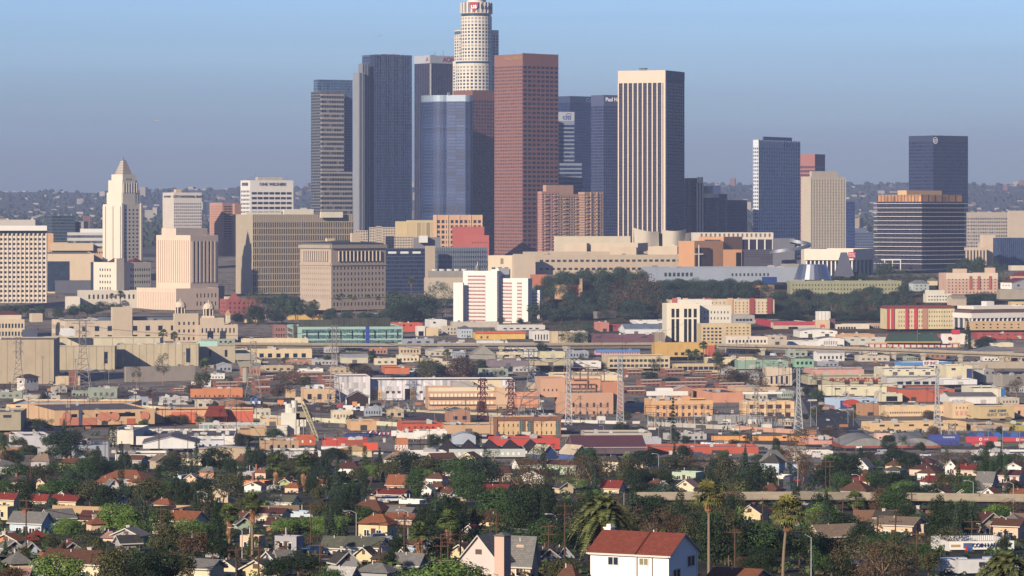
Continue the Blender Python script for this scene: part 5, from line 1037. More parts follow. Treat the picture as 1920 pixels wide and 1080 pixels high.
# corner hotel with striped bays
V = gb('corner_hotel', 'tan three-storey corner hotel with green bays and brown parapet', 921, 926, 1052, 783, 820, 8, 18, 'e8c088', '8a7468', (('R', 13, 2, .04, .96, .2, .95, .22, .4, WINB),), D=1960)
V.bar('R', 'brown_parapet', -.005, 1.005, V.h-1.8, V.h+.4, .5, wallm('94604c'), frac=True); V.bar('R', 'brown_bay', -.01, .045, 0, V.h, .8, wallm('9a6a54'), frac=True)
for u in (.38, .5, .92): V.bar('R', 'green_bay', u, u+.055, 0, V.h-1.5, .9, facade('6c7c74', '3a4a50', .2, .15, .6, .3), frac=True); V.bar('R', 'brown_pier', u+.055, u+.075, 0, V.h, .7, wallm('9a6a54'), frac=True)
V.units(7, 2, (1.2, 3))
# peach works x2
V = gb('factory', 'peach two-storey works with white parapet and steel yard', 1208, 1222, 1337, 751, 786, 6, 55, 'f0b878', '6e6a68', (('R', 9, 2, .05, .97, .18, .92, .42, .5, WINB),), D=2240, units=9); V.bar('R', 'roof_block', .5, .62, V.h, V.h+2.5, -.8, wallm('eaa878'), frac=True, inn=7); Vol(V.rt, V.D+48, 1210, 1213, 1290, 734, 742, 6, wallm('f6f0e6'), RW, wname='white_rear_wall', dep=3); V2 = Vol(V.rt, V.D+62, 1228, 1231, 1262, 728, 736, 6, WHT, RW, wname='roof_house', dep=6)
V = gb('factory', 'salmon rear works with long grey roof and shadowed court', 1300, 1337, 1395, 736, 758, 10, 40, 'e8a078', '76706c', D=2420, units=3)
V = gb('factory', 'yellow-beige two-storey works with roof vents and steel yard', 1386, 1393, 1488, 753, 784, 6, 60, 'efc68c', '6e6a66', (('R', 5, 1, .1, .97, .15, .45, .62, .8, WINB), ('R', 5, 1, .1, .97, .62, .9, .62, .8, WINB)), D=2240, units=9); V.bars('R', 'pilaster', 6, .07, .99, 1.4, 0, V.h, .5, wallm('f4d09c')); Vol(V.rt, V.D+70, 1390, 1393, 1467, 735, 739, 6, WHT, RW, wname='white_coping', dep=1.5)
gb('factory', 'flat tan-roofed rear block left of the street', 1375, 1380, 1460, 726, 734, 8, 30, 'd8b48c', 'b8a48c', D=2560)
V = gb('apartment_building', 'yellow-grey long school building with dark window bays', 1128, 1140, 1256, 668, 690, 6, 20, 'dcc69c', 'a89880', (('R', 14, 2, .02, .98, .15, .98, .72, .5, WIN2),), D=2800); V = gb('apartment_building', 'second long beige school wing with ribbon windows', 1262, 1265, 1350, 683, 700, 5, 14, 'd8c090', 'a89880', (('R', 8, 1, .06, .98, .2, .65, .85, .8, WIN),), D=2790)
V = gb('shed_building', 'long pink shed with blue fascia and little doors', 1108, 1117, 1200, 658, 664, 4, 14, 'e8a8b8', '8898a8', (('R', 16, 1, .1, .97, .4, .95, .25, .8, WINB),), D=2990); V.bar('R', 'blue_fascia', 0, 1, V.h-1.2, V.h+1.2, .5, wallm('5c90d8'), frac=True)
V = gb('shop_building', 'mustard yellow long building at the viaduct end', 1225, 1228, 1340, 644, 668, 4, 25, 'dcae54', 'b8a070', (('R', 6, 1, .3, .95, .6, .95, .5, .6),), D=2920); V.bar('R', 'rust_end', .84, 1.0, 0, V.h*.85, .4, wallm('c8603c'), frac=True); V = gb('shop_building', 'red and white shop beside the mustard building', 1330, 1332, 1352, 660, 673, 4, 14, 'c85848', 'c8c0b8', D=2900)
V = gb('warehouse', 'cream long warehouse behind dark trees and poles', 1325, 1328, 1420, 672, 682, 4, 30, 'f0dca8', 'b88070', D=2860); V = gb('warehouse', 'mint green warehouse behind a thicket of poles', 1382, 1384, 1478, 677, 691, 3, 24, '94b49c', '9ab09c', D=2800); V = gb('shop_building', 'small mint green office with four dark windows', 1484, 1490, 1526, 674, 687, 6, 16, '94c4a0', 'b0a894', (('R', 4, 1, .05, .95, .2, .75, .55, .7),), D=2800)
V = gb('warehouse', 'white scrap yard building with dark doors left of the street', 1434, 1437, 1485, 690, 722, 4, 20, 'e0cbb0', 'b0a898', (('R', 4, 1, .1, .9, .4, .95, .4, .8),), D=2620)
V = gb('shed_building', 'grey conical gabled shed beyond the viaduct', 880, 882, 929, 665, 672, 4, 20, 'a8a498', '8e8c86', D=2780, shape='gable', axis='y', rise=7, rmat=roofm('949088')); gb('warehouse', 'long plum-roofed shed beside the conical shed', 912, 916, 990, 676, 686, 6, 18, '8e8088', '6c5a62', D=2680)
gb('warehouse', 'orange fronted low depot behind the white train shed', 718, 722, 768, 690, 700, 6, 40, 'e07840', '7a747c', D=2700); gb('warehouse', 'cream shed with pale roof left of skirted palms', 637, 640, 690, 670, 680, 6, 20, 'd8d0b4', 'b8bcb8', D=2740, shape='gable', axis='x', rise=2)
gb('warehouse', 'white fronted shed under trees behind the power station', 1072, 1075, 1127, 678, 690, 5, 20, 'f2eee8', '8a7c78', D=2760); gb('warehouse', 'olive roofed long shed behind the big pylon', 985, 990, 1075, 676, 684, 5, 26, 'c8b890', '9a907c', D=2740); gb('warehouse', 'cream boxy shed left of the pink and blue shed', 1009, 1013, 1060, 660, 670, 6, 14, 'e0d8a8', 'a8a48c', D=2880); gb('house', 'white gable-fronted house among pylons', 984, 988, 1008, 658, 668, 12, 12, 'f2eee2', 'd8d4c8', D=2900, shape='gable', axis='x', rise=2.5)
# --- right warehouse district ------------------------------------------------------
V = gb('shop_building', 'white shop with blue band and red lettering sign', 1678, 1694, 1785, 680, 692, 12, 30, 'eef2f6', 'a8a49c', (('R', 4, 1, .2, .8, .45, .95, .7, .8, WIN2),), D=2780); V.bar('R', 'blue_band', 0, 1, V.h-2.4, V.h+.3, .4, wallm('5898e0'), frac=True); V.bar('L', 'blue_band', 0, 1, V.h-2.4, V.h+.3, .4, wallm('5898e0'), frac=True)
V.bar('R', 'white_sign', .4, .72, V.h-2.6, V.h+1.6, .8, WHT, frac=True); V.text('R', 'KP INC.', V.w*.56, V.h-.6, 3.2, wallm('b82838', .5, 0), 1)
V = gb('warehouse', 'dull green-grey warehouse with red painted lettering', 1500, 1515, 1662, 706, 720, 5, 60, 'c0b894', '8e8880', D=2600, units=3); V.text('R', 'P&C POULTRY DIST. INC.', V.w*.6, V.h*.55, 3.3, wallm('c83028', .6, 0), .4); V.text('R', '1437', V.w*.08, V.h*.75, 2, wallm('5a5a54', .6, 0), .4)
V = gb('warehouse', 'pink low warehouse with round bushes behind', 1518, 1522, 1620, 693, 701, 4, 40, 'e0a898', 'a8a094', D=2690); V = gb('warehouse', 'pale flat-roofed cold store with cream front', 1655, 1658, 1760, 692, 704, 4, 45, 'efe4c0', 'bcb4a4', D=2680, units=3); V = gb('warehouse', 'cream pale-roofed loading shed with white trucks', 1660, 1664, 1770, 708, 721, 5, 40, 'd0ccc4', 'a8a49c', (('R', 5, 1, .15, .9, .5, .95, .7, .9, WIN),), D=2580, units=2)
V = gb('warehouse', 'tall cream corrugated box building with blue side door', 1771, 1775, 1823, 686, 712, 6, 30, 'f0e2b8', 'd0ccc0', D=2600); V.bar('R', 'blue_gable', .78, .98, 0, V.h*.8, .3, wallm('36508a'), frac=True); V = gb('warehouse', 'white long low warehouse right of the cream box', 1765, 1770, 1832, 712, 720, 5, 26, 'eeecea', '9a96a0', D=2540)
V = gb('warehouse', 'grey ribbed warehouse with pale roof near right edge', 1825, 1845, 1868, 694, 716, 30, 40, 'c4c0b8', '9c9892', D=2620, units=4); V = gb('warehouse', 'taupe long warehouse with white coping at right edge', 1862, 1880, 1990, 704, 724, 20, 30, 'a8a094', 'a09c96', D=2560, units=5); gb('warehouse', 'flat tan-roofed sheds beyond the cream box', 1790, 1800, 1990, 680, 690, 5, 40, 'c0b098', 'a89c8c', D=2760, units=8)
V = gb('warehouse', 'long cream warehouse with grey roof behind the blue one', 1534, 1550, 1682, 725, 742, 8, 60, 'f2e8c0', '86827c', D=2500, units=3); V = gb('warehouse', 'pale blue painted warehouse with red and navy mural', 1546, 1565, 1645, 748, 768, 14, 45, 'bcd8f4', '5c5858', D=2340, wm=wallm('bcd8f4', .6, .1), units=4)
V.bar('R', 'navy_mural', .13, .4, 1, V.h*.85, .25, wallm('3450a0'), frac=True); b = MB(); b.prism([(6*math.cos(a_*.3), 2.6*math.sin(a_*.3)) for a_ in range(21)], 0, .3); o = mk('red_mural', b, [wallm('d04830')], V.rt, V.wl((V.w*.38, -.35, V.h*.6))); o.rotation_euler = (math.pi/2, 0, rad(14))
V.bars('L', 'rust_post', 8, .02, .98, .5, 0, 3, .6, wallm('9a4a40'))
V = gb('warehouse', 'terracotta brick warehouse with pale roof patch', 1680, 1684, 1790, 730, 753, 5, 40, 'cc6444', 'a09890', D=2430, units=3); V = gb('warehouse', 'small cream awning shed with dark open front', 1645, 1648, 1692, 738, 752, 6, 16, 'e0d8b8', 'd8d4b8', (('R', 1, 1, .3, .8, .3, .98, .95, .9, BLK),), D=2420); V = gb('warehouse', 'long white gabled shed right of terracotta warehouse', 1776, 1780, 1868, 744, 756, 5, 30, 'f2eee8', '8c8480', D=2350, shape='gable', axis='x', rise=2)
V = gb('warehouse', 'cream warehouse with a bright blue end wall', 1822, 1826, 1885, 728, 744, 5, 40, 'efe8cc', '9a948c', D=2460); V.bar('R', 'blue_end', .86, 1.0, 0, V.h, .3, wallm('3474b8'), frac=True)
V = gb('warehouse', 'brown brick block at the corner of the wide street', 1605, 1616, 1648, 757, 782, 14, 26, 'c89468', 'a09484', D=2260); V = gb('factory', 'long peach works with rows of small windows and sawtooth roof', 1648, 1660, 1785, 762, 780, 8, 40, 'f2d09c', '6a6a70', (('R', 26, 1, .06, .98, .5, .75, .5, .7, WINB),), D=2230, units=6); V = gb('factory', 'peach two-storey end block right of the long peach works', 1783, 1786, 1826, 756, 784, 6, 26, 'f0cc9a', 'b8a898', (('R', 5, 1, .1, .95, .2, .4, .25, .6, WINB), ('R', 4, 1, .1, .95, .5, .8, .6, .9, wallm('e0a088'))), D=2210)
V = gb('shop_building', 'tan workshop painted with large graffiti letters', 1815, 1838, 1902, 763, 784, 14, 30, 'e0c48c', '948c84', D=2180); V.text('R', 'ABLE  JOBER', V.w*.5, V.h*.66, 2, wallm('6a7484', .6, 0), .3); V.text('R', 'ELECT  TINTS', V.w*.5, V.h*.33, 2.2, wallm('9098a8', .6, 0), .3)
V = gb('shop_building', 'pale orange shop row at the right edge behind trees', 1890, 1895, 1990, 762, 780, 6, 20, 'ecb888', 'a89888', (('R', 6, 1, .1, .9, .3, .9, .4, .6),), D=2210)
V = gb('warehouse', 'very long tan warehouse with graffiti along its base', 1615, 1633, 1812, 793, 815, 12, 60, 'efc88e', '9c968e', D=2010, units=7); gm_ = wallm('6a6660', .7, .9)
rr = random.Random(4); x = V.w*.03
while x < V.w*.97:
    s_ = ''.join(rr.choice('SOKAERNTZGUB') for _ in range(rr.randint(2, 4))); V.text('R', s_, x+2, 1.7, rr.uniform(2, 3), gm_ if rr.random() < .6 else wallm('c8ccd0'), .25, name='graffiti'); x += rr.uniform(4, 7)
V.win('L', 6, 1, .1, .9, .3, .6, .3, .6); V = gb('warehouse', 'low dark-roofed yard building covered in graffiti', 1790, 1830, 1893, 797, 812, 20, 40, 'd4b48c', '6a625e', D=2020); [V.text('R', s_, V.w*u, V.h*.4, 2.6, wallm(c), .25, name='graffiti') for s_, u, c in (('RAKE', .15, 'd8d8d8'), ('ONES', .4, '8090a8'), ('STAE', .65, 'd8d4cc'), ('KO', .88, 'f0f0f0'))]
gb('warehouse', 'olive yellow shed at the right edge by blue tarps', 1904, 1906, 1990, 797, 812, 5, 30, 'b8a848', '7c766c', D=2020)
V = gb('shop_building', 'small pink office with three windows by the tracks', 1641, 1643, 1673, 814, 826, 4, 8, 'eec0b0', 'b0a094', (('R', 3, 1, .1, .95, .35, .7, .4, .7),), D=1890); V = gb('trailer', 'white trailer with blue lower panels beside pink office', 1678, 1680, 1713, 817, 825, 3, 4, 'f4f4f4', 'e8e8e8', D=1890); V.bar('R', 'blue_panel', 0, .6, 0, V.h*.7, .1, wallm('5878a8'), frac=True)
V = gb('warehouse', 'long brick warehouse with two pale humped roofs', 1577, 1580, 1671, 836, 852, 2, 40, 'a85440', '9a9a98', D=1720, shape='arch', axis='y', rise=5); V2 = Vol(V.rt, V.D+.5, 1671, 1671.6, 1764, 836, 853, 2, wallm('a85440'), roofm('9a9a98'), shape='arch', axis='y', rise=5, dep=40, wname='second_bay'); 
for v_ in (V, V2): v_.bar('R', 'pale_band', 0, 1, v_.h*.45, v_.h*.56, .15, wallm('d8b08c'), frac=True); v_.bar('R', 'yellow_base', 0, 1, .2, .8, .2, wallm('e8b848'), frac=True)
V.bar('R', 'white_sign', .28, .4, V.h*.35, V.h*.95, .4, WHT, frac=True)
V = gb('warehouse', 'salmon pink warehouse with grey roof beside the street', 1512, 1515, 1578, 826, 842, 4, 30, 'eaa48c', '74747c', D=1790); V = gb('shop_building', 'white shop with red script lettering on its fascia', 1507, 1510, 1562, 846, 858, 5, 10, 'f2ece0', 'c89c70', D=1620); V.text('R', 'SW', V.w*.38, V.h*.72, 2.4, wallm('d03030', .5, 0), .3)
V = gb('warehouse', 'white long building with grey roof right of brick warehouse', 1838, 1842, 1960, 850, 862, 5, 24, 'f4f2ee', '7c7a78', D=1600, units=5)
# --- middle band y 760..860 ---------------------------------------------------------
V = gb('warehouse', 'long tan and orange warehouse painted with round sun murals', 50, 102, 290, 770, 797, 18, 40, 'e8bc88', '7e7470', D=2060)
dsk = MB(); dsk.prism(dsk.circ(0, 0, 2.6, 20), 0, .3); dme = dsk.mesh('orange_disc', [wallm('e08c68')])
for u in (.12, .47, .52, .6, .9): o = obj('orange_disc', dme, V.rt, V.wl((V.w*u, -.25, V.h*.55))); o.rotation_euler = (math.pi/2, 0, rad(18))
V.bar('R', 'orange_dado', .05, .42, 0, V.h*.5, .2, wallm('d88460'), frac=True); V.bar('R', 'blue_or_shaded_pier', .24, .27, 0, V.h, .5, wallm('4a5a80'), frac=True); V.bar('R', 'dark_strip', .6, .8, V.h*.55, V.h*.78, .25, BLK, frac=True); V.bar('R', 'orange_door', .72, .8, 0, V.h*.4, .3, wallm('d8643c'), frac=True)
for u in (.17, .41): V.bar('R', 'arched_window', u, u+.05, V.h*.55, V.h*.75, .3, BLK, frac=True)
V = gb('warehouse', 'peach flat warehouse with white roof behind the mural one', 8, 12, 240, 758, 775, -2, 60, 'f0c890', 'e4e0dc', D=2180)
V = gb('warehouse', 'orange and tan painted shed row with a red tiled porch', 285, 290, 475, 769, 792, 4, 30, 'eab07c', '7c5850', D=2120); V.bar('R', 'coral_panel', .17, .42, 0, V.h*.85, .25, wallm('e4724c'), frac=True); V.bar('R', 'coral_panel', .66, 1.0, 0, V.h*.9, .25, wallm('e06a48'), frac=True)
b = MB(); b.prism([(0, -8), (14, -8), (14, 0), (0, 0)], 4, 10, 0, scale_top=.6); [b.tube((x, y, 0), (x, y, 4), .3, n=5) for x in (1, 13) for y in (-7.5, -1)]; mk('tiled_porch', b, [shingle('9a3a2c')], V.rt, V.wl((V.w*.5, 0, 0)), rad(4))
V = gb('warehouse', 'grey-tan blank concrete box at the left edge', -60, -55, 39, 773, 806, 3, 40, 'b4a88c', '8c8880', D=1990); gb('shop_building', 'white low fronted store under palms at left', 14, 17, 42, 814, 828, 6, 20, 'f0e8e0', 'a8a4a4', D=1780); V = gb('warehouse', 'pale grey flat warehouse left of the huge ficus', 39, 45, 96, 817, 836, 14, 30, 'dcdae0', '8a868c', D=1690)
V = gb('warehouse', 'cream sawmill building with small windows right of the ficus', 143, 205, 250, 806, 832, -5, 40, 'f2ead8', '7a787c', (('L', 4, 1, .2, .8, .3, .55, .35, .6),), D=1760, units=3); V = gb('warehouse', 'very long white fronted sheds with dark grey roofs', 250, 255, 440, 818, 833, 3, 60, 'f0ebe2', '76747a', D=1760, units=14)
V = gb('warehouse', 'wide grey gabled warehouse with white walls', 262, 268, 372, 832, 840, 4, 34, 'f0f0ee', '7c7a80', D=1650, shape='gable', axis='y', rise=3); gb('warehouse', 'bluish white flat warehouse with vans before it', 352, 355, 420, 826, 838, 4, 24, 'e6e8ee', '9a98a0', (('R', 4, 1, .1, .9, .5, .95, .3, .8),), D=1700); gb('warehouse', 'long silver shed row behind dark poles', 320, 373, 498, 795, 806, 3, 14, 'b8c0bc', '9aa09c', D=1960, wm=facade('c4ccc8', '8a9694', .1, .1, .9, .4, .2), cols=(2, 14), fh=6)
gb('warehouse', 'rust-edged tan low factory roofs beside the silver sheds', 395, 400, 470, 806, 815, 5, 30, 'c8a078', '9a8c80', D=1880, units=5); gb('shop_building', 'tan two-storey shop block left of the cement plant', 467, 470, 500, 803, 816, 4, 20, 'd0ac80', 'a8987c', D=1880); gb('warehouse', 'small cream shed with grey-blue roof by the cement plant', 487, 490, 532, 785, 797, 6, 24, 'ecc896', '6e7078', D=2010)
V = gb('shop_building', 'white low house-like shop with small black windows', 212, 216, 312, 852, 862, 5, 22, 'f4f0e6', '8c8884', D=1480, units=3); V = gb('shop_building', 'tan brick workshop row beside parked cars', 484, 488, 560, 826, 843, 5, 22, 'c4a07c', '9a9488', (('R', 4, 1, .2, .95, .4, .95, .3, .8),), D=1640, units=4); V = gb('shop_building', 'orange brick shop with white painted figures', 543, 546, 592, 819, 834, 5, 16, 'd4683c', '8a8480', (('R', 2, 1, .3, .95, .3, .8, .2, .6, WHT),), D=1680)
V = gb('warehouse', 'bright red long market building with white awning', 601, 604, 690, 825, 840, 3, 20, 'd04c38', 'b8a090', D=1640); V.bar('R', 'brick_half', .5, 1.0, 0, V.h*.95, .2, wallm('a85440'), frac=True); V.bar('R', 'white_awning', -.02, .7, 0, 1.2, 5, WHT, frac=True)
V = gb('shop_building', 'yellow-roofed fast food shop with a red roof sign', 640, 645, 697, 845, 856, 5, 18, 'e8d8b0', 'd8b868', D=1500, shape='hip', rise=1.6, rmat=roofm('e4c078')); b = MB(); b.box(0, 6, 0, .6, 0, 3); mk('red_roof_sign', b, [wallm('e8502c')], V.rt, V.wl((8, 3, V.h)))
V = gb('tower_sign_building', 'narrow brick tower with big white letters', 741, 744, 765, 823, 846, 6, 8, 'd08050', '7c7470', D=1600); V.bar('R', 'white_panel', .03, .97, .5, V.h*.52, .12, wallm('e8e4dc'), frac=True); V.text('R', 'PHAL', V.w*.46, V.h*.33, 2.9, WHT, .4, ax=.95)
for s_, c in (('PHAL', 'b05a40'),): V.text('R', s_, V.w*.46+.25, V.h*.33-.25, 2.9, wallm(c), .2, ax=.95)
V = gb('warehouse', 'orange-red long brick warehouse with white trucks in front', 700, 756, 830, 795, 810, 8, 30, 'd85c34', '8a807c', (('R', 6, 1, .08, .98, .25, .6, .3, .7, WINB),), D=1900); V = gb('warehouse', 'tan low shed joined to the orange-red brick warehouse', 655, 658, 706, 790, 806, 8, 22, 'e8b880', '9a6a5c', D=1960); V = gb('warehouse', 'tan long shed right of the orange-red brick warehouse', 830, 833, 925, 797, 812, 5, 24, 'd8ae80', '9a8c80', D=1890)
V = gb('warehouse', 'white flat box building before the orange-red warehouse', 774, 777, 838, 808, 822, 3, 14, 'f6f2ea', 'e4e0d8', D=1790); V = gb('warehouse', 'small white shed beside the blue tarps', 742, 744, 777, 811, 821, 3, 12, 'f2ece2', 'e0dcd4', D=1790); V = gb('warehouse', 'silver-blue curved container shed beside round trees', 845, 848, 892, 818, 832, 3, 12, 'b4c0d0', 'c4ccd4', D=1700, shape='arch', axis='y', rise=2)
V = gb('warehouse', 'bright red warehouse with grey roof behind black sawtooth roofs', 915, 926, 1050, 823, 842, 8, 36, 'ec4c38', '9c9c9a', D=1680, wm=wallm('d84c3a', .7, .3)); V = gb('factory', 'long pale grey factory with black sawtooth roofs', 838, 842, 985, 842, 856, 3, 20, 'c4ccc8', '8a8c90', (('R', 12, 1, .1, .95, .35, .85, .4, .7, WHT),), D=1560)
for k in range(5):
    b = MB(); b.quad([(0, 0, 0), (9, 0, 0), (4, 0, 4)]); b.quad([(0, 0, 0), (4, 0, 4), (4, 18, 4), (0, 18, 0)][::-1]); b.quad([(4, 0, 4), (9, 0, 0), (9, 18, 0), (4, 18, 4)][::-1]); b.quad([(9, 18, 0), (0, 18, 0), (4, 18, 4)]); mk('sawtooth_roof', b, [wallm('383038', .8)], V.rt, V.wl((1+k*8.9-5, 1, V.h-.9)), rad(3))
for i, (l, r_) in enumerate(((993, 1040), (1048, 1100))):
    V = gb('workshop', ('left ' if i == 0 else 'right ')+'pale-roofed workshop with a vivid blue gable', l, r_-24, r_+4, 851, 861, 42, 26, '4a70c0', 'd8d4b8', D=1500, shape='gable', axis='y' if False else 'y', rise=3.2, wm=wallm('4a68a8', .7, .4), rmat=roofm('dcd8bc' if i == 0 else 'dcc8a8'))
V = gb('warehouse', 'wide maroon metal roof over a dark open warehouse', 1070, 1075, 1210, 839, 850, 4, 34, '6c5c64', '7c3c3c', D=1600, shape='gable', axis='x', rise=4, rmat=metal('7a4238', .6, .1)); gb('warehouse', 'silver-blue lettered shed roof beside maroon metal roof', 1105, 1108, 1240, 822, 832, 3, 14, 'b8bcc8', '8e96a8', D=1740)
gb('warehouse', 'taupe flat platform building under the round street tree', 1092, 1096, 1222, 812, 820, 3, 26, 'c4b8a8', '9a9288', D=1820)
V = gb('warehouse', 'long orange-red wall building with vans behind it', 1213, 1216, 1422, 838, 852, 2, 20, 'cc5c42', 'a08c84', D=1640)
V = gb('concrete_wall', 'long pale painted concrete wall edging the rail yard', 26, 30, 878, 748, 757, -3, .6, 'd8d4b8', 'c8c4ac', D=2140, shape='flat', par=0) if False else None
def wallrun(label, pix, hpx, mat, name='concrete_wall', cat='wall', th=.6):
    D0 = Dof(*pix[0]); t = root(name, P(pix[0][0], pix[0][1], D0), lab(label, pix[0][0], pix[0][1]), cat)
    pts = [Vector((*W2_(*p), 0)) for p in pix]; b = MB()
    for p, q in zip(pts, pts[1:]):
        d = (q-p).normalized(); n_ = Vector((-d.y, d.x, 0))*th/2; K2 = 6
        for k in range(K2):
            a = p.lerp(q, k/K2); c = p.lerp(q, (k+1)/K2); za, zc = gz(a.x, a.y), gz(c.x, c.y); ha = hpx*a.y/F; hc = hpx*c.y/F
            def v(o, z): return (o.x-t.location.x, o.y-t.location.y, z-t.location.z)
            b.quad([v(a-n_, za-3), v(c-n_, zc-3), v(c-n_, zc+hc), v(a-n_, za+ha)]); b.quad([v(c+n_, zc-3), v(a+n_, za-3), v(a+n_, za+ha), v(c+n_, zc+hc)]); b.quad([v(a-n_, za+ha), v(c-n_, zc+hc), v(c+n_, zc+hc), v(a+n_, za+ha)])
    mk('wall_face', b, [mat], t); return t
def W2_(px, py): D = Dof(px, py); return ((px-960)*D/F, D)
wallrun('long pale painted wall curving below the rail yard', [(26, 755), (150, 760), (330, 772), (500, 786), (700, 797), (880, 808)], 8, wallm('dcd8b4', .8, .5))
wallrun('white concrete yard wall before the power station', [(1024, 792), (1160, 795)], 6, wallm('dcd6cc', .8, .5)); wallrun('grey stained wall in front of the peach works', [(1215, 798), (1375, 806)], 8, wallm('c4c0b4', .8, .9)); wallrun('salmon stained yard wall beneath the tallest silver pylon', [(1376, 806), (1490, 813)], 8, wallm('e0a888', .8, .9)); wallrun('grey corrugated fence beneath the orange locomotives', [(1333, 838), (1512, 846)], 9, metal('a8a49c', .6, .2), 'corrugated_fence', 'fence')
wallrun('grey slatted fence below the orange brick shed', [(320, 752), (545, 762)], 6, metal('a09c90', .6, .2), 'corrugated_fence', 'fence'); wallrun('low tan wall before the cream gridded factory', [(760, 772), (940, 780)], 5, wallm('c8bc98', .8, .6))
wallrun('grey metal fence beside the red container train', [(1765, 848), (1840, 850)], 6, metal('9a9a94', .6, .2), 'corrugated_fence', 'fence')
# cement plant
t = root('cement_plant', P(560, 816, 1880), 'white cement batching plant with silos and sloping conveyor', 'cement plant'); cm = wallm('e8e4d4', .7, .6)
k = 1880/F
for nm, l, r_, yt_, yb_, y0, y1 in (('hopper_house', 527, 562, 775, 820, 0, 10), ('store_box', 520, 540, 797, 820, -5, 0), ('mixer_house', 560, 574, 783, 800, 0, 7)):
    b = MB(); b.box(0, (r_-l)*k, y0, y1, 0, (yb_-yt_)*k); mk(nm, b, [cm], t, ((l-560)*k, 0, (820-yb_)*k-1))
for px, yt_, r_ in ((541, 758, 1.0), (546, 765, 1.2), (551, 752, .8)): b = MB(); b.prism(b.circ(0, 0, r_*2, 14), 0, (780-yt_)*k); mk('silo', b, [cm], t, ((px-560)*k, 4, (820-780)*k-1))
b = MB()
for s_ in (-1.2, 1.2):
    b.tube((0, s_, 17.5), (7, s_, 0), .3, n=4); b.tube((1.5, s_, 17.5), (8.5, s_, 0), .3, n=4)
    for i in range(9): z = 17.5*(1-i/9); b.tube((7*i/9, s_, z), (1.5+7*(i+.6)/9, s_, z-1.2), .15, n=3)
b.box(0, 1.4, -1, 1, 16.5, 18.5); mk('conveyor', b, [wallm('d8cc9c', .7, .4)], t, ((566-560)*k, -3, -1))
b = MB(); [b.tube((x, y, 0), (x, y, 9), .25, n=4) for x in (0, 4, 8) for y in (0, 5)]; [b.tube((x, 0, z), (x+4, 0, z+4.5), .15, n=3) for x in (0, 4) for z in (0, 4.5)]; b.prism([(0, 0), (8, 0), (8, 5), (0, 5)], 9, 13, 0); mk('support_frame', b, [wallm('a89c80', .7, .4)], t, ((555-560)*k, 0, -1))
# viaduct
def viaduct(label, pix, thpx, wd, piers, pier_px=12):
    D0 = pix[0][2]; t = root('viaduct', P(*pix[0]), label, 'viaduct'); L0 = t.location.copy(); b = MB(); pas = [MB(), MB()]
    for p, q in zip(pix, pix[1:]):
        K2 = 8
        for i in range(K2):
            a = P(*[p[j]+(q[j]-p[j])*i/K2 for j in range(3)])-L0; c = P(*[p[j]+(q[j]-p[j])*(i+1)/K2 for j in range(3)])-L0; h_ = thpx*D0/F; y = Vector((0, wd, 0)); z = Vector((0, 0, -h_)); e = Vector((0, 0, 1)); i1 = Vector((0, 1.2, 0))
            b.quad([a+z*.35, c+z*.35, c, a]); b.quad([a+z+i1*2, c+z+i1*2, c+z*.35+i1*2, a+z*.35+i1*2]); b.quad([a, c, c+y, a+y], 1); b.quad([a+z+y, c+z+y, c+z+i1, a+z+i1]); b.quad([a+z*.35+i1*2, c+z*.35+i1*2, c+z*.35, a+z*.35]); b.quad([c+y+z, a+y+z, a+y, c+y])
            for pa, o_ in zip(pas, (Vector((0, .2, 0)), y-Vector((0, .4, 0)))): pa.quad([a+o_, c+o_, c+o_+e, a+o_+e]); pa.quad([c+o_+i1*.25, a+o_+i1*.25, a+o_+i1*.25+e, c+o_+i1*.25+e]); pa.quad([a+o_+e, c+o_+e, c+o_+e+i1*.25, a+o_+e+i1*.25])
    mk('deck', b, [wallm('a4957e', .85, .8, .3), ASP], t); [mk('parapet', pa, [wallm('b0a28c', .85, .8, .3)], t) for pa in pas]
    for px in piers:
        for p, q in zip(pix, pix[1:]):
            if p[0] <= px <= q[0]:
                f_ = (px-p[0])/(q[0]-p[0]); a = P(*[p[j]+(q[j]-p[j])*f_ for j in range(3)]); g = gz(a.x, a.y)-2; h_ = thpx*D0/F; b = MB(); b.box(-1.6, 1.6, 2, wd-2, g-a.z, -h_*.7); b.box(-2.6, 2.6, 1.2, wd-1.2, -h_-1, -h_*.6); mk('pier', b, [wallm('c0b49c', .8, .4)], t, a-L0)
viaduct('long straight concrete viaduct crossing the left and centre', [(440, 645, 3030), (760, 647, 3030), (1240, 645, 3050)], 6, 10, (507, 617, 826, 940, 1060))
viaduct('concrete rail viaduct sloping across the right side', [(1345, 647, 3000), (1480, 650, 2980), (1620, 654, 2940), (1780, 660, 2900), (1960, 667, 2850)], 6, 10, (1431, 1565, 1624, 1677, 1732, 1802, 1880))
V = gb('retaining_wall', 'concrete highway ramp wall below the white striped towers', 1085, 1120, 1155, 584, 596, 40, 6, '807c76', '8a8680', D=3420)
for y0, x0, x1 in ((572, 1060, 1250), (600, 1040, 1250)):
    pass
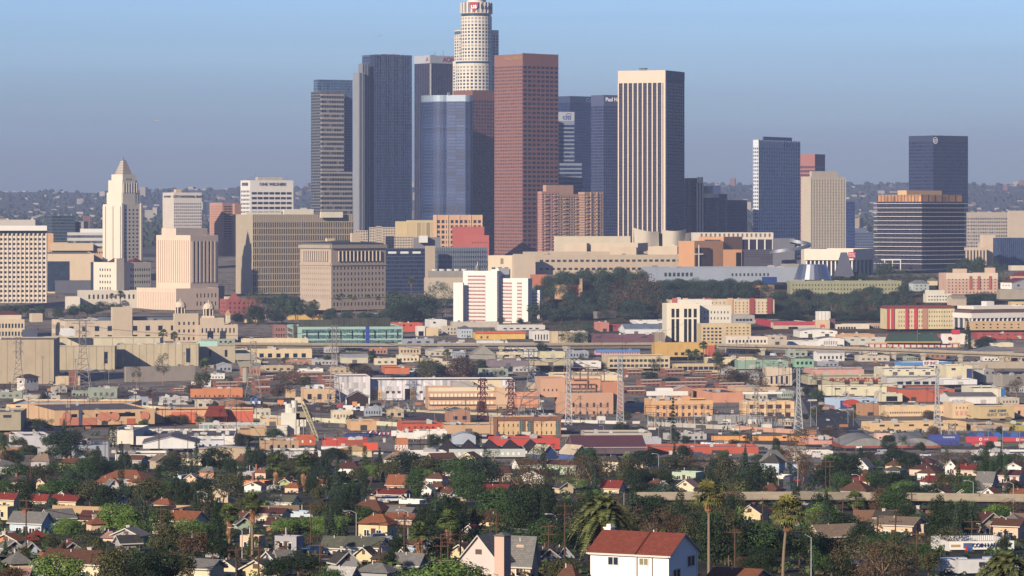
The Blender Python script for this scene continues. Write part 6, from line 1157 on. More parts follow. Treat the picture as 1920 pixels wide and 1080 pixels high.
# ---------------------------------------------------------------- trees
def leaf_cluster(b, r, c, rad_, n, s0, s1, mi=0, squash=.8, shell=.55, up=.25):
    for i in range(n):
        while True:
            v = Vector((r.gauss(0, 1), r.gauss(0, 1), r.gauss(0, 1)))
            if v.length > .1: break
        v.normalize(); q = shell+(1-shell)*r.random()**.5; p = Vector(c)+Vector((v.x*rad_*q, v.y*rad_*q, v.z*rad_*q*squash))
        nrm = (v+Vector((r.gauss(0, .5), r.gauss(0, .5), r.gauss(0, .5)+up))).normalized(); t = nrm.orthogonal().normalized(); t.rotate(Matrix.Rotation(r.uniform(0, 6.28), 3, nrm)); u = nrm.cross(t); a = r.uniform(s0, s1); w_ = a*r.uniform(.5, .9)
        b.quad([p-t*a*.5, p-u*w_*.4, p+t*a*.5, p+u*w_*.45], mi, uv=[(0, 0)]*4)
def crown_broad(seed, nclump=16, leaf=.075, per=190, dense=1., flat=.85, spread=.62):
    r = random.Random(seed); b = MB(); cs = []
    for i in range(nclump):
        a = r.uniform(0, 6.283); z = r.uniform(-.75, .95); q = spread*math.sqrt(max(0.05, 1-z*z))*r.uniform(.75, 1.15)
        cs.append(((q*math.cos(a), q*math.sin(a), .62*z*flat), r.uniform(.26, .45)))
    cs.append(((0, 0, 0), .55*dense))
    for c, q in cs: leaf_cluster(b, r, c, q, int(per*(q/.36)**2), leaf*.7, leaf*1.5, squash=.8)
    return b
def trunk(seed, h0, r0, br=5, spread=.5, lean=.1, top=.6, n=6):
    """root at z=0, crown centre at z=1 in unit space"""
    r = random.Random(seed); b = MB(); p = Vector((0, 0, -.15)); m = Vector((r.uniform(-lean, lean), r.uniform(-lean, lean), h0)); b.tube(p, m, r0, r0*.7, n)
    for i in range(br):
        a = 6.283*i/br+r.uniform(-.4, .4); q = r.uniform(.5, 1)*spread; e = m+Vector((q*math.cos(a), q*math.sin(a), r.uniform(.3, 1)*top)); k = m.lerp(e, .5)+Vector((0, 0, -.05)); b.tube(m, k, r0*.55, r0*.38, 5); b.tube(k, e, r0*.38, r0*.12, 4)
    return b
BARK = wallm('7a6048', .9, .6, .8); BARKP = wallm('b89878', .9, .6, .8)
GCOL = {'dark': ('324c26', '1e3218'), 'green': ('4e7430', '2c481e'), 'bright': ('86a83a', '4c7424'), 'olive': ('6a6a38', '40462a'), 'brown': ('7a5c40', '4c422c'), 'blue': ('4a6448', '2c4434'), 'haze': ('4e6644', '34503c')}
PROTO = {}
def crown_mesh(kind, var):
    key = (kind, var)
    if key in PROTO: return PROTO[key]
    sd = var*13+len(kind)
    if kind == 'round': b = crown_broad(sd, 34, .06, 210, 1.35, 1.0, .66); tr = trunk(sd, .35, .07)
    elif kind == 'broad': b = crown_broad(sd, 20, .075, 200); tr = trunk(sd, .45, .05)
    elif kind == 'loose': b = crown_broad(sd, 15, .07, 110, .5, 1.15, .8); tr = trunk(sd, .45, .04, 7, .6, .15, .9)
    elif kind == 'pine':
        r = random.Random(sd); b = MB()
        for i in range(13):
            z = -1+2*i/12; q = .62*(1-i/12.5)*r.uniform(.85, 1.15)
            for j in range(7): a = r.uniform(0, 6.28); leaf_cluster(b, r, (q*.7*math.cos(a), q*.7*math.sin(a), z), .2*(1.1-i/18), 46, .05, .11, squash=.6)
        tr = MB(); tr.tube((0, 0, -.15), (0, 0, 1.9), .045, .01, 6)
    elif kind == 'cypress':
        r = random.Random(sd); b = MB()
        for i in range(26): z = -1+2*i/25; leaf_cluster(b, r, (0, 0, z), .24*math.sin(math.pi*min(1, .12+.88*(1-i/26)))**.6+.04, 70, .04, .1, squash=.9)
        tr = MB(); tr.tube((0, 0, -.1), (0, 0, 1), .04, .03, 6)
    elif kind == 'star':
        r = random.Random(sd); b = MB()
        for i in range(12):
            z = -1+2*i/11; q = .42*(1-i/13)+.04
            for j in range(6): 
                a = 6.28*j/6+i*.5
                for k in range(5): f_ = (k+1)/5; leaf_cluster(b, r, (q*f_*math.cos(a), q*f_*math.sin(a), z-.06*f_), .07, 10, .05, .09)
        tr = MB(); tr.tube((0, 0, -.15), (0, 0, 2), .035, .01, 6)
    elif kind == 'hedge': b = crown_broad(sd, 26, .07, 170, 1.2, .7, .7); tr = trunk(sd, .35, .05)
    PROTO[key] = (b, tr); return PROTO[key]
MESHES = {}
TD = {'dark': 'dark green', 'green': 'mid green', 'bright': 'bright green', 'olive': 'olive-brown', 'brown': 'rusty brown', 'blue': 'bluish green', 'haze': 'hazy green'}
TK = {'round': ('round_tree', 'dense round tree', 'tree'), 'broad': ('broadleaf_tree', 'bushy tree', 'tree'), 'loose': ('airy_tree', 'airy open-crowned tree', 'tree'), 'pine': ('conifer_tree', 'conical conifer', 'tree'), 'cypress': ('cypress_tree', 'slim column cypress', 'tree'), 'star': ('star_pine', 'tiered star pine', 'tree'), 'hedge': ('clipped_tree', 'low spreading tree', 'tree')}
def tree(px, yt, yb, w, kind='broad', col='dark', D=None, desc=None):
    D = D or Dof(px, yb); X = (px-960)*D/F; g = gz(X, D); z1 = CZ-(yt-HY)*D/F; H = max(2.5, z1-g); Wm = w*D/F
    var = RN.randint(0, 2); mk_ = (kind, var, col)
    if mk_ not in MESHES:
        b, tr = crown_mesh(kind, var); a, c = GCOL[col]
        MESHES[mk_] = (b.mesh('crown', [leafm(a, c, col)]), tr.mesh('trunk', [BARKP if kind == 'loose' else BARK]))
    cm_, tm_ = MESHES[mk_]; nm, ds, cat = TK[kind]
    t = root(nm, (X, D, g), lab(desc or (TD[col]+' '+ds), px, (yt+yb)/2, force=desc is None), cat, 'trees of the city and its slopes', RN.uniform(0, 6.28))
    if kind in ('pine', 'cypress', 'star'): 
        cz = H*.52; o = obj('crown', cm_, t, (0, 0, cz), scale=(Wm*(.62 if kind == 'pine' else 1.9 if kind == 'cypress' else 1.05), Wm*(.62 if kind == 'pine' else 1.9 if kind == 'cypress' else 1.05), H*.47)); obj('trunk', tm_, t, scale=(Wm, Wm, H*.5))
    else:
        sz = H*.62 if kind == 'round' else min(H*.56, Wm*(.66 if kind == 'hedge' else .9)); cz = H-sz*.9; s_ = Wm*.585
        obj('crown', cm_, t, (0, 0, cz), scale=(s_, s_, sz)); obj('trunk', tm_, t, scale=(max(s_, 1), max(s_, 1), cz))
    return t
# palms
PR = [(1770, 1905, 1008, 1050, 640), (1640, 1745, 970, 1008, 720), (1107, 1310, 1000, 1080, 500), (1075, 1192, 905, 985, 585), (1310, 1350, 905, 1050, 620), (1445, 1492, 935, 1060, 590)]
def fan_leaf(b, r, base, az, el, L, fan, mi=0):
    d = Vector((math.cos(az)*math.cos(el), math.sin(az)*math.cos(el), math.sin(el))); e = base+d*L*.55; sd_ = d.cross(Vector((0, 0, 1))).normalized(); up = sd_.cross(d)
    b.quad([base-sd_*.02, base+sd_*.02, e+sd_*.02, e-sd_*.02], mi, uv=[(0, 0)]*4)
    for k in range(9):
        a = rad(-75+150*k/8); q = d*math.cos(a)+sd_*math.sin(a); tip = e+q*fan+Vector((0, 0, -fan*.25*r.random()-.12*fan)); s_ = (q.cross(up)).normalized()*fan*.09
        b.quad([e, e+q*fan*.55-s_, tip, e+q*fan*.55+s_], mi, uv=[(0, 0)]*4)
def fan_palm_parts(seed, n=58):
    r = random.Random(seed); b = MB(); s = MB()
    for i in range(n): el = rad(r.uniform(-35, 85)); fan_leaf(b, r, Vector((0, 0, r.uniform(-.05, .05))), r.uniform(0, 6.28), el, r.uniform(.9, 1.2), r.uniform(.5, .66))
    for i in range(46):
        a = r.uniform(0, 6.28); z = -r.uniform(.1, 1.2); q = .34*(1+z*.45); p = Vector((q*math.cos(a), q*math.sin(a), z)); fan_leaf(s, r, p*.6+Vector((0, 0, z*.4)), a, rad(r.uniform(-88, -66)), .5, .34)
    return b, s
def fan_palm(px, yt, yb, w, skirt=1., col='green', D=None, desc='tall fan palm with a skirt of dead fronds', seed=0, lean=0):
    D = D or Dof(px, yb); X = (px-960)*D/F; g = gz(X, D); z1 = CZ-(yt-HY)*D/F; H = z1-g; R_ = w*D/F/2
    key = ('fan', seed % 3, col)
    if key not in MESHES:
        b, s_ = fan_palm_parts(seed % 3+40); a, c = {'green': ('7a8a3a', '3f5a22'), 'gold': ('aa9840', '4a6c2a')}[col]
        MESHES[key] = (b.mesh('fronds', [leafm(a, c, 'fan'+col)]), s_.mesh('dead_fronds', [leafm('c08a58', '8a5c38', 'dead')]))
    t = root('fan_palm', (X, D, g), lab(desc, px, yt+20, force=len(desc) < 45), 'palm tree', 'fan palms'); k = R_/1.0; zc = H-R_*.9; PR.append((px-w*.5, px+w*.5, yt, yt+w*1.5, D))
    obj('fronds', MESHES[key][0], t, (lean, 0, zc), RN.uniform(0, 6), scale=k)
    if skirt > 0: obj('dead_fronds', MESHES[key][1], t, (lean, 0, zc), RN.uniform(0, 6), scale=(k*.8, k*.8, k*skirt*1.1))
    b = MB(); n = 7
    for i in range(n): a, c = i/n, (i+1)/n; b.tube((lean*a*a, 0, zc*a-.5*(i == 0)), (lean*c*c, 0, zc*c), .24-.07*a, .24-.07*c, 8)
    mk('trunk', b, [wallm('94806a', .9, .6, .9)], t)
def date_palm(px, yt, yb, w, D=None, desc='', n=80, seed=3, dead=True, nm='date_palm'):
    D = D or Dof(px, yb); X = (px-960)*D/F; g = gz(X, D); z1 = CZ-(yt-HY)*D/F; H = z1-g; R_ = w*D/F/2
    key = ('date', n)
    if key not in MESHES:
        r = random.Random(seed); b = MB(); s = MB()
        for i in range(n+12):
            dd = i >= n; az = r.uniform(0, 6.283); el = rad(88-125*((i % n)/n)**1.05) if not dd else rad(-60); L = r.uniform(.95, 1.15)*(.85 if dd else 1); m = s if dd else b
            p = Vector((0, 0, 0)); d0 = Vector((math.cos(az)*math.cos(el), math.sin(az)*math.cos(el), math.sin(el))); prev = p; N_ = 12; sd_ = Vector((-math.sin(az), math.cos(az), 0))
            for k in range(N_):
                f_ = (k+1)/N_; dr = Vector((0, 0, -1.35*f_*f_*.55)); q = d0*L*f_+dr*L; ax = (q-prev).normalized(); upv = sd_.cross(ax)
                m.quad([prev-sd_*.012, prev+sd_*.012, q+sd_*.01, q-sd_*.01], 0, uv=[(0, 0)]*4)
                if k > 0:
                    for sg in (-1, 1):
                        ll = .2*math.sin(math.pi*min(1, .18+.8*f_))**.8
                        for e_ in (0, .5):
                            o = prev.lerp(q, e_); tip = o+(sd_*sg*.82+ax*.5+upv*-.28*r.uniform(.4, 1.4))*ll; m.quad([o-ax*.028, o+ax*.028, tip+ax*.008, tip-ax*.008], 0, uv=[(0, 0)]*4)
                prev = q
        MESHES[key] = (b.mesh('fronds', [leafm('848a3e', '3c4c20', 'datep')]), s.mesh('dead_fronds', [leafm('c8905c', '94603c', 'dead')]))
    t = root(nm, (X, D, g), desc, 'palm tree', 'feather palms'); zc = H-R_*.80
    obj('fronds', MESHES[key][0], t, (0, 0, zc), 1, scale=R_*.98)
    if dead: obj('dead_fronds', MESHES[key][1], t, (0, 0, zc), 2, scale=R_)
    b = MB(); b.tube((0, 0, -.5), (0, 0, zc*.9), R_*.09, R_*.08, 10); b.tube((0, 0, zc*.88), (0, 0, zc+R_*.06), R_*.12, R_*.1, 10); mk('trunk', b, [wallm('9a7850', .9, .8, 2)], t)
    if dead: b = MB(); r = random.Random(5); [leaf_cluster(b, r, (R_*.12*math.cos(a), R_*.12*math.sin(a)-.0, zc+.05*R_), R_*.1, 60, .06*R_, .1*R_) for a in (4, 4.7, 5.4)]; mk('fruit_stalks', b, [leafm('d88840', 'a05c28', 'fruit')], t)
# hand-placed trees: px, top, base, width, kind, colour
TR = '''123 803 862 84 round dark|165 855 885 60 hedge green|205 860 885 62 hedge green|233 845 885 30 broad dark|208 800 840 12 cypress dark|215 798 840 9 cypress dark|20 812 850 30 loose dark|45 830 860 26 broad olive|60 833 858 28 broad dark|88 845 862 20 broad dark|30 865 905 60 broad green|75 870 905 70 broad olive|110 860 900 50 broad green|150 865 905 60 broad green|185 862 905 50 broad dark|235 850 888 30 pine blue|262 862 892 26 broad dark|345 848 884 12 cypress blue|358 850 886 10 cypress blue|367 850 886 10 cypress blue|405 833 885 62 broad dark|325 843 880 40 broad olive|320 855 890 50 broad dark|90 902 925 34 hedge bright|120 890 935 60 broad green|45 892 935 40 broad dark|12 895 940 40 broad green|170 895 950 70 broad olive|200 905 960 60 broad dark|245 902 945 50 broad blue|275 890 950 60 broad olive|300 900 950 50 loose green|330 880 950 40 pine dark|415 875 950 84 loose olive|380 890 950 50 broad dark|345 900 955 40 broad dark|40 915 960 50 broad dark|98 930 955 24 broad blue|220 938 990 78 round bright|127 970 1003 62 round bright|245 968 1000 50 hedge bright|300 945 1010 60 broad green|355 968 1020 72 round bright|320 975 1045 70 broad olive|365 990 1050 60 broad brown|95 1003 1030 32 broad olive|165 995 1048 60 loose olive|120 1018 1050 40 pine dark|10 1012 1045 22 pine green|45 1022 1055 24 broad olive|108 1030 1110 92 broad bright|212 1016 1120 76 broad olive|265 1030 1110 80 broad dark|305 1020 1105 70 broad dark|20 1060 1100 60 broad brown|340 1030 1090 60 broad olive|376 925 980 14 cypress dark|388 935 985 12 cypress dark|405 938 985 12 cypress dark|395 975 1010 50 broad green|372 945 985 10 cypress dark|465 825 890 40 pine blue|484 832 888 36 broad dark|445 860 890 30 broad green|520 870 905 40 broad dark|545 880 910 40 broad olive|585 890 930 36 broad dark|632 858 945 38 pine blue|612 860 935 30 pine dark|660 900 950 40 broad dark|640 930 985 60 round dark|598 935 975 40 broad olive|560 965 1000 84 hedge bright|530 970 1002 50 hedge bright|620 960 1002 70 round bright|680 945 985 50 broad green|595 905 945 30 broad olive|575 840 895 34 broad dark|592 835 890 30 pine dark|605 850 890 36 broad blue|675 870 905 40 hedge olive|640 880 925 50 broad dark|690 855 900 30 hedge green|712 840 900 24 pine dark|765 845 893 90 broad dark|800 850 900 60 broad olive|735 860 900 40 hedge olive|782 878 935 32 cypress green|775 880 925 40 broad green|830 855 900 60 broad green|870 850 905 70 broad green|905 855 910 80 broad dark|935 872 905 30 loose brown|880 880 940 60 round green|905 910 945 40 broad dark|852 870 920 9 cypress green|863 868 918 8 cypress green|835 935 1000 98 round dark|795 950 1000 40 broad dark|850 988 1022 70 hedge green|820 1005 1050 60 broad dark|745 1002 1045 40 broad dark|730 1030 1070 36 broad dark|560 1035 1080 84 broad dark|520 1042 1090 60 broad dark|620 1060 1100 50 hedge green|575 1008 1025 36 loose brown|505 1020 1050 24 pine dark|470 1000 1040 30 pine green|420 1010 1050 40 broad dark|400 1000 1050 50 broad dark|935 905 985 100 broad green|985 905 990 90 round dark|1015 910 975 60 broad dark|960 930 990 80 round green|900 985 1020 60 hedge bright|935 980 1025 70 broad green|1020 967 1030 80 broad green|1060 985 1035 50 hedge green|1000 860 920 80 loose olive|970 870 925 60 loose brown|1040 870 920 60 loose olive|1080 850 915 50 loose brown|1110 845 910 60 loose olive|1150 855 910 70 loose brown|1180 850 915 50 broad olive|1210 840 880 60 broad dark|1265 832 875 24 pine dark|1282 832 880 36 round dark|1270 850 885 70 broad olive|1320 845 885 60 loose brown|1350 855 895 50 broad dark|1395 850 925 60 pine blue|1365 850 915 60 broad olive|1400 880 940 70 broad dark|1430 860 930 50 broad dark|1495 805 915 44 loose brown|1505 850 905 40 loose brown|1308 892 920 44 round dark|1250 905 945 80 broad blue|1210 900 940 60 broad dark|1230 925 980 70 broad dark|1290 955 1010 60 broad dark|1180 940 1000 60 broad brown|1230 950 1020 70 loose brown|1270 960 1020 60 broad brown|1340 955 1070 90 broad dark|1300 960 1050 60 broad olive|1420 970 1060 90 broad green|1380 990 1060 70 broad dark|1387 953 1045 22 cypress bright|1377 960 1050 18 cypress olive|1425 1022 1075 80 round dark|1470 980 1060 60 broad dark|1500 975 1040 70 broad green|1540 941 1000 76 round bright|1580 955 1030 80 broad dark|1520 990 1070 90 broad dark|1560 1000 1080 90 broad green|1620 975 1040 70 broad dark|1650 990 1045 80 hedge green|1610 1005 1090 90 loose brown|1660 1010 1095 90 loose brown|1690 1000 1090 70 loose olive|1720 1010 1060 60 hedge green|1740 1025 1080 50 broad olive|1808 1036 1075 34 broad dark|1640 1040 1100 80 loose brown|1580 1045 1090 60 broad dark|1180 985 1050 40 pine dark|1165 1010 1070 50 broad green|1140 1030 1100 60 broad green|1055 1040 1100 60 broad olive|1240 1010 1040 60 broad olive|1690 898 934 66 round bright|1680 880 930 70 broad dark|1660 885 925 60 broad dark|1640 875 915 50 broad green|1560 855 905 50 round dark|1545 868 920 60 broad dark|1590 845 905 60 broad dark|1575 880 925 40 broad green|1680 840 880 60 round dark|1705 845 885 50 broad dark|1780 840 880 50 loose brown|1830 840 880 50 loose brown|1840 865 910 10 cypress green|1858 862 905 9 cypress green|1885 858 905 9 cypress green|1797 866 935 30 pine green|1820 890 940 40 broad green|1900 900 935 40 broad dark|1740 905 940 60 broad dark|1770 880 930 40 broad olive|1850 860 900 50 broad dark|1800 945 1010 80 broad dark|1770 955 1020 70 broad dark|1830 950 1000 60 round dark|1770 985 1030 70 loose olive|1700 945 985 50 broad dark|1880 955 985 40 broad green|1570 930 945 30 hedge green|1880 1000 1040 30 broad dark|1720 960 990 40 broad green
515 745 0 0 x x|55 880 900 0 x x'''
TRM = '''305 662 722 26 loose dark|255 682 728 18 loose dark|380 690 735 30 broad olive|365 715 745 30 broad brown|700 605 640 0 x x|555 735 765 0 x x|540 685 745 50 loose brown|570 700 730 26 broad olive|520 720 750 30 broad brown|665 665 705 30 broad dark|680 680 712 40 broad brown|805 668 712 52 round olive|865 665 712 60 broad brown|905 672 702 30 broad dark|830 680 708 24 broad dark|700 655 680 26 pine dark|1015 640 672 26 round dark|1018 680 705 30 broad dark|1050 683 705 34 broad dark|1080 684 704 30 broad dark|1065 602 648 32 loose haze|1100 600 640 30 loose haze|1090 620 650 30 broad haze|1093 662 695 16 loose dark|1106 660 698 16 loose dark|1127 675 700 20 broad blue|1235 668 702 18 loose dark|1225 672 705 14 loose dark|1220 695 715 30 broad dark|1260 706 722 40 broad dark|1280 712 722 30 broad dark|1345 655 712 30 loose dark|1360 680 725 40 loose brown|1375 690 722 30 broad olive|1418 688 730 40 loose brown|1395 695 722 30 broad brown|1320 662 680 18 broad dark|1300 660 680 18 broad dark|1495 690 735 16 loose dark|1510 722 745 18 broad dark|1580 688 698 16 round dark|1592 690 699 12 round dark|1700 675 690 16 broad dark|1768 685 708 16 cypress green|1840 710 722 20 broad brown|1905 705 745 26 loose brown|1815 600 655 22 pine dark|1850 628 655 40 broad dark|1835 635 655 20 broad dark|1165 790 812 34 round dark|1262 745 820 14 star dark|1265 805 830 26 broad dark|1285 815 835 20 broad dark|660 775 800 24 broad dark|885 783 810 7 cypress green|890 808 836 22 round dark|815 812 838 26 round dark|835 810 838 18 broad dark|340 775 795 30 round dark|320 775 795 24 round dark|375 778 796 18 broad olive|395 780 796 16 broad olive|455 790 800 12 pine dark|75 782 812 26 broad dark|50 785 808 24 broad dark|95 785 808 20 loose dark|120 785 810 18 pine green|185 782 800 30 broad green|205 785 800 18 broad olive|455 812 832 40 hedge olive|500 815 832 50 hedge green|520 830 850 14 round dark|1600 770 790 14 broad olive|480 830 860 0 x x|1510 775 790 12 broad dark'''
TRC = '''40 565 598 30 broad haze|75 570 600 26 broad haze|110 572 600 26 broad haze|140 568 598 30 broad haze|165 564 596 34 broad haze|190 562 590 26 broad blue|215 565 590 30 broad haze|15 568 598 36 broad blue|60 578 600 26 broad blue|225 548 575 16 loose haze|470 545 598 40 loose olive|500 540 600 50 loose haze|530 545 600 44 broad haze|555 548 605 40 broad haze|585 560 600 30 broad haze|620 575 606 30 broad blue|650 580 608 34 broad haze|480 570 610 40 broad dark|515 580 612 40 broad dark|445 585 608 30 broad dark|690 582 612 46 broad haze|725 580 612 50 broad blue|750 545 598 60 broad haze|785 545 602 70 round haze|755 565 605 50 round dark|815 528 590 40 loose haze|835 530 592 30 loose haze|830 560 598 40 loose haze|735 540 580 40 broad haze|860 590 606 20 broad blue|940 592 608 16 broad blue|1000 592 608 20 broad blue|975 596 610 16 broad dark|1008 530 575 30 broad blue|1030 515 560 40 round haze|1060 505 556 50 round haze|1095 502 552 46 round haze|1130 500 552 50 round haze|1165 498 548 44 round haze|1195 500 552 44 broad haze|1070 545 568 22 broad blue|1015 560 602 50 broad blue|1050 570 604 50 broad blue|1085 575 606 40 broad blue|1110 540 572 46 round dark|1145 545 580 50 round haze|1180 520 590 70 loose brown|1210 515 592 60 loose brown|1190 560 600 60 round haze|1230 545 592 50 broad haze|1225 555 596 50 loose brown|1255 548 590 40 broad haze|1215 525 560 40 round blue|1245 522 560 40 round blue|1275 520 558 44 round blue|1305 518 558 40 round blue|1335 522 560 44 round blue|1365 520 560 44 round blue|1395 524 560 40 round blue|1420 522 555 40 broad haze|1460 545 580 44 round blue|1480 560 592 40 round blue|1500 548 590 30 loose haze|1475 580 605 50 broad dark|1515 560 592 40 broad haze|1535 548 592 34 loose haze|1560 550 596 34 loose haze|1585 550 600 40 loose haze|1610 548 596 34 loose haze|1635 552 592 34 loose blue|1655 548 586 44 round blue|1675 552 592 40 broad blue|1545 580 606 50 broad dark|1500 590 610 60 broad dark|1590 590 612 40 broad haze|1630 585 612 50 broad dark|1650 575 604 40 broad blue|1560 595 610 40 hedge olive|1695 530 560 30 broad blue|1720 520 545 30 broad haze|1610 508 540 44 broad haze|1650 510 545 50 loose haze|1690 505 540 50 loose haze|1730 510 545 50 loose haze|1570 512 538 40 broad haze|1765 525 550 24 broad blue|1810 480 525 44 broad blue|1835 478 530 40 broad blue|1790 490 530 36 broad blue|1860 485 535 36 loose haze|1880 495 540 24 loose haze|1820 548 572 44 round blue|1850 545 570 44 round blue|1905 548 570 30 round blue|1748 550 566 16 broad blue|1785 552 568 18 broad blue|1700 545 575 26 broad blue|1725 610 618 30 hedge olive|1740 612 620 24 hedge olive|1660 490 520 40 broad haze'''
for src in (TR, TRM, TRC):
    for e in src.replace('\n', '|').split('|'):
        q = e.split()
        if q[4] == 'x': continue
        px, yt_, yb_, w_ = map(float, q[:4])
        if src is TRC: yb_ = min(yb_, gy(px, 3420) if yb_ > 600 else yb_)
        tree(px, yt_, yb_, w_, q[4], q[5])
# palms
date_palm(1132, 903, 1085, 140, D=585, n=62, desc='giant bushy date palm with hanging dead fronds behind the white house')
date_palm(1885, 1010, 1130, 140, D=520, desc='big feathery date palm partly cut by the right edge near the laundry', dead=False)
date_palm(1352, 898, 948, 42, desc='grey-green feather palm on the left of two before the overpass', dead=False, n=60); date_palm(1393, 895, 950, 48, desc='grey-green feather palm on the right of two before the overpass', dead=False, n=60)
date_palm(480, 1000, 1032, 30, desc='small dark feather palm beside the flat peach house', dead=False, n=60); date_palm(1455, 890, 915, 24, desc='small feather palm by the blue roofs near the street', dead=False, n=60)
date_palm(5, 822, 866, 34, desc='feather palm cut by the left edge near white shops', dead=False, n=60); date_palm(1015, 1040, 1100, 60, desc='yellow-green bushy palm left of the pyramid roof', dead=False, n=60, D=560)
date_palm(1245, 985, 1030, 26, desc='small bright feather palm behind the white house roof', dead=False, n=60, D=660); date_palm(183, 1000, 1045, 34, desc='ragged feather palm between dark trees at lower left', dead=False, n=60)
fan_palm(1329, 903, 1085, 60, .55, 'gold', D=545, desc='tallest thin-trunked fan palm with golden fronds right of the white house', seed=1); fan_palm(1468, 930, 1100, 68, .6, 'gold', D=535, desc='tall shaggy gold-green fan palm between dark trees', seed=2, lean=.8)
for i, (x, yt_, yb_, w_, sk) in enumerate(((430, 946, 1050, 30, 1.3), (473, 925, 1052, 28, 1.2), (518, 852, 912, 32, 1.3), (570, 855, 922, 30, 1.3), (842, 957, 1040, 36, 1.3), (786, 980, 1052, 34, 1.5), (790, 985, 1060, 24, 1.2), (1605, 921, 968, 30, 1.1), (1319, 640, 690, 14, .3), (695, 658, 680, 12, 1.3), (838, 655, 676, 12, 1.3), (1305, 655, 690, 14, 0), (1290, 655, 690, 12, 0), (306, 618, 648, 14, .2), (327, 622, 650, 12, .8), (385, 672, 720, 18, .5), (912, 576, 606, 9, .2), (916, 580, 606, 7, .2), (771, 520, 552, 11, .8), (630, 552, 586, 9, .3), (640, 550, 588, 8, .3), (655, 552, 588, 8, .3), (665, 555, 588, 8, .2), (709, 555, 588, 8, .3), (690, 552, 586, 8, .2), (1008, 497, 530, 9, .3), (1011, 497, 530, 7, .2), (976, 498, 530, 8, .4), (1030, 600, 640, 0, 0), (1345, 660, 690, 18, .1), (1810, 605, 640, 0, 0), (225, 545, 578, 10, .1), (210, 550, 580, 9, .1), (555, 560, 600, 9, .3), (590, 562, 600, 8, .3), (700, 660, 690, 0, 0), (1690, 676, 692, 9, 0))):
    if w_: fan_palm(x, yt_, yb_, w_*1.3, sk, 'green', desc='fan palm with bare trunk' if sk < .5 else 'fan palm with brown dead skirt', seed=i)
# bright round bush at the bottom edge
t = tree(838, 1044, 1160, 196, 'round', 'bright', D=430, desc='large bright round shrub rising from the bottom edge')
t = tree(1393, 1072, 1110, 34, 'round', 'brown', D=560, desc='red flowering bush at the bottom beside thin palm'); 
# ---------------------------------------------------------------- houses: xl xr yridge yeave ybase form wall roof facing
RC = {'br': ('7c5240', 'brown'), 'rd': ('9c3a30', 'red'), 'gy': ('8e8c88', 'grey'), 'dg': ('55524e', 'dark grey'), 'gn': ('6c7060', 'green-grey'), 'or': ('a8643e', 'orange-brown'), 'mr': ('6c423e', 'maroon-brown'), 'wh': ('dcd8d0', 'pale'), 'pk': ('b88a80', 'pinkish'), 'tn': ('a08872', 'tan')}
WC = {'w': ('f4f0e8', 'white'), 'c': ('f0dcb4', 'cream'), 'y': ('e8d09c', 'yellow'), 'p': ('f0c8a8', 'peach'), 'b': ('c4d8e8', 'pale blue'), 'g': ('b8d0b0', 'pale green'), 't': ('cdb494', 'tan'), 'k': ('e2d0ca', 'pale pink'), 's': ('b0aeb4', 'grey'), 'o': ('d8905c', 'orange'), 'm': ('7a3430', 'dark red'), 'l': ('a8bc70', 'lime green')}
FM = {'g': 'gable-fronted', 's': 'long-roofed', 'h': 'hip-roofed', 'f': 'flat-roofed'}
WF = wallm('f0ece4', .6, .1); CHM = wallm('a05c44', .8, .4)
DOOR = wallm('5a3c30', .6, .2)
HR = []
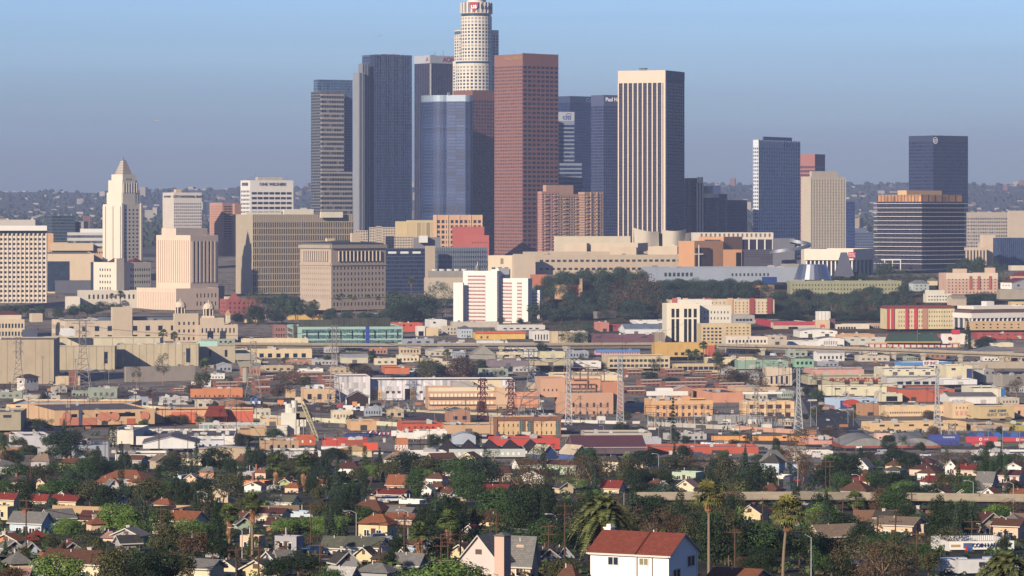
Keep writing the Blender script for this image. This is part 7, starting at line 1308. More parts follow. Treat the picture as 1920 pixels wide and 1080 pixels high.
def house(xl, xr, yr, ye, yb, form, wc, rc, facing='L', desc=None, nwin=2, chim=None, D=None):
    D = D or Dof((xl+xr)/2, yb); k = D/F; rise = max(1.0, (ye-yr)*k*.92); W = xr-xl
    left = facing == 'L'; xc = xl+W*(.74 if left else .26); phi = 64 if left else 26
    fr = 'L' if left else 'R'
    axis = {'s': 'y' if left else 'x', 'g': 'x' if left else 'y'}.get(form, 'x')
    HR.append((xl, xr, yr, yb, D)); d_ = desc or '%s %s house with %s roof' % (WC[wc][1], FM[form], RC[rc][1])
    t = root('house', (0, 0, 0), lab(d_, (xl+xr)/2, (yr+yb)/2), 'house', 'houses of the hillside neighbourhood')
    shape = {'g': 'gable', 's': 'gable', 'h': 'hip', 'f': 'flat'}[form]
    if shape == 'hip': rise *= 1.15
    V = Vol(t, D, xl, xc, xr, ye, yb+4, phi, wallm(WC[wc][0], .8, .25, .3), roofm(RC[rc][0]) if form == 'f' else shingle(RC[rc][0]), shape=shape, axis=axis, rise=rise, dep=9)
    vis = (yb-ye)*k
    n = nwin; h_ = V.h-1.6; st = 2 if h_ > 5.6 else 1
    for s_ in range(st):
        zc = (V.h-1.7-s_*2.9)/V.h
        V.win(fr, n, 1, .08, .92, 1-zc-.001-.6/V.h, 1-zc+.8/V.h, min(.5, 1.5*n/V.fw(fr)/.84), 1, WIN, frame=WF)
        o = 'R' if fr == 'L' else 'L'; V.win(o, 1, 1, .3, .7, 1-zc-.6/V.h, 1-zc+.8/V.h, .35, .9, WIN, frame=WF)
    V.bar(fr, 'door', .44*V.fw(fr), .44*V.fw(fr)+1.0, max(0, V.h-st*2.9-.2), V.h-st*2.9+2.0, .08, DOOR)
    r = random.Random(int(xl*7+yb))
    if chim or (chim is None and r.random() < .22):
        cx, cy = V.w*r.uniform(.3, .7), V.d*r.uniform(.3, .7); b = MB(); b.box(-.35, .35, -.35, .35, 0, rise+.7); b.box(-.43, .43, -.43, .43, rise+.7, rise+.85); mk('chimney', b, [CHM if r.random() < .5 else wallm('cfc4b4')], V.ro, (cx, cy, V.h-.3))
    b = MB(); b.tube((0, 0, 0), (0, 0, rise*.8+.6), .09, n=5); mk('vent_pipe', b, [wallm('e8e4dc')], V.ro, (V.w*.4, V.d*.62, V.h))
    if form == 'g':
        b = MB(); wv = min(V.fw(fr)*.1, .5); b.box(-wv, wv, -.05, .04, -.35, .35); u = V.fw(fr)/2; mk('gable_vent', b, [wallm('6a5a50')], t, V.wl(V.fp(fr, u, V.h+rise*.35)), V.frz(fr))
    return V
HS = '''20 52 0 0 0 x|10 66 893 903 925 h c dg L|68 88 900 905 918 g p br L|190 290 884 897 910 h s or L|238 275 897 903 915 h p or R|178 228 896 905 918 h t or L|195 224 899 912 922 g w gy R|-10 38 926 936 962 s y rd L|60 95 928 938 945 s y rd L|95 158 930 940 950 s y rd L|105 135 922 932 938 g w br L|150 175 921 928 935 s s dg L|215 240 929 938 948 g b gy R|288 328 936 945 955 h p or L|-20 26 948 950 975 f y wh L|18 98 962 980 999 s b gy L|78 140 957 972 985 s b gy R|150 215 960 975 985 s t mr L|162 198 973 982 995 h p or R|48 92 995 1012 1016 h o rd R|-10 40 997 1008 1015 h s gy L|-10 45 1004 1014 1024 g o or L|0 42 1017 1027 1040 g s gy R|40 70 1019 1030 1042 g b gy R|8 58 1037 1056 1068 h y gy R|62 110 1045 1060 1072 h s dg L|110 150 1020 1030 1045 g s mr R|193 220 1000 1008 1015 h p pk L|212 278 992 1005 1020 g s gy L|216 262 1008 1018 1034 s s dg R|55 85 1062 1072 1085 g w wh R|76 225 1037 1058 1080 s c br L|20 60 1073 1082 1100 s k pk L|325 345 886 892 898 f b gy L|348 375 889 897 905 g p gy L|374 410 876 885 898 h o gy L|440 478 852 866 880 h m br L|475 510 866 878 888 s s gy R|445 505 874 886 896 f s gy L|478 505 880 886 897 h p or L|455 510 890 902 912 f o dg L|458 500 908 912 923 g w br L|500 535 907 911 918 f s gy L|525 552 899 905 914 g l mr L|534 568 906 914 924 h p or L|540 562 893 899 903 g w br L|582 615 899 905 915 h k or R|585 610 908 917 925 g s br R|505 562 930 941 948 s w gn L|545 600 952 960 975 f b gy L|440 480 960 975 982 g p br R|478 545 960 964 977 s c mr L|435 470 972 982 992 g g gn R|500 545 974 984 996 s o mr L|450 498 1001 1005 1026 f p wh L|515 570 1003 1006 1032 f s pk L|490 520 1038 1048 1058 g b gy L|515 545 1035 1046 1058 s b gy R|385 420 1023 1033 1045 h s mr L|320 420 1054 1066 1085 s c gy L|405 455 1055 1066 1080 g c gn L|455 520 1052 1068 1082 g y gn L|500 530 1065 1074 1085 g y gn L|605 662 1008 1025 1040 s w gn L|645 730 1010 1026 1042 s w gn L|668 705 1027 1040 1060 g y dg L|700 740 1038 1048 1062 h o dg L|620 670 1035 1054 1075 g s dg R|615 670 1070 1080 1095 s b wh L|670 745 1062 1073 1090 h s gy L|738 800 1040 1058 1068 s s gy L|750 785 1048 1056 1066 g w gy R|745 770 1033 1043 1056 g c dg L|762 815 1012 1022 1040 g b br R|768 800 893 905 918 g t gn R|725 770 891 908 915 s o or L|798 840 888 897 908 h w br L|805 840 904 913 922 h w br L|790 815 911 918 928 g w gy L|829 880 881 886 893 f k pk L|840 858 918 925 935 g w br R|700 772 920 928 932 s s rd L|683 745 928 932 942 f t gy L|742 772 930 938 943 g g dg L|640 665 953 962 975 g c br L|655 735 940 958 965 h o br L|670 720 958 968 980 h y br L|728 782 953 963 968 s w gy L|672 745 967 983 1010 h y or L|720 790 965 975 990 s t or L|862 945 926 935 940 s t gy L|900 962 910 922 927 s y rd L|868 900 988 996 1008 g w rd L|898 1080 966 978 990 s y br L|900 965 965 978 990 h y br L|845 890 1022 1035 1046 g y br L|858 882 1022 1030 1040 g y gy L|748 800 930 938 945 f w br L|1040 1075 905 915 925 g y dg R|1127 1172 902 915 925 s y rd L|1205 1258 900 914 920 h t br L|1225 1260 905 918 924 g w dg R|1268 1312 900 913 935 g c pk L|1255 1295 860 866 875 f c gy L|1260 1320 882 886 900 f g tn L|1345 1390 862 872 880 g p br R|1425 1475 846 866 880 h s gy R|1428 1472 853 868 886 h b dg L|1430 1485 888 892 898 f w gy L|1420 1472 908 920 932 h t br L|1385 1440 948 963 975 g y dg L|1410 1450 955 968 972 s y br R|1055 1100 875 885 890 h w tn L|1050 1090 866 873 890 s g br L|1130 1170 855 865 885 h c dg L|960 1010 862 872 880 s w br R|1085 1115 1015 1027 1035 h t br L|1000 1070 865 872 880 s g mr L|1598 1638 859 876 884 g w gy L|1660 1700 862 873 882 h y br L|1652 1700 876 882 890 h s gn L|1712 1760 859 868 874 h p mr L|1705 1765 870 880 892 h p mr L|1720 1765 877 887 900 h w br L|1772 1800 863 875 890 g w br L|1790 1845 873 882 892 s p rd L|1815 1848 865 877 890 g w dg R|1830 1870 885 905 915 s s gy L|1870 1925 883 892 905 s k mr L|1885 1925 868 876 888 g w br L|1595 1650 882 893 900 h m br L|1600 1642 892 902 912 h c rd L|1575 1640 903 920 930 h s br L|1725 1778 893 903 918 h w rd R|1740 1780 903 914 924 h w or L|1740 1790 916 928 935 g w br L|1790 1832 917 930 936 g w or L|1838 1876 915 928 936 g w or L|1812 1848 903 918 928 h w gy R|1895 1930 918 927 936 s p or L|1880 1920 900 910 920 h k mr L|1640 1680 959 970 982 s s dg L|1668 1700 965 972 980 s o tn L|1692 1745 956 972 980 h t gn L|1826 1880 962 980 1005 g t mr R|1862 1925 977 987 1010 s p br L|1850 1890 968 978 990 g p mr R|1880 1920 966 975 990 h t gy L|1752 1780 1013 1018 1030 f s wh L|1330 1440 1073 1086 1100 s t or L|1500 1520 940 945 950 f s gy L|1470 1500 972 980 990 g k dg R|345 385 1013 1022 1035 h s dg R'''
for e in HS.split('|'):
    q = e.split()
    if q[5] == 'x': continue
    a = list(map(float, q[:5]))
    ce = (a[0]+a[1])/2
    house(*a, q[5], q[6], q[7], q[8])
# the white house with the red tile roof
t = root('white_house', (0, 0, 0), 'white stucco house with a red tiled roof and blue-shaded gable', 'house')
D = 500; WS = wallm('f6f2ee', .8, .12, .3, k=.72); V = Vol(t, D, 1107, 1254, 1308, 1042, 1105, 62, WS, shingle('a4503c'), shape='gable', axis='y', rise=2.5, over=.45)
L = V.d
V.win('L', 1, 1, .22, .37, .09, .38, .98, .98, WIN, WF); V.win('L', 1, 1, .62, .75, .09, .34, .98, .98, glassm('b8b088', .2), WF)
V.bar('L', 'wall_step', .585, .605, 0, V.h, .25, wallm('d8d0c4'), frac=True); V.bar('L', 'downpipe', .79, .797, 0, V.h-.3, .15, wallm('7a4a3c'), frac=True); V.bar('R', 'corner_pipe', .96, .985, 0, V.h, .12, WHT, frac=True); V.bar('L', 'gutter', -.01, 1.01, V.h-.28, V.h-.12, .5, wallm('ece4d8'), frac=True)
V.win('R', 1, 1, .1, .42, .42, .78, .85, .98, WIN, WF); V.win('R', 1, 1, .6, .92, .1, .46, .85, .98, WIN, WF)
b = MB(); b.box(-.7, .7, -.5, .5, 0, 2.9); b.box(-.8, .8, -.6, .6, 2.9, 3.05); b.box(-.3, .3, -.3, .3, 3.05, 3.45); mk('chimney', b, [WS], t, V.wl((V.w*.6, L*.985, V.h)), rad(62))
b = MB(); b.tube((0, 0, 0), (0, 0, .9), .07, n=6); mk('vent_pipe', b, [WS], t, V.wl((V.w*.62, L*.42, V.h+2))); 
b = MB(); b.box(0, .14, -.2, V.w*.5+.4, 0, .06); 
b = MB(); b.quad([(-.5, 0, -.2), (V.w/2, 0, 2.55), (V.w/2, .25, 2.55), (-.5, .25, -.2)][::-1]); mk('roof_joint', b, [wallm('5a2c24')], t, V.wl((0, L*.40, V.h+.22)), rad(62))
# pink chapel with steep gable and bell tower
V = house(862, 958, 1003, 1052, 1085, 'g', 'k', 'gy', 'L', 'pale pink steep-gabled chapel with a beige square tower', 1, False, D=520); V2 = Vol(V.rt, 516, 927, 945, 958, 1004, 1090, 64, wallm('dcb8a4'), shingle('8e8c88'), wname='square_tower', shape='hip', rise=.4, over=.2)
V = house(955, 1008, 1006, 1050, 1085, 's', 'p', 'gy', 'L', 'grey steep-roofed house with a tiny dormer right of the chapel', 1, False, D=540); b = MB(); b.prism([(0, 0), (1.2, 0), (1.2, 1.4), (0, 1.4)], 0, 1.3); b.prism([(-.1, -.1), (1.3, -.1), (1.3, 1.4), (-.1, 1.4)], 1.3, 1.9, 0, scale_top=.05); mk('dormer', b, [wallm('e8c0a0')], V.rt, V.wl((.6, V.d*.75, V.h+.6)), rad(-26))
V = house(1040, 1095, 1062, 1095, 1110, 'h', 't', 'br', 'L', 'brown pyramid roof at the bottom edge left of the white house', 1, False, D=500)
V = house(1000, 1045, 1030, 1045, 1056, 'g', 's', 'dg', 'R', 'pale grey gabled cottage with blue shade right of the chapel', 1, False, D=600); V = house(1035, 1070, 1025, 1042, 1062, 'g', 'b', 'dg', 'R', 'blue shaded gabled cottage behind a street lamp', 1, False, D=610)
# laundry shop
t = root('laundry_shop', (0, 0, 0), 'white laundry shop with a lettered fascia and red blue panel', 'shop')
V = Vol(t, 640, 1774, 1778, 1900, 1016, 1052, 8, wallm('f4f2ee', .7, .15), roofm('c8c4bc'), dep=12); V.bar('R', 'fascia', .0, 1.0, V.h-1.35, V.h+.1, .5, WHT, frac=True); V.bar('R', 'open_front', .06, .98, 0, V.h-1.5, .05, WIN, frac=True)
V.text('R', 'COIN LAUNDRY', V.w*.655, V.h-.62, .95, wallm('2c3c78', .5, 0), .65); V.bar('R', 'gold_sign', .03, .17, V.h-.85, V.h-.45, .58, wallm('c8a058'), frac=True); V.bar('R', 'blue_oval_sign', .22, .36, V.h-1.1, V.h-.2, .58, wallm('54689c'), frac=True); V.bar('R', 'red_panel', .25, .28, V.h-3, V.h-.7, .7, wallm('c82c3c'), frac=True); V.bar('R', 'blue_panel', .28, .35, V.h-2.6, V.h-1, .66, wallm('4466a8'), frac=True)
V.bars('R', 'roof_spike', 26, .22, .95, .05, V.h-.2, V.h+1.5, .1, metal('8c9cb0'))
V = house(1640, 1735, 973, 986, 1010, 's', 'p', 'tn', 'L', 'peach house with a long slanting white-trimmed roof', 2, False, D=720); V = Vol(V.rt, 722, 1702, 1732, 1744, 983, 1012, 60, wallm('d8b898'), shingle('a08872'), wname='balcony_wing', shape='flat'); V.win('L', 4, 2, .1, .9, .1, .9, .5, .5, WIN, WF)
# sound walls and the foreground overpass
SW = wallm('c8a478', .85, .35)
wallrun('tan highway sound wall left of the great dark ficus', [(100, 962), (220, 966), (330, 962), (440, 964), (560, 962)], 15, SW, 'sound_wall'); wallrun('tan highway sound wall behind the brown-roofed duplex', [(655, 962), (760, 960), (870, 955), (965, 950)], 14, SW, 'sound_wall'); wallrun('stained cream retaining wall with cage near cypresses', [(325, 968), (378, 958)], 14, wallm('c8bc94', .8, .9), 'sound_wall'); wallrun('brown cutting wall under the right overpass', [(1600, 978), (1720, 978), (1950, 985)], 22, wallm('8a6450', .9, .5), 'retaining_wall')
viaduct('pale concrete highway overpass crossing the lower right', [(1190, 936, 900), (1500, 935, 900), (1620, 936, 905), (1960, 940, 900)], 6, 10, (1180, 1300, 1485))
# ---------------------------------------------------------------- poles, lamps, pylons
PW = wallm('644a3c', .9, .5, 1.5); PG = metal('b4b8bc', .5, .3); 
def pole_mesh(kind, h_):
    b = MB(); a = MB(); r_ = .14 if kind != 'lamp' else .1
    b.tube((0, 0, -1), (0, 0, h_), r_*1.2, r_*.75, 6)
    if kind == 'wood':
        for z in (h_-.5, h_-1.8): a.box(-1.3, 1.3, -.07, .07, z-.07, z+.07); [a.tube((x, 0, z), (x, 0, z+.3), .06, n=4) for x in (-1.2, -.6, .6, 1.2)]; a.box(.15, .25, -.05, .05, z-.2, z+1.3) if z < h_-1 else None
    elif kind == 'rack':
        for z in (h_-.4, h_-1.6, h_-2.8): a.box(-1.1, 1.1, -.07, .07, z-.07, z+.07); a.tube((-1, 0, z), (0, 0, z-.7), .04, n=3); a.tube((1, 0, z), (0, 0, z-.7), .04, n=3)
    else: a.tube((0, 0, h_), (-.9, 0, h_+.45), .06, n=5); a.tube((-.9, 0, h_+.45), (-1.9, 0, h_+.45), .05, n=5); a.box(-2.4, -1.8, -.14, .14, h_+.35, h_+.5)
    return b, a
PM = {}
def pole(px, yt_, yb_, kind='wood', D=None):
    D = D or Dof(px, yb_); X = (px-960)*D/F; g = gz(X, D); h_ = max(5, min(26, CZ-(yt_-HY)*D/F-g)); hq = round(h_); key = (kind, hq)
    if key not in PM:
        b, a = pole_mesh(kind, hq); m_ = PG if kind == 'lamp' else PW
        PM[key] = (b.mesh('pole', [m_]), a.mesh('cross_arm', [m_]))
    nm, ds, cat = {'wood': ('utility_pole', 'brown wooden utility pole with cross-arms', 'utility pole'), 'rack': ('utility_pole', 'wooden pole with stacked insulator racks', 'utility pole'), 'lamp': ('street_lamp', 'curved-arm silver street lamp', 'street lamp')}[kind]
    t = root(nm, (X, D, g), lab(ds, px, (yt_+yb_)/2, force=True), cat, 'utility poles and street lamps', RN.uniform(-.5, .5)); obj('pole', PM[key][0], t); obj('cross_arm' if kind != 'lamp' else 'lamp_arm', PM[key][1], t); return t
POL = '''49 938 1046 wood|302 952 1038 rack|270 1052 1110 rack|583 948 1028 wood|600 1022 1080 wood|712 1012 1080 wood|758 962 1062 wood|863 993 1055 wood|919 965 1068 wood|931 958 1072 wood|948 1000 1066 wood|827 1005 1062 wood|1029 985 1050 wood|1059 945 1062 wood|1182 945 1000 wood|1208 935 975 wood|1378 970 1075 wood|1499 990 1062 wood|1719 995 1085 wood|1679 963 1010 wood|1709 922 962 wood|1580 932 978 wood|1548 865 940 wood|1556 862 938 wood|57 855 925 wood|678 865 905 wood|697 858 905 wood|1521 1004 1085 lamp|1000 1037 1080 lamp|1044 995 1020 lamp|1825 905 958 lamp|1900 905 962 lamp|1312 925 965 lamp|1170 930 965 lamp|1734 915 936 lamp|1612 900 925 lamp|840 1002 1055 wood|485 1040 1090 wood|443 1040 1090 wood|322 1052 1100 wood|454 1015 1052 lamp|668 985 1012 lamp|765 985 1010 lamp|661 915 945 lamp|388 925 965 lamp|1645 968 1015 wood|1822 990 1025 wood|1345 925 950 lamp|1430 940 975 wood|1505 870 920 wood|1460 880 925 lamp|155 828 862 wood|163 832 865 wood|197 815 870 wood|204 835 872 lamp|219 800 875 wood|297 800 862 wood|299 812 866 wood|328 795 842 wood|352 815 850 wood|388 805 835 wood|403 808 840 wood|443 742 850 wood|497 825 870 wood|538 800 845 wood|609 815 862 lamp|632 810 858 wood|658 860 892 wood|805 800 840 wood|788 820 858 wood|795 815 860 wood|920 780 830 wood|945 770 825 wood|1015 790 825 wood|1088 740 825 wood|1132 800 825 lamp|1168 790 822 wood|1218 835 870 wood|1258 790 832 lamp|1303 765 836 lamp|1316 755 832 wood|1337 765 836 wood|1387 770 840 wood|1450 770 846 wood|1453 772 848 wood|1515 805 850 wood|1560 795 852 wood|1638 750 782 wood|1652 720 778 wood|1738 726 770 wood|1750 730 776 wood|1767 760 780 wood|1853 800 842 lamp|1880 800 850 lamp|1912 800 850 lamp|1605 835 860 lamp|1420 720 760 wood|53 745 800 wood|73 742 805 wood|90 748 808 wood|127 740 802 wood|132 742 806 wood|158 738 795 wood|168 748 800 wood|208 738 792 wood|225 738 796 wood|236 740 798 wood|254 728 795 wood|287 735 796 wood|310 745 798 wood|339 742 796 wood|369 742 798 wood|395 750 800 wood|421 752 802 wood|452 752 800 wood|481 755 800 wood|80 668 722 wood|92 692 724 lamp|142 672 700 wood|196 680 722 wood|204 675 720 lamp|232 670 712 wood|262 700 742 wood|345 660 705 wood|432 700 760 wood|520 755 812 wood|562 765 815 wood|590 742 800 wood|602 740 800 wood|640 720 778 wood|675 735 780 wood|712 735 790 wood|737 708 770 wood|755 708 765 wood|735 760 812 wood|768 772 815 wood|873 750 808 wood|852 770 815 lamp|815 762 806 lamp|1047 605 655 wood|1095 620 660 lamp|1128 625 665 wood|1167 630 672 wood|1173 640 672 wood|1237 615 668 wood|1241 618 670 wood|1287 600 668 wood|1320 625 690 wood|1327 628 692 lamp|1381 640 690 wood|1398 640 700 wood|1403 630 668 wood|1418 648 700 wood|1430 672 705 wood|1440 680 722 wood|1450 678 724 wood|1460 680 728 wood|1468 682 730 wood|1472 688 735 wood|1480 685 732 wood|1478 630 675 lamp|1504 612 648 lamp|1526 695 740 wood|1529 700 742 wood|1541 705 748 wood|1560 708 750 wood|1578 665 712 wood|1586 712 752 wood|1623 680 718 wood|1625 730 765 wood|1673 680 715 wood|1717 685 715 wood|1720 590 652 lamp|1785 680 710 wood|1797 678 712 wood|1832 690 722 wood|1850 685 720 wood|1865 690 725 wood|1880 690 728 wood|1910 695 730 wood|1873 725 768 wood|1556 620 660 lamp|1590 630 665 lamp|905 610 640 lamp|958 630 690 lamp|972 650 690 lamp|723 700 712 lamp|617 620 640 wood|1520 752 800 lamp|1531 765 800 lamp|1590 758 795 lamp|1600 765 800 lamp|1573 800 850 wood|1540 700 745 wood|1280 780 820 wood|1235 785 822 lamp|1214 780 810 lamp|545 810 858 wood|512 815 855 wood|1000 835 868 wood|1037 830 862 wood|1135 840 875 wood|1235 855 890 lamp'''
for e in POL.split('|'):
    q = e.split(); pole(float(q[0]), float(q[1]), float(q[2]), q[3])
def pylon(px, yt_, yb_, wb, wt, mat, label, arms=((.93, 2.2), (.8, 2.8)), th=.22, n=9, legs=.3):
    D = Dof(px, yb_); X = (px-960)*D/F; g = gz(X, D); k = D/F; H = CZ-(yt_-HY)*k-g; B_, T_ = wb*k/2, wt*k/2
    t = root('lattice_pylon', (X, D, g), label, 'pylon', 'transmission pylons'); b = MB()
    def hw(f_): return B_+(T_-B_)*min(1, f_/.62) if f_ < .62 else T_
    for sx in (-1, 1):
        for sy in (-1, 1):
            for i in range(n): f0, f1 = i/n, (i+1)/n; b.tube((sx*hw(f0), sy*hw(f0), f0*H-(1 if i == 0 else 0)), (sx*hw(f1), sy*hw(f1), f1*H), th*1.25, n=4)
    for i in range(n):
        f0, f1 = i/n, (i+1)/n; a, c = hw(f0), hw(f1); z0, z1 = f0*H, f1*H
        for (p, q) in (((-a, -a, z0), (c, -c, z1)), ((a, -a, z0), (-c, -c, z1)), ((-a, a, z0), (c, c, z1)), ((-a, -a, z0), (-c, c, z1)), ((a, -a, z0), (c, c, z1)), ((-c, -c, z1), (c, -c, z1)), ((-c, c, z1), (c, c, z1)), ((-c, -c, z1), (-c, c, z1)), ((c, -c, z1), (c, c, z1))): b.tube(p, q, th*.7, n=3)
    mk('lattice_body', b, [mat], t)
    for f_, l_ in arms:
        a = MB(); z = f_*H; l_ = l_*max(T_, 1)
        for sy in (-T_, T_): a.tube((-l_, 0, z), (l_, 0, z), th*.8, n=3); a.tube((-l_, 0, z), (-T_, sy, z+1.4), th*.7, n=3); a.tube((l_, 0, z), (T_, sy, z+1.4), th*.7, n=3); a.tube((-l_, 0, z), (-T_, sy, z-.2), th*.8, n=3); a.tube((l_, 0, z), (T_, sy, z-.2), th*.8, n=3)
        for x in (-l_, l_): a.tube((x, 0, z), (x, 0, z-1.6), th*.8, n=4)
        mk('cross_arm', a, [mat], t)
SV = metal('c8ccd0', .5, .3); RM = wallm('6a3034', .7, .4); GM = metal('7c7e84', .5, .3); DM = metal('a89c90', .5, .2)
pylon(1497, 690, 812, 17, 5, SV, 'tall silver lattice pylon beside the wide street', ((.98, 2.6), (.8, 3), (.62, 3)), .2, 14); pylon(1163, 668, 795, 13, 8, SV, 'slim silver lattice pylon beside the power station', ((.85, 1.4), (.7, 1.4)), .2, 16); pylon(1066, 650, 798, 13, 6, SV, 'pale steel pylon rising before the orange power station', ((.97, 1.6), (.78, 2.4), (.6, 2)), .2, 16)
pylon(1757, 692, 818, 16, 5, SV, 'thin pale pylon in front of the peach works', ((.99, 1.2),), .15, 16); pylon(905, 710, 790, 22, 8, RM, 'left dark red lattice pylon near the gridded factory', ((.96, 2), (.8, 2.4), (.64, 2.4)), .3, 9); pylon(958, 712, 790, 20, 8, RM, 'right dark red lattice pylon near the power station', ((.96, 2), (.8, 2.4), (.64, 2.4)), .3, 9)
pylon(996, 655, 790, 56, 10, GM, 'wide-legged grey pylon left of the power station', ((.97, 3), (.85, 3.6), (.74, 3.2)), .2, 9); pylon(627, 610, 762, 24, 8, DM, 'tall grey lattice pylon before the turquoise office', ((.95, 3.4), (.82, 3.8), (.7, 2.6)), .17, 14); pylon(155, 602, 742, 34, 12, DM, 'faint tall lattice pylon before the jail blocks', ((.97, 3.4), (.86, 2)), .14, 12)
pylon(34, 632, 742, 26, 8, DM, 'faint lattice pylon before the blank jail wall', ((.9, 2.4), (.75, 2.4)), .13, 11); pylon(52, 670, 712, 14, 12, RM, 'short dark red insulator frame above the signal tower', ((.95, 1.8), (.75, 1.8), (.55, 1.8)), .25, 4); pylon(475, 640, 745, 30, 10, DM, 'thin brownish pylon among bare trees', ((.9, 2.6),), .12, 10); pylon(1785, 795, 820, 14, 12, DM, 'short rusty steel frame against the graffiti warehouse', ((.9, 1.2),), .2, 3); pylon(1418, 722, 790, 20, 6, DM, 'small pylon before the yellow-beige works', ((.9, 2.4), (.7, 2.4)), .15, 8); pylon(178, 745, 790, 12, 8, DM, 'small dark pylon behind the mural warehouse', ((.9, 2),), .15, 6)
# substation steelwork
def gantry(px, yb_, w_, h_, label, mat=GM):
    D = Dof(px, yb_); X = (px-960)*D/F; t = root('substation_gantry', (X, D, gz(X, D)), label, 'steel gantry', 'substation steelwork'); wm_ = w_*D/F; b = MB(); n = max(2, int(wm_/5)); r = random.Random(int(px))
    for i in range(n+1): x = -wm_/2+wm_*i/n; b.tube((x, 0, -1), (x, 0, h_), .16, n=4)
    for z in (h_, h_-1.2): b.tube((-wm_/2, 0, z), (wm_/2, 0, z), .13, n=4)
    mk('frame', b, [mat], t); b = MB(); b.box(-wm_/2-1, wm_/2+1, -7, 7, -1.4, -.4)
    for i in range(n*3): x = r.uniform(-wm_/2, wm_/2); y = r.uniform(-6, 6); q = r.uniform(1.5, 4.5); b.tube((x, y, -1), (x, y, q), .22, .1, 5); b.box(x-.5, x+.5, y-.4, y+.4, -1, q*.5)
    mk('switchgear', b, [metal(r.choice(['a8a8a8', '8c9498', 'b8a898']), .5, .3)], t)
for i, (x, yb_, w_, h_) in enumerate(((950, 788, 70, 9), (1010, 786, 60, 8), (985, 780, 50, 12), (1110, 788, 60, 9), (1240, 792, 60, 10), (1300, 795, 80, 11), (1345, 792, 50, 9), (1420, 795, 80, 11), (1465, 798, 50, 9), (1440, 800, 60, 7), (730, 765, 50, 6), (770, 768, 40, 6), (1225, 800, 30, 8), (1380, 798, 40, 8))): gantry(x, yb_, w_, h_, lab('steel substation gantry with grey switchgear', x, yb_-10, force=True))
for x, yb_ in ((1325, 790), (1355, 795), (1402, 795), (1430, 805), (1160, 800), (1120, 790)):
    gb('substation_kiosk', 'white boxy substation kiosk', x, x+1, x+RN.uniform(12, 22), yb_-9, yb_, 6, 6, 'ece4d8', 'c8c4bc')
V = gb('shed_building', 'grey metal shed between pale boxes in front of works', 1338, 1340, 1432, 780, 795, 4, 14, 'a8a6a4', 'a4a2a0')
# ---------------------------------------------------------------- vehicles
CM = {}
def car_parts(col, van=False):
    key = (col, van)
    if key in CM: return CM[key]
    pm = metal(col, .25, .1); b = MB(); h_ = 2.4 if van else 1.0; L_ = 5.4 if van else 4.5
    b.prism([(-L_/2, -.88), (L_/2, -.88), (L_/2, .88), (-L_/2, .88)], .35, .95, 0, scale_top=.98)
    c = MB(); x0, x1 = (-L_/2+.1, L_/2-.9) if van else (-1.5, 1.1); z1 = 2.3 if van else 1.48
    c.prism([(x0, -.82), (x1, -.82), (x1, .82), (x0, .82)], .95, z1, 0 if van else 1, 0, scale_top=.96 if van else .78)
    if van: c.quad([(x1+.02, -.7, 1.3), (x1+.02, .7, 1.3), (x1-.05, .7, 2.0), (x1-.05, -.7, 2.0)], 1); c.box(x1-1.2, x1-.3, -.84, -.8, 1.3, 1.95, 1); c.box(x1-1.2, x1-.3, .8, .84, 1.3, 1.95, 1)
    w_ = MB(); w_.tube((0, -.12, 0), (0, .12, 0), .34, n=12, caps=True); w_.tube((0, -.13, 0), (0, .13, 0), .18, n=8, mi=1, caps=True)
    CM[key] = (b.mesh('body', [pm]), c.mesh('cabin', [pm, WIN]), w_.mesh('wheel', [BLK, PG]), L_); return CM[key]
CN = {'f0f0f0': 'white', '20242c': 'black', 'b8bcc4': 'silver', '2c4878': 'blue', 'a82c2c': 'red', '5a5c60': 'grey', 'd8a040': 'gold'}
def car(px, py, rz, col, van=False, place=''):
    D = Dof(px, py); X = (px-960)*D/F; c_ = car_parts(col, van); t = root('parked_van' if van else 'parked_car', (X, D, gz(X, D)+.3), lab('%s parked %s' % (CN[col], 'van' if van else 'car'), px, py, force=True), 'van' if van else 'car', 'cars and vans parked about the city', rz)
    obj('body', c_[0], t); obj('cabin', c_[1], t)
    for x in (-c_[3]*.31, c_[3]*.31):
        for y in (-.8, .8): obj('wheel', c_[2], t, (x, y, .34))
cs = list(CN); rr = random.Random(9)
CARS = [(x, 852+(i % 3)*5, .2) for i, x in enumerate(range(502, 596, 6))]+[(x, 770+(x-665)*.12, .1) for x in (577, 585, 592, 612, 634, 668, 690, 711, 718, 725, 760)]+[(380, 757, .1), (403, 756, .1), (436, 758, .1), (452, 760, .1)]
CARS += [(1552, 790, 1.6), (1575, 770, 1.5), (1540, 758, 1.6), (1494, 905, 1.6), (1492, 893, 1.6), (1491, 884, 1.6), (1521, 898, 1.6), (1498, 868, .3), (1535, 860, .2), (1640, 854, .1), (1652, 854, .1), (1680, 856, .1), (1735, 857, .1), (1360, 795, .2), (1375, 800, .2), (1455, 806, .2), (1465, 806, .2), (1480, 808, .2)]
CARS += [(x, 690+(i % 2)*3, .1) for i, x in enumerate(range(715, 800, 7))]+[(x, 612, .1) for x in range(1445, 1530, 9)]+[(x, 668+(i % 2)*4, .1) for i, x in enumerate(range(1450, 1640, 12))]+[(x, 590, .2) for x in (585, 600, 640, 705, 728)]+[(x, 672, .1) for x in (1650, 1700, 1750, 1800)]+[(620, 944, .2), (645, 946, .2), (712, 1018, .2), (724, 943, .1), (738, 943, .1), (745, 892, .1), (752, 893, .1), (165, 697, .1), (180, 697, .1), (192, 698, .1), (50, 845, .3), (65, 847, .3), (78, 846, .2), (355, 846, .2), (368, 846, .2), (380, 847, .2), (392, 847, .2), (1300, 965, .2), (1620, 1070, .3), (1600, 1078, .3), (1790, 1078, .2), (1310, 963, .1), (590, 1042, .3)]
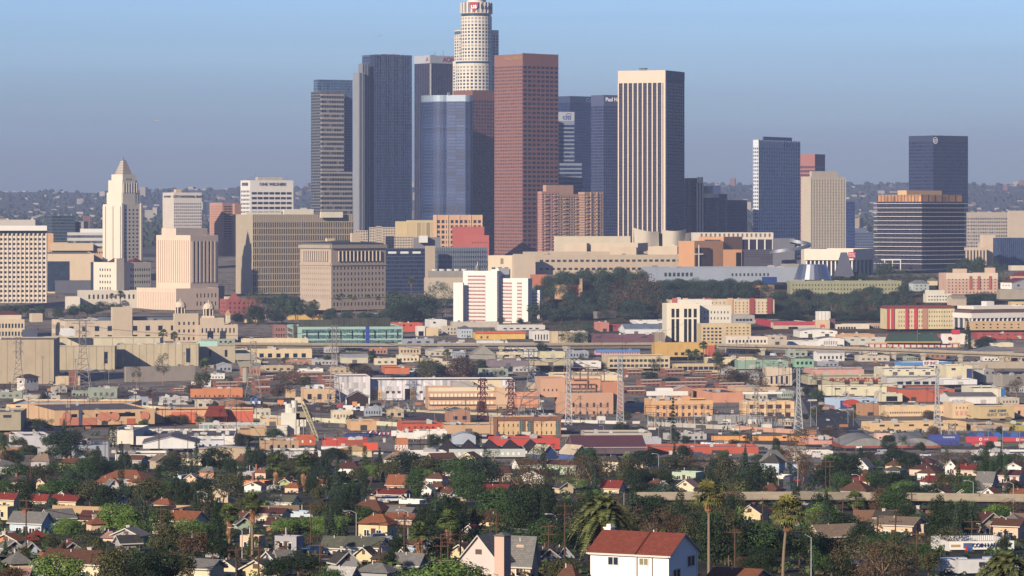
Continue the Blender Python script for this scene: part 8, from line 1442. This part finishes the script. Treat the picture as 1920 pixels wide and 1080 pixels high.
for i, (x, y, a) in enumerate(CARS): car(x, y, a+(0 if rr.random() < .5 else math.pi), rr.choice(cs[:1]*3+cs), rr.random() < .15)
for i, x in enumerate(range(1318, 1402, 7)): car(x, 839+(x-1318)*.07, 1.4, 'f0f0f0', True)
for x in (1825, 1875): car(x, 1078+rr.uniform(-3, 6), .2, 'f0f0f0', rr.random() < .5)
def truck(px, py, L_, col, label, rz=0, cabc='f0f0f0', h_=2.8):
    D = Dof(px, py); X = (px-960)*D/F; t = root('box_truck', (X, D, gz(X, D)+.4), label, 'truck', 'trucks by the rail yard', rz); b = MB(); b.box(-L_/2, L_/2-2, -1.2, 1.2, .9, .9+h_); mk('cargo_box', b, [metal(col, .5, .1)], t); b = MB(); b.prism([(L_/2-1.9, -1.1), (L_/2, -1.1), (L_/2, 1.1), (L_/2-1.9, 1.1)], .5, 2.4, 0, scale_top=.9); b.box(L_/2-.25, L_/2+.02, -.9, .9, 1.5, 2.15, 1); mk('cab', b, [metal(cabc, .4, .1), WIN], t)
    w_ = MB(); w_.tube((0, -.15, 0), (0, .15, 0), .48, n=10, caps=True); me = w_.mesh('wheel', [BLK])
    for x in (-L_/2+1.2, L_/2-1.2):
        for y in (-1.05, 1.05): obj('wheel', me, t, (x, y, .45))
truck(658, 772, 6.5, 'f4f0ec', 'left white box truck near the open shelter'); truck(687, 774, 8, 'f0f0ec', 'larger white box truck before the train shed'); truck(640, 768, 6, 'a83038', 'dark red box truck behind the white ones'); truck(668, 765, 5, 'e89838', 'orange container truck by the shelter'); truck(529, 762, 6, 'f08428', 'orange truck left of the cement silos'); truck(474, 760, 3, '2c70c8', 'left bright blue bin truck in the yard', h_=3.4); truck(483, 760, 4, '2c70c8', 'right bright blue bin truck in the yard', h_=3.4); truck(750, 822, 9, 'f4f2ec', 'long white trailer truck beside the orange-red warehouse')
# locomotives
def loco(px, L_, label):
    D = 1868; X = (px-960)*D/F; z = CZ-(833-HY)*D/F; t = root('locomotive', (X, D, z), label, 'locomotive', 'orange locomotives coupled in a row', -.03); om = metal('f0a030', .5, .05); b = MB(); b.box(-L_/2, L_/2-3.6, -1.1, 1.1, 1.4, 4.2); b.box(-L_/2-.0, L_/2, -1.5, 1.5, 1.15, 1.4); 
    for x in range(int(-L_/2)+2, int(L_/2)-4, 3): b.box(x, x+.12, -1.16, -1.1, 1.5, 4.1)
    mk('hood', b, [om], t); b = MB(); b.prism([(L_/2-3.6, -1.5), (L_/2-1, -1.5), (L_/2-1, 1.5), (L_/2-3.6, 1.5)], 1.4, 4.7, 0, scale_top=.97); b.box(L_/2-3.2, L_/2-1.4, -1.56, -1.48, 3.2, 4.1, 1); b.box(L_/2-1, L_/2-.1, -1, 1, 1.4, 3, 0); mk('cab', b, [om, WIN], t)
    b = MB(); b.box(-L_/2+.5, L_/2-3.8, -.95, .95, 4.2, 4.7); [b.box(x, x+1.6, -.8, .8, 4.7, 5.1) for x in (-6, -2, 2)]; mk('roof_fans', b, [metal('4a4c50', .6, .3)], t); b = MB(); b.box(-L_/2, L_/2-3.6, -1.14, -1.1, 1.5, 1.9); mk('grey_stripe', b, [wallm('8a4a28')], t)
    for x in (-L_/2+3.4, L_/2-3.4):
        b = MB(); b.box(x-2.2, x+2.2, -1.2, 1.2, .5, 1.1); [b.tube((x+q, -1.25, .5), (x+q, 1.25, .5), .5, n=10, caps=True) for q in (-1.6, 0, 1.6)]; mk('bogie', b, [BLK], t)
    b = MB(); b.box(-2.4, 2.4, -1.1, 1.1, .4, 1.1); mk('fuel_tank', b, [BLK], t)
loco(1369, 19, 'left orange locomotive on the raised track'); loco(1445, 18.5, 'middle orange locomotive on the raised track'); loco(1505, 14, 'right orange locomotive partly behind salmon warehouse')
def container(px, yb_, L_, col, label, D=1800, lv=0, logo=None, text=None):
    X = (px-960)*D/F; z = CZ-(yb_-HY)*D/F; t = root('shipping_container', (X, D, z), label, 'container', 'shipping containers on the train', 0); b = MB(); n = int(L_/.6); h_ = 2.7
    for i in range(n): x = -L_/2+L_*i/n; q = L_/n; yy = -1.22 if i % 2 else -1.12; b.quad([(x, yy, 0), (x+q, yy, 0), (x+q, yy, h_), (x, yy, h_)])
    b.box(-L_/2, L_/2, -1.1, 1.22, 0, h_); b.box(-L_/2-.02, L_/2+.02, -1.26, 1.24, h_-.15, h_+.02); b.box(-L_/2-.02, L_/2+.02, -1.26, 1.24, -.02, .15); mk('corrugated_box', b, [metal(col, .5, .1)], t)
    for s_ in (-1, 1): b = MB(); b.box(-.12, .12, -1.3, -1.1, 0, h_); mk('corner_post', b, [metal(col, .5, .1)], t, (s_*(L_/2-.1), 0, 0))
    if logo: b = MB(); b.prism(b.circ(0, 0, .75, 16), 0, .1); o = mk('round_emblem', b, [WHT], t, (-.5, -1.3, h_*.55)); o.rotation_euler = (math.pi/2, 0, 0); b = MB(); b.prism(b.circ(0, 0, .42, 6), 0, .1); o = mk('emblem_core', b, [metal(col, .5, .1)], t, (-.5, -1.4, h_*.55)); o.rotation_euler = (math.pi/2, 0, 0)
    if text:
        cu = bpy.data.curves.new('lettering', 'FONT'); cu.body = text; cu.size = 1.1; cu.extrude = .04; cu.align_x = 'CENTER'; cu.align_y = 'CENTER'; cu.materials.append(WHT); textobj(cu, 1.1, 'lettering', t, (2.2, -1.35, h_*.55), 0)
container(1770, 825.5, 15, '3a4cb0', 'upper blue shipping container with white lettering', text='YANGMING'); container(1768, 836, 15.5, '34459c', 'lower blue shipping container under the upper blue one'); container(1840, 829, 15.5, 'e03040', 'left red shipping container with round white emblem', logo=1, text='HUB'); container(1840, 838, 15.5, 'd83040', 'lower red container under the left red one', logo=1); container(1909, 830, 15, 'e03040', 'right red shipping container cut by the picture edge', logo=1, text='HUB'); container(1909, 838, 15, '2c6848', 'dark green container under the right red one')
for i in range(7):
    x = 1822+i*16; D = 1880; t = root('tarp_load', ((x-960)*D/F, D, CZ-(821-HY)*D/F), lab('blue tarpaulin covered load by the tracks', x, 815, force=True), 'covered load', 'blue tarpaulin loads'); b = MB(); b.prism([(-2.4, -1.3), (2.4, -1.3), (2.4, 1.3), (-2.4, 1.3)], 0, 2.2, 0, scale_top=.7); b.prism([(-1.7, -.9), (1.7, -.9), (1.7, .9), (-1.7, .9)], 2.2, 2.9, 0, scale_top=.3); mk('tarpaulin', b, [wallm('3468c0' if i % 2 else '284c94', .5, .5)], t); b = MB(); b.box(-2.2, 2.2, -1.1, 1.1, -.8, 0); mk('pallet_base', b, [wallm('8a7458')], t)
# blue covered rolls and red-white umbrellas in the yard
for i in range(9):
    x = 650+i*5.2; D = Dof(x, 819); t = root('tarp_load', ((x-960)*D/F, D, gz((x-960)*D/F, D)), lab('navy tarpaulin roll lying in the market yard', x, 815, force=True), 'covered load', 'navy tarpaulin rolls'); b = MB(); b.tube((-.6, -5, .9), (.6, 5, .9), .95, n=10, caps=True); mk('tarpaulin', b, [wallm('2c4488', .5, .4)], t)
for i, (x, y, s_) in enumerate(((700, 816, 2.2), (716, 818, 1.6), (724, 818, 1.6), (732, 818, 1.6), (740, 818, 1.5))):
    D = Dof(x, y); t = root('striped_canopy', ((x-960)*D/F, D, gz((x-960)*D/F, D)), lab('red white and blue striped dome canopy', x, y, force=True), 'canopy', 'striped dome canopies'); b = MB(); n = 12
    for k in range(n):
        a0, a1 = 6.283*k/n, 6.283*(k+1)/n
        for j in range(4): e0, e1 = rad(j*22.5), rad((j+1)*22.5); f_ = lambda a, e: (s_*1.2*math.cos(a)*math.cos(e), s_*1.2*math.sin(a)*math.cos(e), 1+s_*.8*math.sin(e)); b.quad([f_(a0, e0), f_(a1, e0), f_(a1, e1), f_(a0, e1)], (k % 3))
    mk('canopy', b, [wallm('c83848'), WHT, wallm('34488c')], t); b = MB(); b.tube((0, 0, -.5), (0, 0, 1.2), .08, n=5); mk('post', b, [PG], t)
# aeroplanes
def plane(px, py, D, L_, label, rz):
    t = root('airliner', P(px, py, D), label, 'aeroplane', 'distant airliners', rz); m_ = metal('e0dcd8', .4, .2); b = MB()
    pr = [(0, .05), (.04, .45), (.12, .5), (.7, .5), (.88, .3), (1, .08)]
    for (a, r0), (c, r1) in zip(pr, pr[1:]): b.tube((-L_/2+a*L_, 0, 0), (-L_/2+c*L_, 0, 0), r0*L_*.11, r1*L_*.11, 10)
    mk('fuselage', b, [m_], t)
    for s_ in (-1, 1): b = MB(); q = [(-.06*L_, 0), (.12*L_, 0), (.26*L_, s_*.46*L_), (.18*L_, s_*.46*L_)]; b.prism(q if s_ > 0 else q[::-1], -.02*L_, .0); mk('wing', b, [m_], t); b = MB(); b.tube((-.02*L_, s_*.16*L_, -.05*L_), (.09*L_, s_*.16*L_, -.05*L_), .025*L_, .02*L_, 8, caps=True); mk('engine', b, [m_], t); b = MB(); q = [(.4*L_, 0), (.47*L_, 0), (.5*L_, s_*.16*L_), (.46*L_, s_*.16*L_)]; b.prism(q if s_ > 0 else q[::-1], .02*L_, .03*L_); mk('tailplane', b, [m_], t)
    b = MB(); b.quad([(.36*L_, -.05, .03*L_), (.47*L_, -.05, .03*L_), (.5*L_, -.05, .18*L_), (.45*L_, -.05, .18*L_)]); b.quad([(.36*L_, .05, .03*L_), (.45*L_, .05, .18*L_), (.5*L_, .05, .18*L_), (.47*L_, .05, .03*L_)]); mk('tail_fin', b, [wallm('c05040')], t)
plane(709, 67, 5600, 10, 'tiny pale airliner flying high above the dark glass tower', .15); plane(291, 226, 5600, 11, 'tiny grey airliner flying low in the left haze', math.pi+.1)
# power lines
def wire(a, c, sag, label, th=.05):
    D0, D1 = Dof(a[0], a[2]), Dof(c[0], c[2]); p = P(a[0], a[1], D0); q = P(c[0], c[1], D1); t = root('power_line', p, label, 'power line', 'power lines'); b = MB(); n = 14; pv = None
    for i in range(n+1): f_ = i/n; v = p.lerp(q, f_)-p+Vector((0, 0, -4*sag*f_*(1-f_))); (b.tube(pv, v, th, n=3) if pv is not None else None); pv = v
    mk('cable', b, [BLK], t)
for i, (a, c) in enumerate((((919, 972, 1068), (1059, 955, 1062)), ((712, 1020, 1080), (919, 975, 1068)), ((758, 972, 1062), (863, 1000, 1055)), ((1378, 978, 1075), (1499, 998, 1062)), ((49, 945, 1046), (302, 960, 1038)), ((583, 958, 1028), (758, 972, 1062)), ((1719, 1003, 1085), (1499, 998, 1062)), ((1548, 872, 940), (1709, 930, 962)), ((996, 665, 790), (1066, 662, 798)), ((1066, 662, 798), (1163, 682, 795)), ((1163, 682, 795), (1497, 700, 812)), ((1497, 700, 812), (1757, 705, 818)), ((627, 620, 762), (996, 665, 790)), ((155, 610, 742), (627, 620, 762)))):
    wire(a, c, 1.5 if i < 8 else 5, lab('thin black power line strung between poles' if i < 8 else 'long sagging cable strung between lattice pylons', (a[0]+c[0])/2, a[1], force=True), .05 if i < 8 else .13)
pp = [q.split() for q in POL.split('|')]
for q, w_ in zip(pp, pp[1:]):
    if q[3] == w_[3] == 'wood' and 8 < abs(float(q[0])-float(w_[0])) < 150 and abs(float(q[2])-float(w_[2])) < 22: a, c = [float(v) for v in q[:3]], [float(v) for v in w_[:3]]; wire((a[0], a[1]+3, a[2]), (c[0], c[1]+3, c[2]), 1.2, lab('dark cable strung between two utility poles', (a[0]+c[0])/2, a[1], force=True), .05 if a[2] > 870 else .08)
# ---------------------------------------------------------------- fill: garden trees, shrubs, yard clutter
r6 = random.Random(21)
def ok(px, yt_, yb_, w_, D, lim):
    for (a, c, t_, b_, d) in HR+PR:
        if d > D-2:
            ox = min(c, px+w_/2)-max(a, px-w_/2); oy = min(b_, yb_)-max(t_, yt_)
            if ox > 0 and oy > 0 and ox*oy > lim*(c-a)*(b_-t_): return False
        elif a-w_*.2 < px < c+w_*.2 and 0 < D-d < 12: return False
    return True
n = 0; tries = 0
while n < 75 and tries < 6000:
    tries += 1; px = r6.uniform(0, 1920); yb_ = 872+185*r6.random(); D = Dof(px, yb_); k_ = D/F; w_ = r6.uniform(9, 14)/k_; e_ = r6.uniform(2.6, 3.2)/k_; rs = r6.uniform(1.6, 2.6)/k_
    if (1090 < px < 1320 and yb_ > 985) or (1480 < px < 1550 and yb_ < 965) or (px > 1000 and 930 < yb_ < 985): continue
    x0, x1 = px-w_/2, px+w_/2
    if any(min(c, x1)-max(a, x0) > -2 and min(b_, yb_)-max(t_, yb_-e_-rs) > -3 for (a, c, t_, b_, d) in HR+PR): continue
    house(x0, x1, yb_-e_-rs, yb_-e_, yb_, r6.choice('gshh'), r6.choice('wcctpst'), r6.choice(['br', 'gy', 'mr', 'tn', 'dg', 'br', 'or']), r6.choice('LLR')); n += 1
n = 0; tries = 0
while n < 285 and tries < 9000:
    tries += 1; px = r6.uniform(-10, 1930); yb_ = 868+200*r6.random()**.9; D = Dof(px, yb_); k_ = D/F
    w_ = r6.uniform(4.5, 9)/k_; h_ = r6.uniform(4, 8.5)/k_; kd = r6.choice(['broad', 'broad', 'round', 'loose', 'broad', 'pine', 'cypress', 'hedge']); cl = r6.choice(['dark', 'dark', 'green', 'olive', 'olive', 'brown', 'bright', 'blue'])
    if kd == 'cypress': w_ = 2.2/k_; h_ = 8/k_; cl = 'dark'
    if kd == 'pine': w_ *= .6; h_ *= 1.2; cl = 'blue'
    if 1100 < px < 1315 and yb_ > 1010: continue
    if 1480 < px < 1545 and yb_ < 965: continue
    if not ok(px, yb_-h_, yb_, w_, D, .16) or abs(D-900) < 14: continue
    tree(px, yb_-h_, yb_, w_, kd, cl); n += 1
STY = [('white', 'f2eee6'), ('cream', 'ecdcb8'), ('light grey', 'c8c6c2'), ('tan', 'd4bc98'), ('pale brick', 'c08a6c'), ('beige', 'd8ccb4'), ('dull green', 'a8b4a0'), ('grey-blue', 'a8b0bc')]
GR += [(1325, 1520, 808, 852), (1730, 1925, 810, 850), (512, 595, 750, 824), (990, 1105, 838, 870), (640, 750, 805, 822), (1560, 1780, 820, 856), (950, 1060, 775, 800), (1240, 1310, 600, 645), (1060, 1260, 700, 800)]
n = 0; tries = 0
while n < 240 and tries < 14000:
    tries += 1; px = r6.uniform(5, 1915); yb_ = r6.uniform(640, 866); D = Dof(px, yb_); k_ = D/F; w_ = r6.uniform(10, 30)/k_; h_ = r6.uniform(3.2, 7)/k_
    if abs(yb_-(722+(px/1960)*123)) < 13 and px > 200: continue
    if 1490+(yb_-700)*.6 < px+w_ and px < 1545+(yb_-700)*.75 and 700 < yb_ < 850: continue
    x0, x1 = px-w_/2, px+w_/2; y0 = yb_-h_; bad = False
    for (a, c, t_, b_) in GR:
        ox = min(c, x1)-max(a, x0); oy = min(b_+3, yb_)-max(t_-4, y0)
        if ox > 1 and oy > 1.5: bad = True; break
    if bad: continue
    nm, cl = r6.choice(STY); q = r6.random(); left_ = px > 960
    xc = x0+1 if not left_ else x0+w_*.12
    kw = dict(shape='gable', axis=r6.choice('xy'), rise=r6.uniform(1.2, 2.4)) if q < .35 else dict(units=r6.randint(1, 4))
    gb(r6.choice(['warehouse', 'workshop', 'shop_building']), '%s %s %s' % (nm, 'gabled' if q < .35 else 'flat-roofed', 'workshop building'), x0, xc, x1, y0, yb_, r6.uniform(3, 14), r6.uniform(8, 22), cl, r6.choice(['8a8680', 'a09a92', '6e6a68', 'c4c0b8']), (('R', r6.randint(2, 6), 1, .06, .94, .3, .75, .45, .7, r6.choice([WIN, WIN2, DR1])),), **kw); n += 1
n = 0
while n < 95:
    px = r6.uniform(0, 1920); yb_ = r6.uniform(662, 850); D = Dof(px, yb_); k_ = D/F; tree(px, yb_-r6.uniform(4, 8)/k_, yb_, r6.uniform(4, 9)/k_, r6.choice(['broad', 'loose', 'round']), r6.choice(['dark', 'olive', 'brown', 'green', 'dark'])); n += 1
for i in range(85):
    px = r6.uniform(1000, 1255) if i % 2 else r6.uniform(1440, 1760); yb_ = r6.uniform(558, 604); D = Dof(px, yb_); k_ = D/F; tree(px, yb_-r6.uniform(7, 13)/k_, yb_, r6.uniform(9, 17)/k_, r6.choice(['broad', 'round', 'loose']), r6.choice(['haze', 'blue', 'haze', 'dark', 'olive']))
b = MB()
for i in range(3000):
    px = r6.uniform(-160, 2080); D = r6.uniform(430, 1480); X = (px-960)*D/F; s_ = r6.uniform(.7, 1.9); z = gz(X, D)
    leaf_cluster(b, r6, (X, D, z+s_*.3), s_, 26, s_*.3, s_*.75, r6.choice([0, 0, 1, 2, 3]), squash=.7)
struct(mk('garden_shrubbery', b, [leafm('4c6a2c', '2e4a20', 'sh1'), leafm('6e8a38', '46602a', 'sh2'), leafm('6a6234', '484828', 'sh3'), leafm('3c5428', '243c1c', 'sh4')]), 'stuff')
b = MB()
for i in range(3400):
    px = r6.uniform(-160, 2080); yb_ = r6.uniform(640, 862); D = Dof(px, yb_); X = (px-960)*D/F
    if math.sin(X/37+D/90)+math.sin(X/91-D/40) < r6.uniform(-1.2, 1.2): continue
    a = r6.uniform(.4, 2.8); c = r6.uniform(.4, 2); h_ = r6.uniform(.3, 2.2); z = gz(X, D); q = r6.uniform(-.3, .3); co_, si_ = math.cos(q), math.sin(q)
    b.prism([(X+x*co_-y*si_, D+x*si_+y*co_) for x, y in ((-a, -c), (a, -c), (a, c), (-a, c))], z-.5, z+h_, r6.randint(0, 6))
struct(mk('yard_clutter', b, [wallm('d8d0c4'), wallm('8a7a68'), wallm('6a6460'), wallm('b07850'), wallm('4a5a70'), wallm('a89c88'), wallm('4c4440')]), 'stuff')
b = MB()
for i in range(1800):
    px = r6.uniform(-20, 1940); D = r6.uniform(3050, 4300) if i % 2 else Dof(px, r6.uniform(640, 850)); X = (px-960)*D/F; s_ = r6.uniform(1, 3); leaf_cluster(b, r6, (X, D, gz(X, D)+s_*.3), s_, 14, s_*.4, s_*.9, r6.choice([0, 0, 1]), squash=.7)
struct(mk('low_shrubbery', b, [leafm('445c34', '30442a', 'sh5'), leafm('6a6040', '4c4c30', 'sh6')]), 'stuff')
# ---------------------------------------------------------------- camera, light, sky, haze
cam = bpy.data.cameras.new('camera'); co = bpy.data.objects.new('camera', cam); COL.objects.link(co)
co.location = (0, 0, CZ); co.rotation_euler = (math.pi/2, 0, 0)
cam.sensor_width = 36; cam.lens = 36*F/1920; cam.shift_y = -(540-HY)/1920; cam.clip_start = 1; cam.clip_end = 60000
scene.camera = co
SUN_AZ, SUN_EL = 33, 20            # azimuth measured from straight behind the camera towards the left
sd = Vector((-math.sin(rad(SUN_AZ))*math.cos(rad(SUN_EL)), -math.cos(rad(SUN_AZ))*math.cos(rad(SUN_EL)), math.sin(rad(SUN_EL))))
sl = bpy.data.lights.new('sun', 'SUN'); sl.energy = 5.0; sl.angle = rad(.5); sl.color = (1, .845, .65)
so = bpy.data.objects.new('sun', sl); COL.objects.link(so); so.rotation_euler = sd.to_track_quat('Z', 'Y').to_euler()
w = bpy.data.worlds.new('World'); scene.world = w; w.use_nodes = True; nt = w.node_tree; nt.nodes.clear()
sky = nt.nodes.new('ShaderNodeTexSky'); sky.sky_type = 'NISHITA'; sky.sun_disc = False; sky.sun_elevation = rad(SUN_EL)
sky.sun_rotation = math.atan2(sd.x, sd.y); sky.altitude = 0; sky.air_density = 1.0; sky.dust_density = .6; sky.ozone_density = 3.0
skm = mix(nt, 1, sky.outputs[0], (.74, .92, 1.42, 1)); skm.node.blend_type = 'MULTIPLY'
tg = nt.nodes.new('ShaderNodeTexCoord'); sx = nt.nodes.new('ShaderNodeSeparateXYZ'); nt.links.new(tg.outputs['Generated'], sx.inputs[0])
mpn = nt.nodes.new('ShaderNodeMapping'); mpn.inputs[3].default_value = (2, 2, 90); nt.links.new(tg.outputs['Generated'], mpn.inputs[0])
nz = N(nt, 'ShaderNodeTexNoise'); nz.inputs['Scale'].default_value = 1.6; nz.inputs['Detail'].default_value = 5; nt.links.new(mpn.outputs[0], nz.inputs[0])
el_ = mth(nt, 'ADD', sx.outputs[2], mth(nt, 'MULTIPLY', mth(nt, 'SUBTRACT', nz.outputs[0], .5), .02))
rp = nt.nodes.new('ShaderNodeValToRGB'); nt.links.new(mth(nt, 'MULTIPLY', el_, 10), rp.inputs[0]); e_ = rp.color_ramp.elements   # smog layer over the horizon
e_[0].position = 0; e_[0].color = (.75, .69, .70, 1); e_[1].position = .56; e_[1].color = (1, 1, 1, 1); x_ = e_.new(.17); x_.color = (.73, .68, .70, 1); x_ = e_.new(.27); x_.color = (.79, .78, .81, 1)
skm = mix(nt, 1, skm, rp.outputs[0]); skm.node.blend_type = 'MULTIPLY'
bg = nt.nodes.new('ShaderNodeBackground'); bg.inputs[1].default_value = .054
wo = nt.nodes.new('ShaderNodeOutputWorld'); nt.links.new(skm, bg.inputs[0]); nt.links.new(bg.outputs[0], wo.inputs[0])
b = MB(); b.box(-9000, 9000, -400, 15950, -8, 455)
hz, hnt, hb = newmat('haze_air'); hnt.nodes.remove(hb)
pv = hnt.nodes.new('ShaderNodeVolumePrincipled'); pv.inputs['Density'].default_value = HAZE
pv.inputs['Color'].default_value = (.30, .38, .60, 1); pv.inputs['Anisotropy'].default_value = .0
hnt.links.new(pv.outputs[0], [n_ for n_ in hnt.nodes if n_.type == 'OUTPUT_MATERIAL'][0].inputs['Volume'])
ho = mk('haze', b, [hz]); ho['kind'] = 'stuff'
scene.view_settings.view_transform = 'Standard'; scene.view_settings.look = 'None'; scene.view_settings.exposure = EXPO
scene.cycles.max_bounces = 5; scene.cycles.volume_bounces = 1; scene.cycles.diffuse_bounces = 2
scene.cycles.volume_step_rate = 10
for o_ in scene.objects:
    if o_.get('_first') is not None: del o_['_first']
